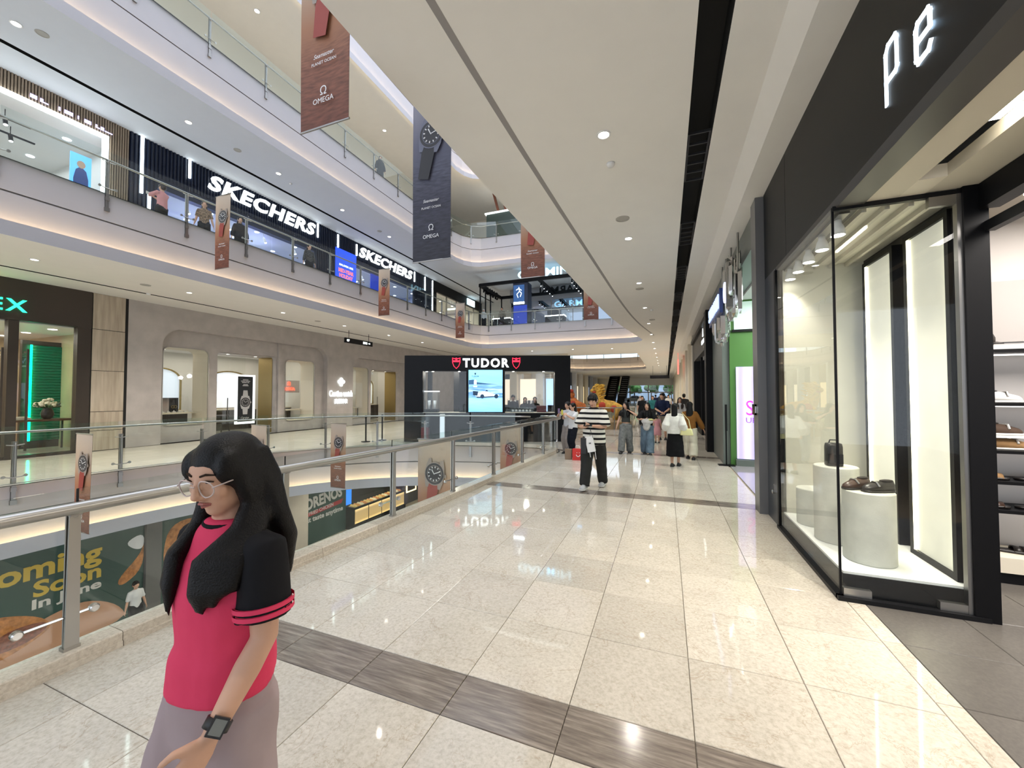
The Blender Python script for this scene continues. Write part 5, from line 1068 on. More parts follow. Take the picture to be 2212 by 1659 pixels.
m = MB(); m.box(2.6, 5.1, 0, 5.0, 5.52, .1); m.build('plinth', M['black'], RK); m = MB(); m.box(2.6, 5.08, .1, 5.0, 5.5, .24); m.build('plinth_top', M['cream'], RK); m = MB(); m.box(2.6, 5.52, .1, 5.0, 5.545, 2.3); m.build('back_panel', mat('shelf_back', (.62, .59, .57), .6), RK)
for z in (2.14, 1.63, 1.18, .89, .62): m = MB(); m.box(2.6, 5.40, z-.004, 5.0, 5.42, z+.008); m.build('shelf_light', emis('shelf_light', (1, .95, .9), 3), RK)
sh = [(3.02, 1.672, 90, mat('white_leather', (.75, .74, .72), .5), wht, 'loafer', 'white sneaker on the second shelf at the right edge'), (3.02, 1.36, 95, dbr, wht, 'oxford', 'dark brown suede shoe on a white riser'), (3.08, 1.222, 92, tan, wht, 'oxford', 'tan suede shoe below the dark brown one'),
      (2.90, .932, 80, tan, bl_, 'sandal', 'brown strapped sandal on the fourth shelf'), (3.27, .932, 80, bl_, bl_, 'sandal', 'black strapped sandal on the fourth shelf'), (2.90, .662, 80, br_, bl_, 'sandal', 'brown slipper on the fifth shelf'), (3.27, .662, 80, bl_, bl_, 'sandal', 'black slipper on the fifth shelf'), (3.1, .242, 80, bl_, bl_, 'sandal', 'large black slide on the bottom plinth')]
for x, z, a, u_, s_, k_, l_ in sh: shoe(l_, x, 5.28, z, R(a+180), u_, s_, k_, 1.1, 'shoes on the wall shelves')
m = MB(); m.box(2.85, 5.18, 1.222, 3.2, 5.45, 1.36) if False else None
m = MB(); m.box(2.90, 5.42, 1.222, 3.17, 5.46, 1.357); m.box(2.90, 5.2, 1.335, 3.17, 5.46, 1.357); tag(m.build('shoe_riser', wht), 'white shoe riser on the third shelf', 'riser')
t = thing('cap', 'dark cap on the top shelf at the right edge', 'cap', (2.9, 5.3, 2.18)); m = MB(); m.smooth = True; m.ball((2.9, 5.3, 2.285), (.1, .12, .1), 14, 9); m.build('crown', bl_, t); m = MB(); m.loft([[(2.82, 5.22, 2.25), (2.98, 5.22, 2.25), (2.98, 5.22, 2.26), (2.82, 5.22, 2.26)], [(2.84, 5.1, 2.225), (2.96, 5.1, 2.225), (2.96, 5.1, 2.235), (2.84, 5.1, 2.235)]]); m.build('peak', bl_, t)
a = area('interior_light', (4.2, 3.6, 3.5), (3, 2.5), 260, (1, .94, .88)); a.parent = IN; a.matrix_parent_inverse = absmat(IN).inverted()
m = MB(); m.box(1.52, 6.72, 0, 1.6, 6.72, 0) if False else None
t = thing('door_stop', 'small chrome latch on the charcoal pier near the floor', 'latch', (XR-.01, 6.35, .45)); m = MB(); m.lathe([(.03, 0), (.03, -.03), (.018, -.035)], (XR, 6.35, .42), 12, (1, 0, 0)); m.build('knob', M['chrome'], t); m = MB(); m.box(XR-.012, 6.335, .42, XR, 6.365, .52); m.build('plate', M['chrome'], t)
# ---------------- crystal shop
SW = thing('shopfront', 'grey-green shopfront with a chrome crystal cluster sign and a lilac screen', 'shopfront', (XR, 9, 0)); sb_ = lambda nm, mt, *a: pbox(nm, mt, *a, parent=SW)
gg = mat('grey_green_metal', (.145, .165, .15), .35); gp_ = mat('grey_metal', (.17, .17, .175), .3, .3)
sb_('near_pier', gp_, 1.27, 6.735, 0, 1.75, 7.05, 4.69); sb_('fascia', gg, 1.34, 7.05, 4.15, 1.75, 11.2, 4.69); sb_('far_pier', gg, 1.34, 11.2, 0, 3.5, 13.3, 4.69)
sb_('green_wall', mat('green_wall', (.07, .20, .035), .5), 1.50, 11.12, 0, 4, 11.2, 4.15); sb_('inner_ceiling', M['white'], 1.75, 7.05, 4.1, 5, 11.2, 4.16); sb_('inner_rear', mat('pale_green_wall', (.45, .55, .48), .5), 4.6, 7.0, 0, 4.7, 11.2, 4.1); sb_('inner_side', mat('pale_green_wall2', (.45, .55, .48), .5), 1.75, 6.95, 0, 4.6, 7.05, 4.1)
sb_('clerestory', mat('clerestory', (.6, .75, .68), .4, emit=(.6, .8, .7), es=.5), 1.6, 11.09, 3.35, 4, 11.12, 4.05); sb_('rail', M['black'], 1.55, 11.06, 3.3, 4, 11.1, 3.36)
lm_, nt, b = newmat('lilac_screen'); tc = N(nt, 'ShaderNodeTexCoord'); wv = N(nt, 'ShaderNodeTexWave', bands_direction='X'); wv.inputs['Scale'].default_value = 1.1; wv.inputs['Distortion'].default_value = 1; nt.links.new(tc.outputs['Object'], wv.inputs['Vector']); r_ = N(nt, 'ShaderNodeValToRGB'); r_.color_ramp.elements[0].color = (.50, .42, .95, 1); r_.color_ramp.elements[1].color = (.82, .72, 1, 1); nt.links.new(wv.outputs['Fac'], r_.inputs[0]); nt.links.new(r_.outputs[0], b.inputs['Emission Color']); b.inputs['Emission Strength'].default_value = 1.15; b.inputs['Base Color'].default_value = (.2, .2, .25, 1)
sb_('screen_base', gg, 1.60, 11.0, 0, 2.9, 11.12, .15); LSc = sb_('screen', lm_, 1.63, 11.05, .17, 2.9, 11.11, 2.43)
mg = emis('magenta_print', (.75, .05, .55), .7); text('screen_text', 'SALE', frame((2.26, 11.05, 1.42), (1, 0, 0)), mg, LSc, w=.86, h=.36, depth=.003, bold=-.005); text('screen_text', 'UP TO 50%', frame((2.30, 11.05, 1.12), (1, 0, 0)), emis('violet_print', (.30, .08, .55), .5), LSc, w=.95, h=.13, depth=.003)
marks('pier_letters', frame((1.268, 6.93, 1.52), (0, -1, 0)), [(-.08, .16, [(-.1, -.07), (-.05, -.01), (.01, .03), (.06, .1)]), (-.08, .03, [(-.1, .1)]), (.05, .03, [(-.1, .1)])], M['chrome'], SW, .02)
CS = thing('crystal_sign', 'cluster of hanging chrome crystal prisms with blue-white SWAROVSKI lettering', 'sign', (1.25, 9, 3.5)); r3 = random.Random(11)
for k in range(46):
    y = r3.uniform(7.9, 10.4); c = 3.55+(.25 if y < 9.2 else -.05); z0 = c-r3.uniform(.15, .62); z1 = c+r3.uniform(.1, .62); x = 1.22+r3.uniform(-.12, .1); w_ = r3.uniform(.035, .075); q = r3.uniform(0, .8)
    m = MB(); m.loft([[(x+w_*f*math.cos(q+i*math.pi/2), y+w_*f*math.sin(q+i*math.pi/2), z+dz*(i % 2)) for i in range(4)] for z, f, dz in ((z0, .6, .06), (z0+.08, 1, 0), (z1-.08, 1, 0), (z1, .6, -.06))]); m.build('crystal_prism', M['chrome'], CS)
for y in (8.1, 8.9, 9.6, 10.2): m = MB(); m.cyl((1.25, y, 3.9), (1.25, y, 4.7), .02, 6); m.build('hanger', M['steel'], CS)
m = MB(); m.box(1.04, 8.95, 3.42, 1.10, 11.0, 3.92); LB = m.build('letter_box', mat('navy_box', (.02, .04, .16), .3), CS); text('letters', 'SWAROVSKI', frame((1.038, 9.98, 3.67), (0, -1, 0)), emis('blue_white_letter', (.50, .62, 1), 1.3), LB, w=1.9, h=.30, depth=.02, bold=.01)
m = MB(); m.ext(pts(frame((1.06, 8.45, 3.70), (0, -1, 0)), [(.16*math.cos(R(a)), .2*math.sin(R(a))) for a in range(0, 360, 24)]), (.03, 0, 0)); m.build('swan_disc', emis('disc_light', (.6, .66, 1), 1.6), CS)
area('crystal_shop_light', (3, 9.2, 4.0), (2, 2.6), 160, (.95, 1, .95))
t = thing('sign_stand', 'slim black floor sign stand before the grey-green pier', 'sign stand', (1.38, 11.0, 0)); m = MB(); m.box(1.2, 10.88, 0, 1.56, 11.12, .015); m.build('foot', M['black'], t); m = MB(); m.box(1.365, 10.99, .015, 1.395, 11.01, .85); m.build('stem', M['black'], t); m = MB(); m.box(1.36, 10.985, .85, 1.41, 11.015, 1.5); m.build('sign_plate', M['charcoal'], t)
# ---------------- black portal shops beyond
def portal(label, y0, y1, sign, glass=True):
    t = thing('shopfront', label, 'shopfront', (XR, y0, 0)); q = lambda nm, mt, *a: pbox(nm, mt, *a, parent=t)
    q('near_pier', M['black'], 1.16, y0, 0, 2.2, y0+.55, 4.35); q('far_pier', M['black'], 1.3, y1-.5, 0, 2.2, y1, 4.2); q('fascia', mat('portal_grey', (.05, .048, .046), .45), 1.3, y0+.55, 3.35, 1.5, y1-.5, 4.2); q('cornice', M['black'], 1.2, y0+.5, 4.2, 2, y1, 4.35)
    n = 3; w_ = (y1-y0-1.05)/n
    for k in range(n):
        a = y0+.55+k*w_; q('mullion', M['black'], 1.42, a, 0, 1.5, a+.08, 3.35)
        if k != 1: q('glass_panel', M['shopglass'], 1.45, a+.08, .4, 1.46, a+w_, 3.3); q('stall_riser', M['black'], 1.42, a+.08, 0, 1.5, a+w_, .4)
    Fz = frame((1.298, y0+2.6, 3.72), (0, -1, 0)); m = MB(); m.ext(pts(Fz, [(-.12, .16), (.12, .16), (0, .46)]), (-.02, 0, 0)); m.build('sign_emblem', M['letterw'], t); marks('sign_letters', Fz, [(-.1, .14, [(-.5, -.36), (-.28, -.14), (-.06, .06), (.14, .28), (.36, .5)])], M['letterw'], t, .02)
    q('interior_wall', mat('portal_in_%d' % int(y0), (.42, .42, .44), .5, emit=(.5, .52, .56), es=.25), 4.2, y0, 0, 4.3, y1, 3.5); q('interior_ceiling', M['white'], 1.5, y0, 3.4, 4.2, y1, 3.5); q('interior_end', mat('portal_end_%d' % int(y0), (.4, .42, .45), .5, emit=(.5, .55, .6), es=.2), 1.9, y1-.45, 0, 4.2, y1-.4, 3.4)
    return t
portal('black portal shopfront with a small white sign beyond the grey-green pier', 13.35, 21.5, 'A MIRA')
for i, y in enumerate((16.2, 18.3)):
    t = thing('mannequin', 'white shop mannequin in the black portal shop window, %s' % ('nearer', 'farther')[i], 'mannequin', (1.9, y, .4)); m = MB(); m.smooth = True
    m.lathe([(.10, .4), (.13, .9), (.15, 1.15), (.11, 1.35), (.16, 1.6), (.17, 1.72), (.06, 1.80), (.05, 1.86), (.085, 1.95), (.09, 2.05), (.05, 2.13)], (1.9, y, 0), 14); m.build('torso', M['white'], t); m = MB(); m.cyl((1.9, y, 0), (1.9, y, .42), .02, 8); m.build('pole', M['steel'], t); m = MB(); m.lathe([(.16, 0), (.16, .02)], (1.9, y, 0), 16); m.build('base', M['steel'], t)
# ================================================================ LOWER LEVEL (floor -5.7, wall plane x = -16.5)
dg = mat('dark_green_board', (.018, .062, .05), .45); gry = mat('grey_soffit', (.10, .10, .10), .6)
HB = thing('hoarding', 'dark green hoarding with Coming Soon In June lettering on the lower level', 'hoarding', (XW, 4.5, -5.7))
for y0, y1 in ((-3, .2), (.2, 3.6), (3.6, 7.98), (8.42, 12.0)): m = MB(); m.box(XW-.15, y0+.01, -5.7, XW, y1-.01, -2.3); m.build('board', dg, HB)
m = MB(); m.box(XW-.15, -3, -2.3, XW-.02, 12, -1.41); m.build('upper_band', gry, HB); m = MB(); m.box(XW-.1, 7.98, -5.7, XW+.12, 8.42, -1.42); m.build('grey_column', mat('grey_column', (.12, .12, .115), .5), HB)
yel = mat('yellow_print', (.62, .43, .06), .6); FB = lambda y, z: frame((XW+.002, y, z), (0, 1, 0))
text('lettering', 'Coming', FB(5.55, -3.22), yel, HB, w=2.7, h=.74, depth=.006, bold=.03); text('lettering', 'Soon', FB(6.18, -3.72), yel, HB, w=1.42, h=.46, depth=.006, bold=.03); text('lettering', 'In June', FB(6.18, -4.17), mat('offwhite_print', (.62, .60, .56), .6), HB, w=1.45, h=.36, depth=.006, bold=.03)
sk_ = mat('skin_print', (.50, .27, .16), .7); ck = mat('fried_print', (.42, .17, .05), .8, vary=.4, vscale=9); kn = mat('burnt_print', (.20, .06, .03), .8, vary=.5, vscale=14)
def blob(nm, P, mt, d=.003): m = MB(); m.ext(pts(frame((XW+d, 0, 0), (0, 1, 0)), [(p[0], p[1]) for p in [(v.x, v.y) for v in smoothline([(q[0], q[1], 0) for q in P], 2, True)]]), (.004, 0, 0)); m.build(nm, mt, HB)
blob('hand_print', [(3.6, -5.65), (7.6, -5.65), (7.35, -5.0), (6.6, -4.5), (5.9, -4.55), (5.2, -4.8), (4.2, -5.0)], sk_); blob('chicken_print', [(2.6, -4.3), (4.6, -4.05), (5.5, -4.4), (5.9, -4.85), (5.6, -5.1), (4.9, -5.35), (3.4, -5.5), (2.4, -5.0)], ck, .006); blob('chicken_shadow_print', [(4.9, -4.6), (5.7, -4.65), (5.8, -4.9), (5.3, -5.15), (4.6, -5.1)], kn, .009)
blob('drumstick_print', [(7.25, -4.25), (7.9, -3.6), (7.96, -3.1), (7.96, -4.1), (7.4, -4.5)], ck); blob('paper_print', [(7.45, -3.1), (7.96, -2.9), (7.96, -3.45), (7.7, -3.4)], M['inkw'], .006); blob('yellow_mark_print', [(7.62, -2.42), (7.9, -2.36), (7.92, -2.62), (7.66, -2.66)], yel, .006)
blob('drumstick_print', [(8.7, -2.9), (9.6, -2.8), (9.9, -3.6), (9.5, -4.4), (8.6, -4.6), (8.5, -3.8)], ck); text('lettering', 'FRIED', FB(9.2, -2.55), yel, HB, w=.8, h=.18, depth=.006, bold=.03)
m = MB(); m.box(-16.4, 12.05, -5.7, -15.2, 13.4, -1.4); tag(m.build('pillar', mat('beige_pillar', (.45, .40, .33), .6, vary=.05, vscale=3)), 'broad beige pillar on the lower level left of the fried chicken board', 'pillar')
BB = thing('hoarding', 'dark green BORENOS fried chicken board with great taste anytime slogan', 'hoarding', (XW, 15.4, -5.7))
m = MB(); m.box(XW-.15, 13.4, -5.7, XW, 17.0, -2.3); m.build('board', dg, BB); m = MB(); m.box(XW-.15, 13.4, -2.3, XW-.02, 17.0, -1.41); m.build('upper_band', gry, BB)
def tilt(y, z, a): return FB(y, z) @ Matrix.Rotation(R(a), 4, 'Z')
rd = mat('red_print', (.42, .03, .04), .6); m = MB(); m.ext(pts(tilt(15.35, -3.95, 4), [(-1.4, -.30), (1.3, -.30), (1.45, -.08), (-1.5, -.12)]), (.003, 0, 0)); m.build('red_swoosh', rd, BB)
text('lettering', 'BORENOS', tilt(15.35, -3.62, 5), mat('pale_print', (.66, .65, .62), .6), BB, w=2.7, h=.58, depth=.006, off=.004, bold=.04); text('lettering', 'FRIED CHICKEN', tilt(15.35, -4.12, 4), M['inkw'], BB, w=1.5, h=.17, depth=.006, off=.006); text('lettering', 'great taste anytime', tilt(15.35, -4.5, 1), mat('pale_print2', (.62, .62, .60), .6), BB, w=2.85, h=.32, depth=.006, off=.004, bold=.03)
for i in range(3): m = MB(); m.ext(pts(tilt(14.2+.0, -3.1, 20*(i-1)), [(-.04, 0), (.04, 0), (.0, .22)]), (.004, 0, 0)); m.build('crest_mark', rd, BB)
# food counter with lit fronts
FC = thing('food_counter', 'long food counter with glowing amber front panels and trays of food on the lower level', 'counter', (-16.2, 19, -5.7))
m = MB(); m.box(-16.6, 17.05, -5.7, -15.95, 21.6, -5.45); m.build('kick', M['black'], FC); m = MB(); m.box(-16.6, 17.05, -5.45, -16.0, 21.6, -4.55); m.build('body', M['charcoal'], FC)
for k in range(4): y = 17.15+k*1.1; m = MB(); m.box(-16.0, y, -5.38, -15.97, y+1.02, -4.62); fp = m.build('front_panel', gradmat('amber_front_%d' % k, [(0, (.9, .62, .25)), (.2, (.45, .30, .12)), (.8, (.40, .27, .12)), (1, (.9, .65, .3))], -5.38, -4.62, emit=.8), FC)
m = MB(); m.box(-16.7, 17.05, -4.55, -15.93, 21.6, -4.5); m.build('counter_top', M['black'], FC)
r4 = random.Random(5)
for k in range(16):
    y = 17.3+k*.26; m = MB(); m.smooth = True
    m.box(-16.5, y-.1, -4.5, -16.05, y+.1, -4.46)
    for j in range(4): m.ball((-16.42+j*.1, y, -4.43), (.05, .07, .045), 7, 5)
    m.build('food_tray', mat('food_%d' % (k % 4), ((.75, .55, .2), (.7, .35, .1), (.8, .7, .45), (.6, .25, .08))[k % 4], .6, emit=((.75, .55, .2), (.7, .35, .1), (.8, .7, .45), (.6, .25, .08))[k % 4], es=.25), FC) if True else None
m = MB(); m.box(-15.99, 17.1, -4.5, -15.98, 21.55, -3.95); m.build('sneeze_guard', M['shopglass'], FC); m = MB(); m.box(-16.3, 17.1, -3.98, -15.95, 21.55, -3.95); m.build('guard_shelf', M['shopglass'], FC)
m = MB(); m.box(XW-.1, 17.05, -4.4, XW-.04, 17.45, -2.6); tag(m.build('menu_screen', emis('menu_blue', (.02, .22, .85), 1.0)), 'bright blue vertical menu screen left of the food counter', 'screen')
m = MB(); m.box(-19, 17.05, -5.7, -18.9, 25, -1.4); tag(m.build('wall_kitchen', mat('dark_kitchen', (.05, .045, .04), .6)), 'dark kitchen wall behind the food counter', 'wall', kind='structure')
for i, y in enumerate((18.2, 19.4, 20.6)):
    t = thing('pendant_lamp', 'round pendant lamp over the food counter, %s' % ('left', 'middle', 'right')[i], 'lamp', (-17, y, -3.2), group='counter pendants'); m = MB(); m.smooth = True; m.ball((-17, y, -3.3), .16, 14, 10); m.build('globe', emis('globe_light', (.9, .9, .85), .9), t); m = MB(); m.cyl((-17, y, -3.15), (-17, y, -1.4), .008, 5); m.build('cord', M['black'], t); point('globe_glow', (-16.6, y, -3.4), 25, parent=t)
t = thing('lit_frame', 'square board outlined by amber light on the lower level', 'sign', (XW, 23, -4.4)); m = MB(); m.ext(pts(FW, wrect(22.4, -4.95, 23.5, -3.75)), (.05, 0, 0), [pts(FW, wrect(22.48, -4.87, 23.42, -3.83))]); m.build('light_border', emis('amber_border', (1, .75, .35), 3), t); m = MB(); m.box(XW-.1, 22.48, -4.87, XW+.02, 23.42, -3.83); m.build('board', M['charcoal'], t)
m = MB(); m.box(XW-.1, 22.2, -5.7, XW, 34, -1.4); tag(m.build('wall_dark', mat('dark_shop', (.06, .055, .05), .5)), 'dark shop wall of the lower level right of the food counter', 'wall', kind='structure')
for i, (x, y) in enumerate(((-14, 4), (-14, 9), (-13.6, 14), (-13.5, 19), (-9, 16), (-6, 17), (-8, 22))):
    downlight(x, y, -1.4, 330, 'downlight in the lower-level ceiling, %s from the left' % ('first', 'second', 'third', 'fourth', 'fifth', 'sixth', 'seventh')[i], 'lower-level downlights')
t = thing('neon_tag', 'small red and white neon tag on the far dark wall of the lower level', 'sign', (-9, 33.9, -4)); marks('letters', frame((-9, 33.95, -4.2), (1, 0, 0)), [(-.25, .5, [(-.35, -.25), (.1, .2), (.35, .45)]), (-.25, .1, [(-.35, -.05)]), (.15, .1, [(-.35, -.05)])], redl, t, .03)
# ================================================================ HANGING WATCH BANNERS
red = mat('red_strap_print', (.30, .05, .035), .6); bluew = mat('blue_strap_print', (.035, .035, .04), .6); wcase = mat('case_print', (.30, .25, .215), .5); bcase = mat('case_blue_print', (.15, .16, .22), .5)
def banner(label, x, y, z1, h, style='brown', w_=.6, group='watch banners', arm=0):
    t = thing('banner', label, 'banner', (x, y, z1), 0, group)
    if style == 'brown': bm_ = gradmat('banner_brown_%d' % len(bpy.data.materials), [(0, (.15, .05, .03)), (.3, (.22, .085, .05)), (.5, (.36, .17, .09)), (.7, (.42, .31, .22)), (1, (.46, .39, .32))], -h, 0, .65, ripple=.46)
    else: bm_ = gradmat('banner_blue_%d' % len(bpy.data.materials), [(0, (.025, .025, .035)), (.3, (.05, .05, .075)), (.6, (.13, .135, .19)), (1, (.40, .40, .46))], -h, 0, .65, ripple=.55)
    m = MB(); n = 12; nz = 10; P = []
    for k in range(nz+1):
        for i in range(n+1): u = i/n-.5; P.append((u*w_, .012*math.sin(u*5+k*.25), -h*k/nz))
    F = [(k*(n+1)+i, k*(n+1)+i+1, (k+1)*(n+1)+i+1, (k+1)*(n+1)+i) for k in range(nz) for i in range(n)]; o_ = len(P)
    Q = [(p[0], p[1]+.004, p[2]) for p in P]; m.smooth = True; m.add(P+Q, F+[tuple(o_+i for i in reversed(f)) for f in F]); m.build('cloth', bm_, t, local=True)
    m = MB(); m.cyl((-w_/2-.02, 0, .0), (w_/2+.02, 0, .0), .014, 8); m.build('top_rod', M['steeldark'], t, local=True); m = MB(); m.cyl((-w_/2, 0, -h), (w_/2, 0, -h), .010, 8); m.build('bottom_rod', M['steeldark'], t, local=True)
    if arm: m = MB(); m.cyl((0, 0, .004), (arm, 0, .004), .010, 8); m.cyl((arm*.96, 0, -.06), (arm*.96, 0, .06), .02, 8); m.build('hanger_arm', M['steeldark'], t, local=True)
    Fb = frame((0, -.016, -h), (1, 0, 0))
    if style == 'brown':
        s = w_*.62; cy = h*.70; watch_art(t, Fb, .02, cy, s, red, wcase, wdk, M['inkw'], 0, 1.05); k = 1.0
    else:
        s = w_*.66; cy = h*.635; watch_art(t, Fb, 0, cy, s, bluew, bcase, wdk, M['inkw'], 0, 1.1, ang=-12)
    text('script_text', 'Seamaster', Fb @ Matrix.Translation((0, h*.335 if style == 'brown' else h*.30, 0)), M['inkw'], t, w=w_*.42, depth=.001, shear=.35); text('caption_text', 'PLANET OCEAN', Fb @ Matrix.Translation((0, h*.30 if style == 'brown' else h*.265, 0)), M['inkw'], t, w=w_*.5, depth=.001)
    text('omega_symbol', '\u03a9', Fb @ Matrix.Translation((0, h*.165, 0)), M['inkw'], t, h=.085, depth=.001); text('brand_text', 'OMEGA', Fb @ Matrix.Translation((0, h*.12, 0)), M['inkw'], t, w=w_*.42, depth=.001)
    # children built in the local frame of the banner
    for ch in t.children: ch.matrix_parent_inverse = Matrix.Identity(4)
    return t
banner('brown watch banner hanging highest at the left of the near slab edge', -2.95, 2.72, 6.28, 2.02, arm=.6)
banner('large dark blue watch banner hanging in the middle of the near slab edge', -2.93, 4.5, 6.28, 2.72, 'blue', arm=.62)
banner('brown watch banner hanging before the cyan kiosk letters', -2.93, 8.85, 6.45, 1.9, arm=.76)
banner('small brown watch banner hanging near the far end of the near slab edge', -2.8, 16, 6.45, 1.66, arm=.92)
banner('brown watch banner hanging below the first white shop sign', -11.55, 7.2, 7.36, 2.08); banner('brown watch banner hanging below the second white shop sign', -11.55, 14.0, 7.30, 2.06); banner('small brown watch banner hanging left of the black frame kiosk', -11.5, 20.8, 7.25, 2.1)
banner('brown watch banner across the atrium left of the girl, low at the ground-level rail', -11.35, 4.42, .92, 2.04); banner('brown watch banner across the atrium just behind the girl', -10.85, 7.85, .87, 2.0); banner('brown watch banner across the atrium right of the girl', -9.55, 9.5, .84, 2.0)
banner('brown watch banner close behind the near balustrade, larger of the two', -4.05, 6.35, .9, 2.1, w_=.7); banner('brown watch banner farther along behind the near balustrade', -4.0, 10.1, .86, 2.0)
banner('tiny brown watch banner in the distant upper opening', -3.0, 40, 8.4, 2.6, w_=.9)
# ================================================================ DISTANT CORRIDOR
WR = thing('wall_right', 'cream wall with recessed shopfronts along the right of the distant corridor', 'wall', (1.45, 40, 0), kind='structure')
for k in range(16):
    y = 21.6+k*3.6; m = MB(); m.box(1.25, y, 0, 1.6, y+.6, 4.7); m.build('pilaster', M['cream'], WR); m = MB(); m.box(1.5, y+.6, 0, 1.6, y+3.6, 4.7); m.build('wall_bay', mat('wall_bay_%d' % k, ((.55, .52, .46), (.40, .38, .36), (.62, .58, .50))[k % 3], .5), WR); m = MB(); m.box(1.46, y+1.0, .1, 1.5, y+3.2, 3.2); m.build('lit_window', emis('bay_light_%d' % k, ((.85, .75, .55), (.6, .7, .8), (.8, .8, .75))[k % 3], .7), WR)
m = MB(); m.box(.85, 32.0, 3.3, .95, 32.8, 4.4); m.cyl((.9, 32.4, 4.4), (.9, 32.4, 4.9), .02, 6); tag(m.build('hanging_sign', emis('red_sign', (1, .25, .2), .9)), 'small red vertical sign hanging on the right of the distant corridor', 'sign')
EW = thing('wall_end', 'glazed end wall of the corridor with daylight and greenery outside', 'wall', (-4, 80, 0), kind='structure')
m = MB(); m.box(-22, 80, 3.5, 8, 80.3, 4.9); m.build('lintel', M['white'], EW); m = MB(); m.box(-22, 80, 0, -9.6, 80.3, 3.5); m.build('wall_panel', M['cream'], EW); m = MB(); m.box(1.3, 80, 0, 8, 80.3, 3.5); m.build('wall_panel', M['cream'], EW)
for x in (-9.6, -6.6, -3.2, .9): m = MB(); m.box(x, 80, 0, x+.2, 80.3, 3.5); m.build('mullion', M['steeldark'], EW)
m = MB(); m.box(-9.6, 80, 2.05, 1.3, 80.3, 2.25); m.build('transom', M['steeldark'], EW)
for x0, x1 in ((-9.4, -6.6), (-6.4, -3.2), (-3.0, .9)): m = MB(); m.box(x0, 80.1, .02, x1, 80.12, 3.5); m.build('pane', M['shopglass'], EW)
grass = mat('foliage', (.12, .30, .09), .8, vary=.5, vscale=1.5)
for i in range(5):
    t = thing('tree', 'green leafy tree outside the end glazing, %s from the left' % ('first', 'second', 'third', 'fourth', 'fifth')[i], 'tree', (-11+i*3.9, 100, 0), group='trees outside'); m = MB(); m.smooth = True; r5 = random.Random(i)
    for k in range(16): m.ball((-11+i*3.9+r5.uniform(-1.15, 1.15), 100+r5.uniform(-.6, .6), 2.9+r5.uniform(-.5, 1.4)), r5.uniform(.6, .85), 9, 6)
    m.build('crown', grass, t); m = MB(); m.cyl((-11+i*3.9, 100, 0), (-11+i*3.9, 100, 2.6), .15, 8); m.build('trunk', mat('bark', (.08, .06, .045), .9), t)
m = MB(); m.flat(rectloop(-40, 95, 30, 140, -.05)); tag(m.build('ground', mat('asphalt', (.10, .10, .11), .8)), 'grey forecourt outside the end glazing', 'ground', kind='structure')
m = MB(); m.box(-40, 125, 0, 30, 126, 12); tag(m.build('building', mat('blue_facade', (.48, .62, .78), .5, emit=(.35, .5, .7), es=.0)), 'blue-grey building beyond the trees outside', 'building')
def car(label, x, y, col):
    t = thing('car', label, 'car', (x, y, 0), group='parked cars'); cm = mat('car_paint_%d' % int(x*10), col, .25)
    m = MB(); m.smooth = True; sec = [(-2.1, .5, .75), (-1.9, .35, .95), (-1.1, .3, 1.02), (-.6, .3, 1.45), (.5, .3, 1.5), (1.1, .3, 1.08), (1.9, .32, .95), (2.1, .5, .7)]
    m.loft([[(x+a, y-.8, b), (x+a, y-.8, .8), (x+a, y-.6, c), (x+a, y+.6, c), (x+a, y+.8, .8), (x+a, y+.8, b)] for a, b, c in sec]); m.build('body', cm, t)
    for sx in (-1.3, 1.3): m = MB(); m.cyl((x+sx, y-.82, .33), (x+sx, y-.65, .33), .33, 16); m.build('wheel', M['black'], t)
    m = MB(); m.box(x-.7, y-.83, 1.02, x+.75, y-.62, 1.36); m.build('side_window', M['mirror'], t)
car('white car parked outside the end glazing, left', -6.3, 90, (.75, .78, .8)); car('pale blue car parked outside the end glazing, right', -.6, 89, (.55, .65, .78))
# escalators
ES = thing('escalator', 'dark escalator rising away at the end of the corridor', 'escalator', (-7.6, 62, 0))
for i, x in enumerate((-9.0, -7.2)):
    m = MB(); m.add([(x, 62, 0), (x+1.3, 62, 0), (x+1.3, 64, 0.35), (x, 64, .35), (x+1.3, 72, 5.0), (x, 72, 5.0), (x, 62, -.3), (x+1.3, 62, -.3), (x+1.3, 72, 4.2), (x, 72, 4.2)], [(0, 1, 2, 3), (3, 2, 4, 5), (6, 7, 8, 9), (0, 3, 5, 9, 6), (1, 7, 8, 4, 2)]); m.build('truss', M['blackmatt'], ES)
    for k in range(14): y = 63.6+k*.6; z = .28+(y-64)*.58; m = MB(); m.box(x+.15, y, z, x+1.15, y+.35, z+.12); m.build('step', M['steeldark'], ES)
for x in (-9.1, -7.55, -5.9): m = MB(); m.add([(x, 61.5, .1), (x, 61.5, 1.0), (x, 63.5, 1.15), (x, 72, 5.9), (x, 72, 5.0), (x, 63.8, .3), (x+.12, 61.5, .1), (x+.12, 61.5, 1.0), (x+.12, 63.5, 1.15), (x+.12, 72, 5.9), (x+.12, 72, 5.0), (x+.12, 63.8, .3)], [(0, 1, 2, 3, 4, 5), (11, 10, 9, 8, 7, 6), (0, 1, 7, 6), (1, 2, 8, 7), (2, 3, 9, 8), (3, 4, 10, 9), (4, 5, 11, 10), (5, 0, 6, 11)]); m.build('balustrade_side', M['charcoal'], ES); m = MB(); m.tube([(x+.06, 61.4, .55), (x+.06, 61.5, 1.02), (x+.06, 63.5, 1.18), (x+.06, 72, 5.95)], .05, 6); m.build('handrail', M['black'], ES)
t = thing('hanging_sign', 'black hanging direction sign in the distant corridor ceiling', 'sign', (-.6, 46, 3.6)); m = MB(); m.box(-1.6, 46, 3.5, .4, 46.1, 3.85); m.build('sign_panel', M['black'], t)
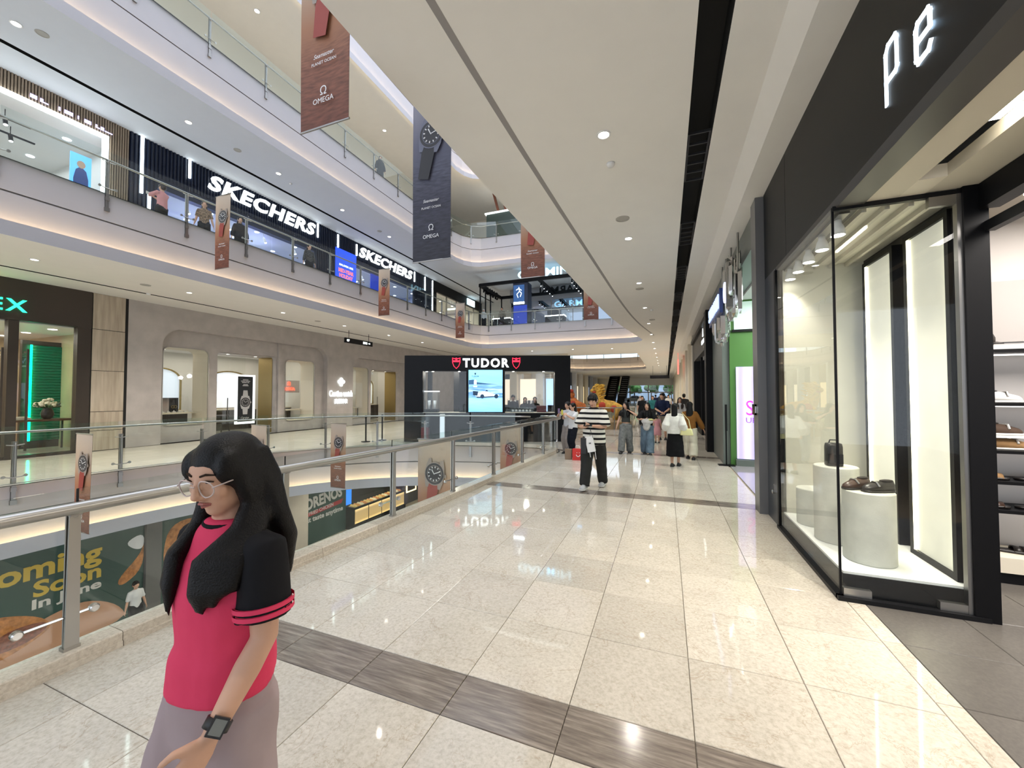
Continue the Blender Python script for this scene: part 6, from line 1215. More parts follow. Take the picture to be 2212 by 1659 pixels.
for x in (-1.3, .1): m = MB(); m.cyl((x, 46.05, 3.85), (x, 46.05, 4.9), .015, 6); m.build('hanger_rod', M['black'], t)
# left row of the distant corridor
LW = thing('wall_left', 'white columns and lit shops along the left of the distant corridor', 'wall', (-12, 50, 0), kind='structure')
for k in range(10):
    y = 33+k*4.6; m = MB(); m.box(-12.6, y, 0, -12.0, y+.6, 4.9); m.build('column', M['white'], LW); m = MB(); m.box(-12.7, y+.6, 0, -12.6, y+4.6, 4.9); m.build('wall_bay', mat('left_bay_%d' % k, ((.5, .4, .26), (.03, .04, .07), (.45, .4, .35))[k % 3], .5), LW); m = MB(); m.box(-12.6, y+1.2, .3, -12.55, y+4.0, 3.0); m.build('lit_window', emis('left_bay_light_%d' % k, ((.95, .75, .4), (.5, .6, .75), (.9, .8, .6))[k % 3], .8), LW)
# display enclosure with the big yellow beast
DI = thing('display_enclosure', 'round glass enclosure on a stone plinth around the yellow beast sculptures', 'enclosure', (-3.4, 21.5, 0))
m = MB(); m.smooth = False; m.lathe([(2.0, 0), (2.0, .35), (1.9, .38)], (-3.6, 21.8, 0), 36); m.build('plinth', mat('plinth_wood', (.40, .24, .13), .4, vary=.1), DI)
for k in range(20):
    a0, a1 = 2*math.pi*k/20, 2*math.pi*(k+.96)/20; A = (-3.6+2.05*math.cos(a0), 21.8+2.05*math.sin(a0)); B = (-3.6+2.05*math.cos(a1), 21.8+2.05*math.sin(a1)); m = MB()
    m.add([(*A, .02), (*B, .02), (*B, 1.05), (*A, 1.05), (A[0]*1.0+.012, A[1]+.012, .02), (B[0]+.012, B[1]+.012, .02), (B[0]+.012, B[1]+.012, 1.05), (A[0]+.012, A[1]+.012, 1.05)], [(0, 1, 2, 3), (7, 6, 5, 4), (0, 4, 5, 1), (1, 5, 6, 2), (2, 6, 7, 3), (3, 7, 4, 0)]); m.build('glass_panel', M['glass'], DI); m = MB(); m.cyl((*A, 0), (*A, 1.05), .025, 6); m.build('post', M['steel'], DI)
m = MB(); m.tube([(-3.6+2.05*math.cos(R(a)), 21.8+2.05*math.sin(R(a)), 1.08) for a in range(0, 360, 12)], .03, 8, closed=True); m.build('handrail', M['steel'], DI)
yf = mat('yellow_fur', (.55, .30, .05), .9, vary=.35, vscale=7); rf = mat('red_trim', (.45, .05, .02), .8)
BE = thing('beast_sculpture', 'large yellow furry rearing beast sculpture with red trim inside the glass enclosure', 'sculpture', (-3.0, 21.5, .38)); m = MB(); m.smooth = True
bx, by = -3.05, 21.5
m.tube([(bx+.95, by, .75), (bx+.75, by, .95), (bx+.4, by, 1.1), (bx, by, 1.15), (bx-.3, by, 1.35), (bx-.42, by, 1.7), (bx-.35, by, 2.0)], [.12, .27, .30, .32, .30, .24, .16], 12); m.ball((bx-.42, by-.02, 2.05), (.27, .2, .22), 12, 8); m.ball((bx-.62, by-.05, 1.95), (.16, .14, .12), 10, 7)
for lx, ly in ((-.25, -.2), (-.1, .2)): m.tube([(bx+lx, by+ly, 1.15), (bx+lx-.2, by+ly, .95), (bx+lx-.35, by+ly, 1.0)], [.13, .10, .07], 8)
for lx, ly in ((.55, -.2), (.65, .2)): m.tube([(bx+lx, by+ly, 1.0), (bx+lx+.08, by+ly, .72), (bx+lx-.05, by+ly, .52), (bx+lx-.02, by+ly, .39)], [.16, .12, .09, .08], 8)
m.tube([(bx+.9, by, .85), (bx+1.15, by, .85), (bx+1.35, by, .7)], [.1, .15, .05], 8)
m.build('body', yf, BE); m = MB(); r6 = random.Random(2)
for k in range(60):
    z = r6.uniform(1.45, 2.25); a = r6.uniform(-1.2, 1.9); c = Vector((bx-.36+.16*math.sin(a)*1.2, by-.22*math.cos(a)*.8, z)); d = Vector((.14+.1*r6.random(), r6.uniform(-.12, .06), .09)); m.tube([c, c+d*.6, c+d], [.045, .035, .004], 5)
o = m.build('mane', mat('yellow_mane', (.72, .42, .06), .9), BE); o['kind'] = 'stuff'
m = MB(); m.smooth = True; m.tube([(bx-.62, by-.12, 1.9), (bx-.55, by-.2, 1.86), (bx-.45, by-.22, 1.88)], .05, 7); m.ball((bx-.1, by-.28, 1.15), (.2, .1, .2), 10, 7); m.ball((bx+.5, by-.26, .98), (.18, .1, .2), 10, 7); m.build('red_trim', rf, BE)
m = MB(); m.smooth = True; m.ball((bx-.55, by-.18, 2.1), .035, 8, 6); m.build('eye', M['inkb'], BE)
t = thing('beast_sculpture', 'smaller red and orange beast sculpture behind the striped-shirt man', 'sculpture', (-4.6, 22.0, .38)); m = MB(); m.smooth = True; m.tube([(-4.2, 22, .7), (-4.4, 22, 1.0), (-4.75, 22, 1.15), (-4.95, 22, 1.5)], [.15, .3, .3, .18], 10); m.ball((-5.0, 21.95, 1.72), (.22, .18, .22), 10, 8)
for lx in (-.15, -.5): m.tube([(-4.3+lx, 21.9, 1.0), (-4.3+lx, 21.9, .39)], [.14, .1], 8)
m.build('body', mat('orange_fur', (.55, .16, .04), .9, vary=.3, vscale=8), t); m = MB(); m.smooth = True; m.ball((-4.98, 21.85, 1.95), (.16, .14, .1), 9, 6); m.ball((-4.85, 21.78, 1.2), (.18, .1, .2), 9, 6); m.build('red_trim', rf, t)
# ================================================================ PEOPLE
def remesh(mb, vox, it=3, name='m'):
    me = mb.mesh(name); o = bpy.data.objects.new('tmp', me); C.objects.link(o)
    r = o.modifiers.new('r', 'REMESH'); r.mode = 'VOXEL'; r.voxel_size = vox; r.use_smooth_shade = True
    if it: s = o.modifiers.new('s', 'SMOOTH'); s.iterations = it; s.factor = .5
    bpy.context.view_layer.update(); dg = bpy.context.evaluated_depsgraph_get()
    out = bpy.data.meshes.new_from_object(o.evaluated_get(dg)); out.name = name
    bpy.data.objects.remove(o); bpy.data.meshes.remove(me)
    for p in out.polygons: p.use_smooth = True
    return out
from mathutils import noise as _ns
def piece(name, mb, vox, m, parent, it=3, fold=0):
    me = remesh(mb, vox, it, name)
    if fold:      # soft cloth folds along the surface normal
        nr = [v.normal.copy() for v in me.vertices]
        for v, n in zip(me.vertices, nr):
            c = v.co; v.co = c+n*fold*(_ns.noise(Vector((c.x*11, c.y*11, c.z*4.2)))+.55*_ns.noise(Vector((c.x*7+9, c.y*7, c.z*16+3))))
    me.materials.clear(); me.materials.append(m)
    o = bpy.data.objects.new(name, me); C.objects.link(o); o.parent = parent; return o
def ik(a, b, l1, l2, pole):
    a, b, pole = Vector(a), Vector(b), Vector(pole); d = b-a; L = min(d.length, (l1+l2)*.999)
    if d.length > L: b = a+d.normalized()*L
    d = (b-a).normalized(); x = (l1*l1-l2*l2+L*L)/(2*L); h = math.sqrt(max(0, l1*l1-x*x)); p = pole-d*pole.dot(d)
    return a+d*x+p.normalized()*h, b
def ell(cx, cy, z, rx, ry, n=18, tilt=0): return [(cx+rx*math.cos(2*math.pi*i/n), cy+ry*math.sin(2*math.pi*i/n), z+tilt*math.sin(2*math.pi*i/n)) for i in range(n)]
def hand(m, w, d, nrm, side, curl=.5, s=1.0, fr=.0088):
    """palm and five fingers from wrist w along d; nrm is the palm side; side +1 puts the thumb on cross(d, nrm)"""
    d = Vector(d).normalized(); nrm = Vector(nrm); nrm = (nrm-d*nrm.dot(d)).normalized(); ac = d.cross(nrm).normalized()*side
    m.loft([[w+d*(t*.088*s)+ac*(wd*s*math.cos(q))+nrm*(th*s*math.sin(q)) for q in [2*math.pi*i/10 for i in range(10)]] for t, wd, th in ((-.12, .022, .017), (.15, .027, .016), (.5, .037, .015), (.85, .040, .013), (1.02, .034, .010))])
    for k, (off, L) in enumerate(((.030, .062), (.011, .070), (-.010, .066), (-.029, .052))):
        p = w+d*(.082*s)+ac*(off*s); dd = d.copy(); P = [p-d*.02*s]; a = 0
        for j in range(3):
            a += curl*(.55, .8, .6)[j]; dd = d*math.cos(a)+nrm*math.sin(a); p = p+dd*(L*s*(.45, .32, .26)[j]); P.append(p.copy())
        m.tube(P, [fr*s, fr*s, fr*.95*s, fr*.75*s], 8)
    p = w+d*(.02*s)+ac*(.024*s); q = p+(d*.6+ac*.7+nrm*.25).normalized()*.045*s; r = q+(d*.85+ac*.15+nrm*(.2+curl*.4)).normalized()*.035*s; m.tube([p, q, r], [.0125*s, .0105*s, .008*s], 8)
SKIN = mat('skin', (.60, .355, .245), .5, spec=.3, vary=.04, vscale=12); SKIN2 = mat('skin_tan', (.42, .225, .14), .5); HAIR = mat('black_hair', (.004, .0035, .0035), .42, spec=.22, bump=.3, bscale=220); HAIRB = mat('brown_hair', (.025, .013, .008), .45)
LIP = mat('lips', (.36, .12, .10), .5); BROW = mat('brow', (.03, .018, .012), .8, spec=.15); EYEW = mat('eye_white', (.75, .72, .68), .4)
SNEAK = mat('grey_sneaker', (.42, .42, .42), .7); SNB = mat('black_shoe', (.012, .012, .013), .5); SOLE = mat('pale_sole', (.62, .60, .56), .7)
def person(label, loc, rz=0, H=1.62, skin=None, vox=.013, pose=None, top=None, bottom=None, hair=None, shoes=SNB, face=True, male=False, group=None, shoe_skip=False, fine=False):
    skin = skin or SKIN; P = dict(lf=(.09, -.02), rf=(-.09, .02), lh=(.27, -.03, .80), rh=(-.27, -.03, .80), yaw=0, pitch=0, bend=0, lift=(0, 0), lcurl=.35, rcurl=.35, lel=(0, 1, 0), rel=(0, 1, 0)); P.update(pose or {})
    T = dict(m=None, sleeve=.5, loose=1.0, hem=.84, sm=None, cuff=.062); T.update(top or {}); B = dict(m=None, kind='pants', r=(.105, .085, .075), len=1.0); B.update(bottom or {}); Hh = dict(kind='short', m=HAIR); Hh.update(hair or {})
    t = thing('person', label, 'person', loc, rz, group); sc = H/1.65; t.scale = (sc, sc, sc)
    sw = .172 if male else .145
    by = -P['bend']
    hip = {1: Vector((.082, 0, .87)), -1: Vector((-.082, 0, .87))}; sho = {1: Vector((sw, by, 1.335)), -1: Vector((-sw, by, 1.335))}
    foot = {1: P['lf'], -1: P['rf']}; lift = {1: P['lift'][0], -1: P['lift'][1]}
    ank = {k: Vector((foot[k][0], foot[k][1], .085+lift[k])) for k in (1, -1)}; kn = {}; el = {}; wr = {}
    for k in (1, -1):
        kn[k], ank[k] = ik(hip[k], ank[k], .405, .40, (.04*k, -1, 0)); wt = Vector(P['lh'] if k == 1 else P['rh']); pole = Vector(P['lel'] if k == 1 else P['rel'])
        el[k], wr[k] = ik(sho[k], wt, .275*P.get('arm', 1), .245*P.get('arm', 1), pole)
    Hm = Matrix.Translation((0, by*1.25, 1.50)) @ Matrix.Rotation(R(P['yaw']), 4, 'Z') @ Matrix.Rotation(R(P['pitch']), 4, 'X') @ Matrix.Translation((0, -.01, .045))
    hp = lambda x, y, z: Hm @ Vector((x, y, z))
    def hball(m, c, r, nu=16, nv=12):
        k = len(m.v); m.ball((0, 0, 0), r, nu, nv); m.v[k:] = [tuple(Hm @ (Vector(v)+Vector(c))) for v in m.v[k:]]
    # -- body, one continuous surface
    m = MB(); tr = .88
    m.loft([ell(0, by*f, z, rx*tr, ry*tr) for z, rx, ry, f in ((.80, .12, .09, 0), (.88, .14, .10, 0), (1.0, .115, .085, .3), (1.2, .13, .095, .8), (1.33, .12, .07, 1), (1.38, .06, .055, 1))])
    m.tube([(0, by, 1.34), (0, by*1.1, 1.43), hp(0, .012, -.06)], [.058, .047, .046], 12)
    hball(m, (0, .015, .022), (.076, .094, .092)); hball(m, (0, -.020, -.035), (.062, .068, .075)); hball(m, (0, -.040, -.085), (.034, .038, .026)); hball(m, (0, -.045, .02), (.062, .048, .06))
    m.tube([hp(0, -.088, .018), hp(0, -.100, -.010), hp(0, -.106, -.028), hp(0, -.090, -.036)], [.008, .010, .0125, .010], 8); hball(m, (.012, -.09, -.031), .009, 8, 6); hball(m, (-.012, -.09, -.031), .009, 8, 6)
    for k in (1, -1): hball(m, (.077*k, .012, -.008), (.010, .020, .032), 8, 8); hball(m, (.036*k, -.062, -.022), (.026, .022, .026), 8, 8)
    for k in (1, -1):
        m.tube([sho[k]-Vector((.05*k, 0, 0)), sho[k], (sho[k]+el[k])/2, el[k], el[k].lerp(wr[k], .35), wr[k]], [.05, .048, .042, .036, .036, .024], 12)
        d = (wr[k]-el[k]).normalized(); nrm = P.get('lp' if k == 1 else 'rp', (-k, 0, 0)); hand(m, wr[k], P.get('ld' if k == 1 else 'rd', d), nrm, P.get('ls' if k == 1 else 'rs', -1 if k == 1 else 1), P['lcurl' if k == 1 else 'rcurl'])
        m.tube([hip[k], kn[k], kn[k].lerp(ank[k], .35), ank[k]], [.075, .05, .048, .034], 12); a = ank[k]; m.tube([a, a+Vector((0, 0, -.045)), a+Vector((0, -.10, -.062))], [.034, .034, .026], 10)
    body = piece('body', m, vox*(.55 if fine else .8), skin, t, 2)
    if face:
        for k in (1, -1):
            m = MB(); hball(m, (.031*k, -.079, .012), (.014, .010, .0055 if not P.get('shut') else .002), 10, 6); e = put('eye', m.mesh('eye', [EYEW]), t, local=True); m = MB(); hball(m, (.031*k, -.0855, .0115), (.0065, .005, .0055 if not P.get('shut') else .0025), 8, 6); put('iris', m.mesh('iris', [BROW]), e, local=True)
            m = MB(); m.tube([hp(.014*k, -.090, .030), hp(.031*k, -.088, .036), hp(.049*k, -.076, .031)], [.0032, .0036, .002], 6); put('eyebrow', m.mesh('eyebrow', [BROW]), t, local=True)
            m = MB(); m.tube([hp(.017*k, -.088, .014), hp(.031*k, -.0905, .0175), hp(.046*k, -.080, .013)], [.0018, .0026, .0016], 6); put('eyelid', m.mesh('eyelid', [BROW]), t, local=True)
        m = MB(); m.tube([hp(-.021, -.080, -.056), hp(-.008, -.0915, -.053), hp(.008, -.0915, -.053), hp(.021, -.080, -.056)], [.0015, .0038, .0038, .0015], 8); m.tube([hp(-.018, -.080, -.060), hp(0, -.0905, -.063), hp(.018, -.080, -.060)], [.0015, .0042, .0015], 8); put('lips', m.mesh('lips', [LIP]), t, local=True)
    # -- hair
    m = MB(); hk = Hh['kind']
    if hk in ('short', 'long', 'hijab'):
        hball(m, (0, .016, .042), (.085, .102, .084)); hball(m, (0, .045, .0), (.084, .075, .098))
        if hk == 'short':
            hball(m, (0, -.058, .064), (.062, .040, .030)); hball(m, (.035, -.055, .052), (.034, .034, .03)); hball(m, (-.03, -.058, .05), (.036, .034, .032))
            for k in (1, -1): hball(m, (.070*k, -.02, .03), (.018, .035, .05), 10, 8)
        if hk in ('long', 'hijab'):
            for k in (1, -1): hball(m, (.060*k, -.030, .035), (.030, .050, .055), 10, 8)
            ln = Hh.get('len', .34); wd = Hh.get('w', .105)
            pp = hp(0, .06, -.02); e0 = Vector((0, by+.085, 1.50-ln))
            m.loft([[pp.lerp(e0, f)+Vector((rx*math.cos(q), ry*math.sin(q), 0)) for q in [2*math.pi*i/16 for i in range(16)]] for f, rx, ry in ((0, .080, .060), (.3, wd*.9, .06), (.6, wd, .055), (.9, wd*.85, .045), (1.0, wd*.5, .03))])
            for k in Hh.get('front', ()):
                fz = Hh.get('fz', 1.12); nn = Hh.get('n', 4)
                for j in range(nn):      # strands side by side over the front of the shoulder
                    f = j/max(1, nn-1); xb = .055+.075*f; yb = by-.124*math.sqrt(max(.05, 1-(xb/.158)**2))-.012
                    path = [hp(.045*k, -.035+.05*f, .078), hp(.072*k, -.028+.06*f, .035), hp(.080*k, -.022+.066*f, -.03), hp(.081*k, -.014+.06*f, -.085), Vector((.088*k+.02*f*k, by-.035+.05*f, 1.385+.012*f)), Vector((xb*k*1.03, yb*.9+.02*f, 1.315)), Vector((xb*k, yb, 1.24)), Vector((xb*k*.96, yb-.004, fz+.05*f+.028*math.sin(j*2.3+k)))]
                    m.tube([p for p in path], [.020, .023, .025, .025, .026, .025, .020, .005], 9)
                if nn > 4:               # and a fall of hair behind the shoulder
                    for j in range(4):
                        f = j/3; m.tube([hp(.060*k, .04+.03*f, .06), hp(.082*k, .045+.03*f, -.03), Vector((.105*k, by+.075, 1.42)), Vector((.112*k-.03*f*k, by+.108+.01*f, 1.33)), Vector((.105*k-.04*f*k, by+.12, 1.20+.03*math.sin(j*1.9)))], [.026, .03, .034, .03, .008], 9)
        if hk == 'hijab': m.loft([ell(0, by, z, rx, ry) for z, rx, ry in ((1.22, .19, .14), (1.36, .17, .12), (1.46, .09, .09))])
        piece('hair' if hk != 'hijab' else 'head_scarf', m, vox*.8, Hh['m'], t, 2)
    # -- top
    if T['m']:
        lo = T['loose']; hem = T['hem']; m = MB(); w0 = .168 if male else .148
        secs = [(hem, w0*1.02*lo, .122*lo, 0), (hem+.10, w0*1.0*lo, .12*lo, .1), (1.05, w0*.94*lo, .112*lo, .35), (1.2, w0*1.0*lo, .117*lo, .75), (1.30, w0*1.0*(lo+1)/2, .10*lo, 1), (1.365, w0*.84, .074, 1), (1.395, .082, .062, 1), (1.41, .068, .058, 1)]
        secs = [q for q in secs if q[0] >= hem-1e-6]
        m.loft([ell(0, by*f, z, rx, ry, 22) for z, rx, ry, f in secs]); ms = m if not T['sm'] else MB()
        for k in (1, -1):
            s = T['sleeve']
            if s <= 0: continue
            c = T['cuff']*lo; s0 = sho[k]-Vector((.045*k, 0, 0)); r0 = .061*(lo+1)/2
            if T['sm']: ms = MB()
            if s <= 1: ms.tube([s0, sho[k], sho[k].lerp(el[k], s*.5), sho[k].lerp(el[k], s)], [r0*.95, r0, (r0+c)/2, c], 14)
            else: ms.tube([s0, sho[k], (sho[k]+el[k])/2, el[k], el[k].lerp(wr[k], (s-1)*.5), el[k].lerp(wr[k], s-1)], [r0*.95, r0, (r0+c)/2, c*1.05, c, c*.85], 14)
            if T['sm']: piece('sleeve', ms, vox, T['sm'], t, fold=.006)
        piece('shirt', m, vox, T['m'], t, fold=T.get('fold', .009))
    # -- bottom
    if B['m']:
        m = MB(); r = B['r']
        if B['kind'] == 'pants':
            m.loft([ell(0, 0, z, rx, ry, 20) for z, rx, ry in ((.76, .13, .11), (.82, .165, .125), (.90, .158, .118), (B.get('waist', .98), .138, .105))])
            for k in (1, -1):
                e = kn[k].lerp(ank[k], B['len']) if B['len'] < 1 else ank[k]+Vector((0, 0, -.035))
                m.tube([hip[k]+Vector((0, 0, .03)), hip[k].lerp(kn[k], .4), kn[k], kn[k].lerp(e, .5), e], [r[0], r[0]*.95, r[1], (r[1]+r[2])/2, r[2]], 16)
        else:
            z0 = B.get('z0', .24); m.loft([ell(0, 0, z, rx, ry, 24) for z, rx, ry in ((z0, r[2], r[2]*.75), (.5, r[1], r[1]*.75), (.82, r[0], r[0]*.76), (.98, .135, .105))])
        piece('trousers' if B['kind'] == 'pants' else 'skirt', m, vox, B['m'], t, fold=.012)
    # -- shoes
    if not shoe_skip:
        for k in (1, -1):
            a = ank[k]; z = max(0, a.z-.085); m = MB(); L_ = .26
            us = (0, .08, .25, .45, .65, .82, .94, 1.0); wv = (.6, .85, .95, .92, 1.1, 1.12, .85, .4); hv = (.07, .085, .088, .075, .06, .05, .04, .03); tl = lift[k]*.9
            ring = lambda u, w_, h: [(a.x+.046*w_*math.cos(q), a.y+.075-L_*u, z+.012+(-tl*u if tl else 0)*.6+(h*math.sin(q) if math.sin(q) > 0 else .012*math.sin(q))) for q in [2*math.pi*i/12 for i in range(12)]]
            m.smooth = True; m.loft([ring(u, w_, h) for u, w_, h in zip(us, wv, hv)]); s_ = put('shoe', m.mesh('shoe', [shoes]), t, local=True)
            m = MB(); m.loft([[(a.x+sx*.050*w_, a.y+.08-L_*1.03*u, z-(tl*u*.6 if tl else 0)+zz) for sx, zz in ((1, 0), (1, .022), (-1, .022), (-1, 0))] for u, w_ in zip(us, wv)]); put('sole', m.mesh('sole', [SOLE if shoes is SNEAK else SNB]), s_, local=True)
    t['wl'] = 0; del t['wl']
    return t, dict(wr=wr, el=el, sho=sho, ank=ank, kn=kn, Hm=Hm, sc=sc, loc=Vector(loc), rz=rz, hip=hip)
def wpt(info, p): return info['loc']+Matrix.Rotation(info['rz'], 3, 'Z') @ (Vector(p)*info['sc'])

# ---------------- 1 the girl in the pink shirt, walking past the camera
pink = mat('pink_cotton', (.70, .055, .125), .8, spec=.15, bump=.55, bscale=11); blk = mat('black_cotton', (.010, .010, .012), .8, spec=.15, bump=.5, bscale=12); mauve = mat('mauve_trousers', (.36, .285, .29), .85, spec=.15, bump=.6, bscale=9)
g, gi = person('girl in a pink shirt with black sleeves, glasses and long black hair in the foreground', (-1.228, .79, 0), 0, 1.62, vox=.011, fine=True,
    pose=dict(lf=(.085, .22), rf=(-.085, -.25), lh=(.165, -.13, .915), rh=(-.23, .06, .85), arm=.90, yaw=9, pitch=13, bend=-.015, lift=(.05, 0), lcurl=.30, rcurl=.4, lel=(.15, 1, 0), ld=(-.30, -.45, -.80), lp=(-.9, .3, .2), shut=True),
    top=dict(m=pink, sm=blk, sleeve=.78, loose=1.06, hem=.925, cuff=.070), bottom=dict(m=mauve, r=(.098, .088, .098), waist=1.03), hair=dict(kind='long', len=.36, w=.115, front=(1, -1), fz=1.185, n=7))
for f_, r_ in ((.62, .078), (.70, .0775)):
    for k in (1, -1):
        p = gi['sho'][k].lerp(gi['el'][k], f_); d = (gi['el'][k]-gi['sho'][k]).normalized(); m = MB(); m.smooth = True; m.tube([p-d*.006, p+d*.006], r_, 24, cap=False); m.tube([p+d*.006, p-d*.006], r_-.006, 24, cap=False); put('sleeve_stripe', m.mesh('sleeve_stripe', [pink]), g, local=True)
m = MB(); m.smooth = True; m.tube([(.068*math.cos(R(a)), .012+.061*math.sin(R(a)), 1.405+.010*math.sin(R(a))) for a in range(0, 360, 15)], .006, 8, closed=True); put('collar', m.mesh('collar', [blk]), g, local=True)
# wrist watch on the left wrist
w_, e_ = gi['wr'][1], gi['el'][1]; d = (w_-e_).normalized(); c = w_-d*.022; ws = mat('watch_strap', (.012, .012, .012), .5); m = MB(); m.smooth = True; m.tube([c-d*.012, c+d*.012], .0315, 24, cap=True); wo = put('wrist_watch', m.mesh('wrist_watch', [ws]), g, local=True)
out = (Vector((.8, -.55, .3))-d*Vector((.8, -.55, .3)).dot(d)).normalized(); sd = d.cross(out); m = MB(); m.obox(c+out*.034, d*.021, sd*.019, out*.006); put('watch_case', m.mesh('watch_case', [mat('watch_case_dark', (.02, .02, .022), .3)]), wo, local=True); m = MB(); m.obox(c+out*.0405, d*.016, sd*.0145, out*.001); put('watch_face', m.mesh('watch_face', [mat('watch_face_grey', (.16, .17, .16), .2)]), wo, local=True)
# glasses
gm2 = mat('clear_frame', (.55, .45, .42), .3); gl_ = MB(); gl_.smooth = True; hp = lambda x, y, z: gi['Hm'] @ Vector((x, y, z))
for k in (1, -1): gl_.tube([hp(.034*k+.026*math.cos(R(a)), -.101+.006*abs(math.cos(R(a))), -.002+.024*math.sin(R(a))) for a in range(0, 360, 15)], .0020, 6, closed=True); gl_.tube([hp(.060*k, -.100, .004), hp(.080*k, -.06, .008), hp(.083*k, .0, .004)], .0020, 6)
gl_.tube([hp(-.008, -.107, .004), hp(0, -.109, .008), hp(.008, -.107, .004)], .0020, 6); go = put('glasses', gl_.mesh('glasses', [gm2]), g, local=True)
for k in (1, -1): m = MB(); m.flat([hp(.034*k+.025*math.cos(R(a)), -.100, -.002+.023*math.sin(R(a))) for a in range(0, 360, 20)]); put('lens', m.mesh('lens', [M['shopglass']]), go, local=True)

# ---------------- 2 the man in the striped shirt
cr = (.80, .78, .70); bk = (.012, .012, .013); stripe = stripemat('striped_cotton', [(0, bk), (.42, cr)], 2, .8, cyc=.088, off=.03)
offb = mat('washed_black', (.030, .030, .028), .8, spec=.15)
mn, mi = person('man in a black and cream striped shirt walking while looking at his phone', (-1.27, 7.5, 0), R(-6), 1.76, vox=.011, male=True, shoes=SNEAK,
    pose=dict(lf=(.10, .22), rf=(-.10, -.27), lh=(.05, -.27, 1.10), rh=(-.075, -.27, 1.075), pitch=26, yaw=-4, bend=.02, lcurl=.75, rcurl=.65, lel=(.7, .6, -.3), rel=(-.7, .6, -.3), ld=(-.75, -.5, .2), rd=(.5, -.7, .25), lp=(0, 0, 1), rp=(0, 0, 1), ls=1, rs=-1),
    top=dict(m=stripe, sleeve=.92, loose=1.22, hem=.76, cuff=.088), bottom=dict(m=offb, r=(.118, .105, .085)), hair=dict(kind='short'))
ph = thing('phone', 'dark smartphone held by the man in the striped shirt', 'phone', wpt(mi, (-.01, -.345, 1.115))); m = MB(); a = wpt(mi, (-.01, -.345, 1.115)); m.obox(a, Vector((.075, 0, 0)), Vector((0, .034, .012)), Vector((0, -.0014, .004))); m.build('phone_body', M['black'], ph)
t = thing('paper_bag', 'white and black paper box bag hanging from the striped-shirt man by ribbons', 'bag', wpt(mi, (.02, -.30, .72))); c = wpt(mi, (.03, -.335, .80)); m = MB(); m.obox(c, Vector((.062, 0, .014)), Vector((0, .05, 0)), Vector((-.028, 0, .135))); m.build('bag_body', M['white'], t); m = MB(); m.obox(c+Vector((-.115, 0, -.03)), Vector((.05, 0, 0)), Vector((0, .055, 0)), Vector((0, 0, .14))); m.build('bag_side', M['inkb'], t)
marks('bag_print', frame(c+Vector((.0, -.052, .02)), (1, 0, .22), (-.2, 0, 1)), [(-.01, .022, [(-.016, -.006), (-.002, .004), (.008, .018)])], M['inkb'], t, .001)
for dx in (.0, .05): m = MB(); m.tube([c+Vector((dx, -.03, .12)), wpt(mi, (.02, -.30, 1.06))], .004, 5); m.build('ribbon', M['inkb'], t)
for dx, dz in ((-.01, -.12), (.09, -.15)): m = MB(); m.tube([c+Vector((dx, -.04, -.11)), c+Vector((dx+.02, -.04, -.11+dz))], .006, 5); m.build('ribbon_tail', M['white'], t)

# ---------------- 3-6 people walking in the middle distance
grey = mat('grey_cargo', (.16, .165, .16), .85, spec=.15, vary=.25, vscale=14); char = mat('charcoal_top', (.045, .048, .045), .8, spec=.15); denim = mat('washed_denim', (.13, .185, .24), .85, spec=.15, vary=.2, vscale=8); blkk = mat('black_knit', (.012, .012, .013), .85, spec=.15)
w3, i3 = person('woman in a grey crop top, black shrug and grey cargo trousers touching her hair', (-1.12, 12.25, 0), R(-4), 1.52, pose=dict(lf=(.10, .14), rf=(-.12, -.24), lh=(.15, -.12, 1.36), rh=(-.30, -.05, .80), yaw=-24, lel=(.9, .2, -.6), lcurl=.9), top=dict(m=char, sm=blkk, sleeve=.55, hem=1.0, loose=.95), bottom=dict(m=grey, r=(.125, .115, .105), waist=.96), hair=dict(kind='long', len=.34, front=(1, -1), fz=1.12), shoes=SNB)
t = thing('shoulder_bag', 'cream shoulder bag under the arm of the woman in grey cargo trousers', 'bag', wpt(i3, (.27, .03, .95))); m = MB(); m.smooth = True; c = wpt(i3, (.26, .03, 1.0)); m.ball(c, (.05, .09, .10), 12, 8); m.build('bag_body', mat('cream_bag', (.62, .52, .36), .7), t); m = MB(); m.tube([c+Vector((0, -.06, .07)), wpt(i3, (.17, .0, 1.42)), c+Vector((0, .06, .07))], .010, 6); m.build('strap', mat('cream_strap', (.55, .46, .32), .7), t)
w4, i4 = person('woman in a black shirt and washed jeans hugging a grey bundle', (-.52, 12.3, 0), R(3), 1.50, pose=dict(lf=(.08, -.16), rf=(-.08, .14), lh=(.05, -.20, 1.08), rh=(-.06, -.20, 1.12), yaw=-10, pitch=-4, lel=(1, .2, -.3), rel=(-1, .2, -.3), lcurl=.6, rcurl=.6, lp=(0, 1, 0), rp=(0, 1, 0)), top=dict(m=blkk, sleeve=.9, hem=.90, loose=1.15, cuff=.08), bottom=dict(m=denim, r=(.128, .125, .13)), hair=dict(kind='long', len=.36, front=(1, -1), fz=1.16), shoes=SNB)
t = thing('jacket_bundle', 'grey bundled jacket held in the arms of the woman in jeans', 'jacket', wpt(i4, (0, -.22, .95))); m = MB(); m.smooth = True; c = wpt(i4, (0, -.26, 1.06)); m.ball(c, (.17, .08, .09), 14, 9); m.ball(c+Vector((-.02, -.01, -.12)), (.11, .06, .15), 12, 9); piece('folded_cloth', m, .014, mat('pale_grey_cloth', (.50, .48, .46), .9, spec=.15, vary=.2, vscale=10), t); t.location = (0, 0, 0); m = MB(); m.smooth = True; m.ball(c+Vector((.10, -.04, .06)), (.07, .05, .03), 10, 7); m.build('yellow_lining', mat('pale_yellow', (.62, .60, .25), .9, spec=.15), t)
whit = mat('white_knit', (.72, .71, .66), .85, spec=.15, vary=.06, vscale=20)
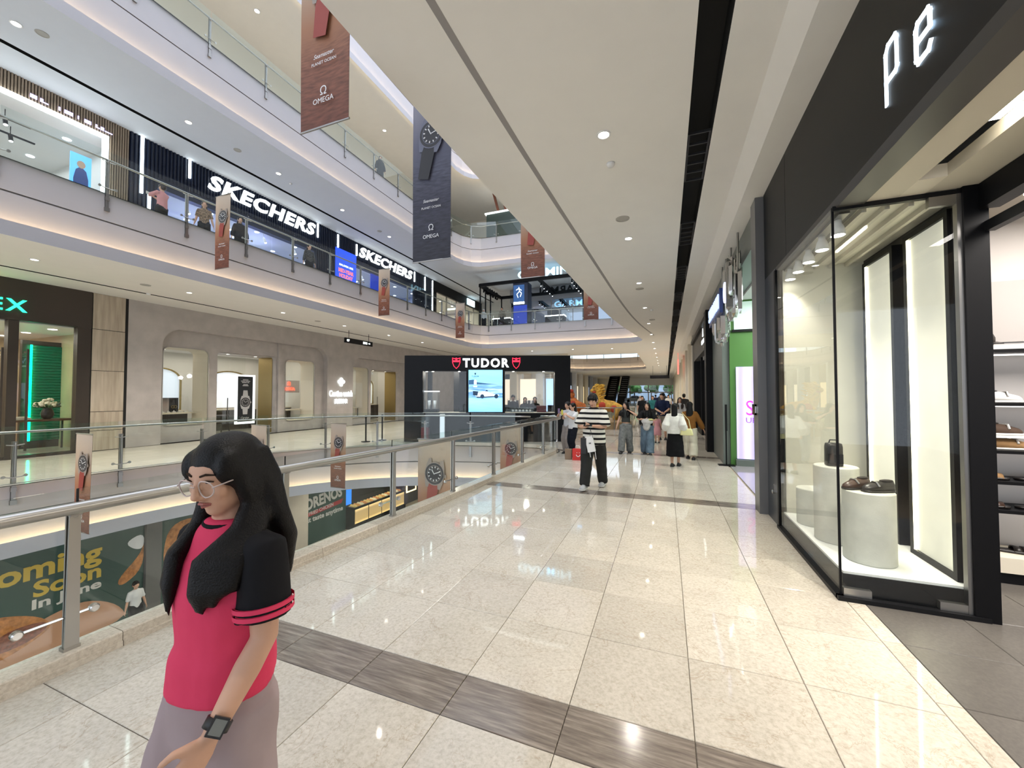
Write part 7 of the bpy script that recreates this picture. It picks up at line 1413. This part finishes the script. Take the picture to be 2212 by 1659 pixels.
w5, i5 = person('woman seen from behind in a loose white top and long black skirt', (.20, 10.4, 0), R(172), 1.52, face=False, pose=dict(lf=(.07, .06), rf=(-.07, -.10), lh=(.26, -.05, .92), rh=(-.26, -.03, .92), lcurl=.4), top=dict(m=whit, sleeve=1.72, loose=1.32, hem=.86, cuff=.072), bottom=dict(m=mat('black_skirt', (.006, .006, .007), .8, spec=.15), kind='skirt', r=(.185, .215, .235), z0=.27), hair=dict(kind='long', len=.52, w=.085), shoes=SNB)
t = thing('handbag', 'pale yellow handbag on the arm of the woman in the black skirt', 'bag', wpt(i5, (-.27, .05, .95))); c = wpt(i5, (-.29, .06, .93)); m = MB(); m.smooth = True; m.loft([[c+Vector((p[0], p[1], z)) for p in rrect(w1, .09, .03, 3)] for z, w1 in ((-.085, .26), (-.07, .30), (.05, .24), (.075, .2))]); m.build('bag_body', mat('pale_yellow_leather', (.72, .68, .34), .45), t); m = MB(); m.tube([c+Vector((-.09, 0, .07)), c+Vector((-.10, .0, .28)), c+Vector((-.10, 0, .46)), c+Vector((.05, 0, .28)), c+Vector((.09, 0, .07))], .010, 6); m.build('strap', mat('pale_yellow_strap', (.66, .62, .32), .5), t)
brn = mat('brown_knit', (.20, .085, .02), .85, spec=.15); cream_t = mat('cream_trousers', (.56, .52, .42), .85, spec=.15)
w6, i6 = person('woman seen from behind in a brown cardigan and cream trousers', (.60, 11.7, 0), R(176), 1.54, face=False, pose=dict(lf=(.06, -.10), rf=(-.09, .12), rh=(-.36, -.10, .86), lh=(.25, -.02, .84)), top=dict(m=brn, sleeve=1.95, loose=1.12, hem=.88, cuff=.066), bottom=dict(m=cream_t, r=(.122, .115, .115), len=.95), hair=dict(kind='long', len=.34, w=.10), shoes=SNB)
# ---------------- pair at the corner of the near balustrade
w7, i7 = person('young woman in a white top and black trousers raising a yellow phone at the balustrade', (-2.44, 10.95, 0), R(-38), 1.50, pose=dict(lf=(.07, .0), rf=(-.07, .04), lh=(.06, -.30, 1.30), rh=(-.06, -.32, 1.27), yaw=-5, lel=(1, 0, -.8), rel=(-1, 0, -.8), lcurl=.9, rcurl=.9), top=dict(m=mat('white_cotton', (.66, .66, .66), .85, spec=.15), sleeve=.8, hem=.86, loose=1.08), bottom=dict(m=mat('navy_black', (.008, .010, .016), .8, spec=.15), r=(.10, .08, .075)), hair=dict(kind='long', len=.42, w=.10), shoes=SNB)
t = thing('phone', 'yellow-cased phone raised by the young woman in white at the balustrade', 'phone', wpt(i7, (0, -.42, 1.36))); a = wpt(i7, (0, -.42, 1.38)); m = MB(); q = Matrix.Rotation(R(-38), 3, 'Z'); m.obox(a, q @ Vector((.036, 0, 0)), q @ Vector((0, .005, 0)), Vector((0, 0, .072))); m.build('phone_body', mat('yellow_case', (.66, .62, .10), .5), t)
w8, i8 = person('woman in white and grey holding up a phone behind the young woman in white', (-2.72, 11.5, 0), R(-25), 1.52, pose=dict(lh=(.05, -.30, 1.28), rh=(-.08, -.32, 1.30), lel=(1, 0, -.8), rel=(-1, 0, -.8), lcurl=.9, rcurl=.9), top=dict(m=mat('grey_white_cotton', (.55, .55, .56), .85, spec=.15), sleeve=.8, hem=.86), bottom=dict(m=mat('taupe_trousers', (.30, .26, .24), .85, spec=.15), r=(.11, .10, .10)), hair=dict(kind='long', len=.30), shoes=SNB)
t = thing('phone', 'violet phone held up by the woman behind the young woman in white', 'phone', wpt(i8, (-.02, -.42, 1.36))); a = wpt(i8, (-.02, -.42, 1.38)); m = MB(); q = Matrix.Rotation(R(-25), 3, 'Z'); m.obox(a, q @ Vector((.036, 0, 0)), q @ Vector((0, .005, 0)), Vector((0, 0, .072))); m.build('phone_body', mat('violet_case', (.20, .14, .25), .4), t)
t = thing('shopping_bag', 'red shopping bag with a white smile on the floor beside the balustrade', 'bag', (-2.20, 10.45, 0)); m = MB(); m.obox((-2.20, 10.45, .15), Vector((.13, .02, 0)), Vector((0, .06, 0)), Vector((0, 0, .15))); m.build('bag_body', mat('red_paper', (.62, .03, .025), .5), t); Fm = frame((-2.18, 10.385, .14), (1, .15, 0)); m = MB(); m.tube([Fm @ Vector((.05*math.cos(R(a)), .02+.06*math.sin(R(a)), .004)) for a in range(190, 351, 20)], .009, 6); m.build('smile_print', M['inkw'], t)
for dx in (-.03, .03): m = MB(); m.ball(Fm @ Vector((dx, .06, .004)), .010, 8, 6); m.build('eye_print', M['inkw'], t)
m = MB(); m.tube([(-2.27, 10.44, .30), (-2.25, 10.44, .38), (-2.17, 10.46, .38), (-2.14, 10.46, .30)], .006, 5); m.build('handle', M['inkw'], t)
t = thing('shopping_bag', 'brown checked shopping bag left of the red one', 'bag', (-2.46, 10.47, 0)); m = MB(); m.obox((-2.46, 10.47, .14), Vector((.08, .02, 0)), Vector((0, .05, 0)), Vector((0, 0, .14))); m.build('bag_body', mat('brown_paper', (.26, .18, .12), .7), t); m = MB(); m.tube([(-2.51, 10.46, .28), (-2.46, 10.47, .36), (-2.41, 10.48, .28)], .006, 5); m.build('handle', M['inkb'], t)
# ---------------- crowd further back
nv = mat('navy_polo', (.010, .016, .045), .8, spec=.15); kh = mat('khaki', (.22, .19, .15), .85, spec=.15); dk = mat('dark_trousers', (.02, .02, .022), .85, spec=.15); pk2 = mat('pink_dress', (.62, .30, .32), .85, spec=.15); orng = mat('orange_top', (.70, .14, .06), .8, spec=.15); wh2 = mat('white_shirt', (.60, .60, .60), .85, spec=.15); teal = mat('teal_top', (.03, .16, .16), .8, spec=.15)
CR = [('man in a navy polo shirt with folded hands in the middle distance', -.12, 16.4, 0, 1.80, dict(m=nv, sleeve=.85, loose=1.1), dict(m=kh, len=.3), dict(kind='short'), dict(lh=(.04, -.2, .95), rh=(-.04, -.2, .97), lel=(1, .3, 0), rel=(-1, .3, 0), yaw=-30), True),
      ('woman in white with an orange scarf behind the woman in the black skirt', .55, 18.0, 0, 1.62, dict(m=wh2, sleeve=1.8), dict(m=dk), dict(kind='long', front=(1, -1), m=HAIRB), dict(), False),
      ('small child in a pink dress walking beside the man in navy', -.30, 15.2, 0, 1.02, dict(m=pk2, sleeve=.6, hem=.8), dict(m=pk2, kind='skirt', r=(.19, .24, .24), z0=.45), dict(kind='short'), dict(), False),
      ('man in a black shirt walking behind the woman in the crop top', -1.25, 23.5, R(4), 1.66, dict(m=blkk, sleeve=.8), dict(m=dk), dict(kind='short'), dict(lf=(.1, -.2), rf=(-.1, .2)), True),
      ('person in a teal shirt with a yellow headband in the crowd', -.75, 25.5, 0, 1.66, dict(m=teal, sleeve=.9), dict(m=dk), dict(kind='short', m=HAIRB), dict(), True),
      ('woman in a pale coat near the distant glazing', -1.9, 33, 0, 1.64, dict(m=wh2, sleeve=1.9, hem=.6), dict(m=dk), dict(kind='hijab', m=mat('pale_scarf', (.5, .45, .45), .9, spec=.15)), dict(), False),
      ('man in a white shirt near the distant glazing', .2, 36, 0, 1.70, dict(m=wh2, sleeve=.9), dict(m=dk), dict(kind='short'), dict(), True),
      ('man in a dark blue shirt near the distant glazing', -.9, 40, R(180), 1.72, dict(m=nv, sleeve=.9), dict(m=dk), dict(kind='short'), dict(), True),
      ('tall man in dark clothes close to the right wall of the corridor', .95, 24, R(180), 1.78, dict(m=dk, sleeve=1.8), dict(m=dk), dict(kind='short'), dict(), True)]
for l, x, y, a, h_, tp, bt, hr, ps, ml in CR: person(l, (x, y, 0), a, h_, vox=.018, pose=ps, top=tp, bottom=bt, hair=hr, male=ml, group='people far along the corridor', face=y < 19)
# ---------------- people on the other levels and inside the kiosk
p9, i9 = person('woman in a pink top filming with her phone on the first upper level', (-14.0, 7.0, 6.5), R(-75), 1.55, vox=.018, pose=dict(lh=(.05, -.38, 1.32), rh=(-.06, -.38, 1.30), lel=(1, 0, -1), rel=(-1, 0, -1), lcurl=.9, rcurl=.9, yaw=0), top=dict(m=mat('salmon_top', (.62, .28, .28), .85, spec=.15), sleeve=.9), bottom=dict(m=dk), hair=dict(kind='short', m=HAIRB), face=False)
a = wpt(i9, (0, -.5, 1.40)); t = thing('phone', 'white phone in the hands of the woman in pink on the upper level', 'phone', a); m = MB(); q = Matrix.Rotation(R(-75), 3, 'Z'); m.obox(a, q @ Vector((.07, 0, 0)), q @ Vector((0, .006, 0)), Vector((0, 0, .04))); m.build('phone_body', mat('white_case', (.7, .7, .66), .5), t)
person('person in a patterned brown top under the first white shop sign', (-14.0, 8.15, 6.5), R(60), 1.55, vox=.018, top=dict(m=mat('patterned_brown', (.22, .15, .10), .85, spec=.15, vary=.8, vscale=25), sleeve=.9), bottom=dict(m=dk), hair=dict(kind='long', m=HAIRB), face=False, group='people on the upper levels')
person('person in black behind the banner under the first white shop sign', (-14.0, 9.3, 6.5), R(70), 1.52, vox=.018, top=dict(m=blkk, sleeve=1.8, loose=1.2), bottom=dict(m=dk), hair=dict(kind='long'), face=False, group='people on the upper levels')
person('person in dark clothes at the end of the first white shop sign', (-14.0, 12.2, 6.5), R(80), 1.58, vox=.018, top=dict(m=mat('speckled_dark', (.06, .06, .06), .85, spec=.15, vary=.8, vscale=25), sleeve=1.8), bottom=dict(m=dk), hair=dict(kind='long'), face=False, group='people on the upper levels')
person('person in a black hooded cloak on the second upper level', (-13.7, 16.2, 12.55), R(60), 1.55, vox=.018, top=dict(m=blkk, sleeve=1.8, loose=1.35, hem=.5), bottom=dict(m=dk), hair=dict(kind='hijab', m=blkk), face=False)
person('person in a white head scarf on the first upper level left of the frame kiosk', (-12.4, 26.0, 6.5), R(20), 1.5, vox=.02, top=dict(m=wh2, sleeve=1.8), bottom=dict(m=dk), hair=dict(kind='hijab', m=wh2), face=False)
person('person in beige on the first upper level beside the frame kiosk posts', (-11.0, 26.1, 6.5), R(10), 1.55, vox=.02, top=dict(m=kh, sleeve=1.8), bottom=dict(m=dk), hair=dict(kind='short'), face=False)
for i, (u, b_) in enumerate(((4.05, 1.6), (4.55, 1.9), (4.95, 1.7))):
    person('shop assistant in black behind the right kiosk window, %s' % ('left', 'middle', 'right')[i], KO+kr*u+kb*b_+Vector((0, 0, .02)), KA, (1.70, 1.60, 1.62)[i], vox=.018, top=dict(m=blkk, sleeve=1.8), bottom=dict(m=dk), hair=dict(kind='long' if i else 'short'), face=True, group='kiosk assistants')
person('seated-height customer in dark clothes behind the left kiosk window', KO+kr*2.0+kb*1.3+Vector((0, 0, .02)), KA+R(160), 1.5, vox=.018, top=dict(m=blkk, sleeve=1.8), bottom=dict(m=dk), hair=dict(kind='short'), face=False)
person('person in white and grey walking on the lower level before the green hoarding', (-15.5, 7.3, -5.7), R(90), 1.6, vox=.02, top=dict(m=wh2, sleeve=.9), bottom=dict(m=dk), hair=dict(kind='short'), face=False, group='people on the lower level')
person('person in grey walking on the lower level before the food counter', (-14.7, 18.7, -5.7), R(150), 1.6, vox=.02, top=dict(m=mat('grey_shirt', (.2, .2, .2), .85, spec=.15), sleeve=.9), bottom=dict(m=dk), hair=dict(kind='short'), face=False, group='people on the lower level')
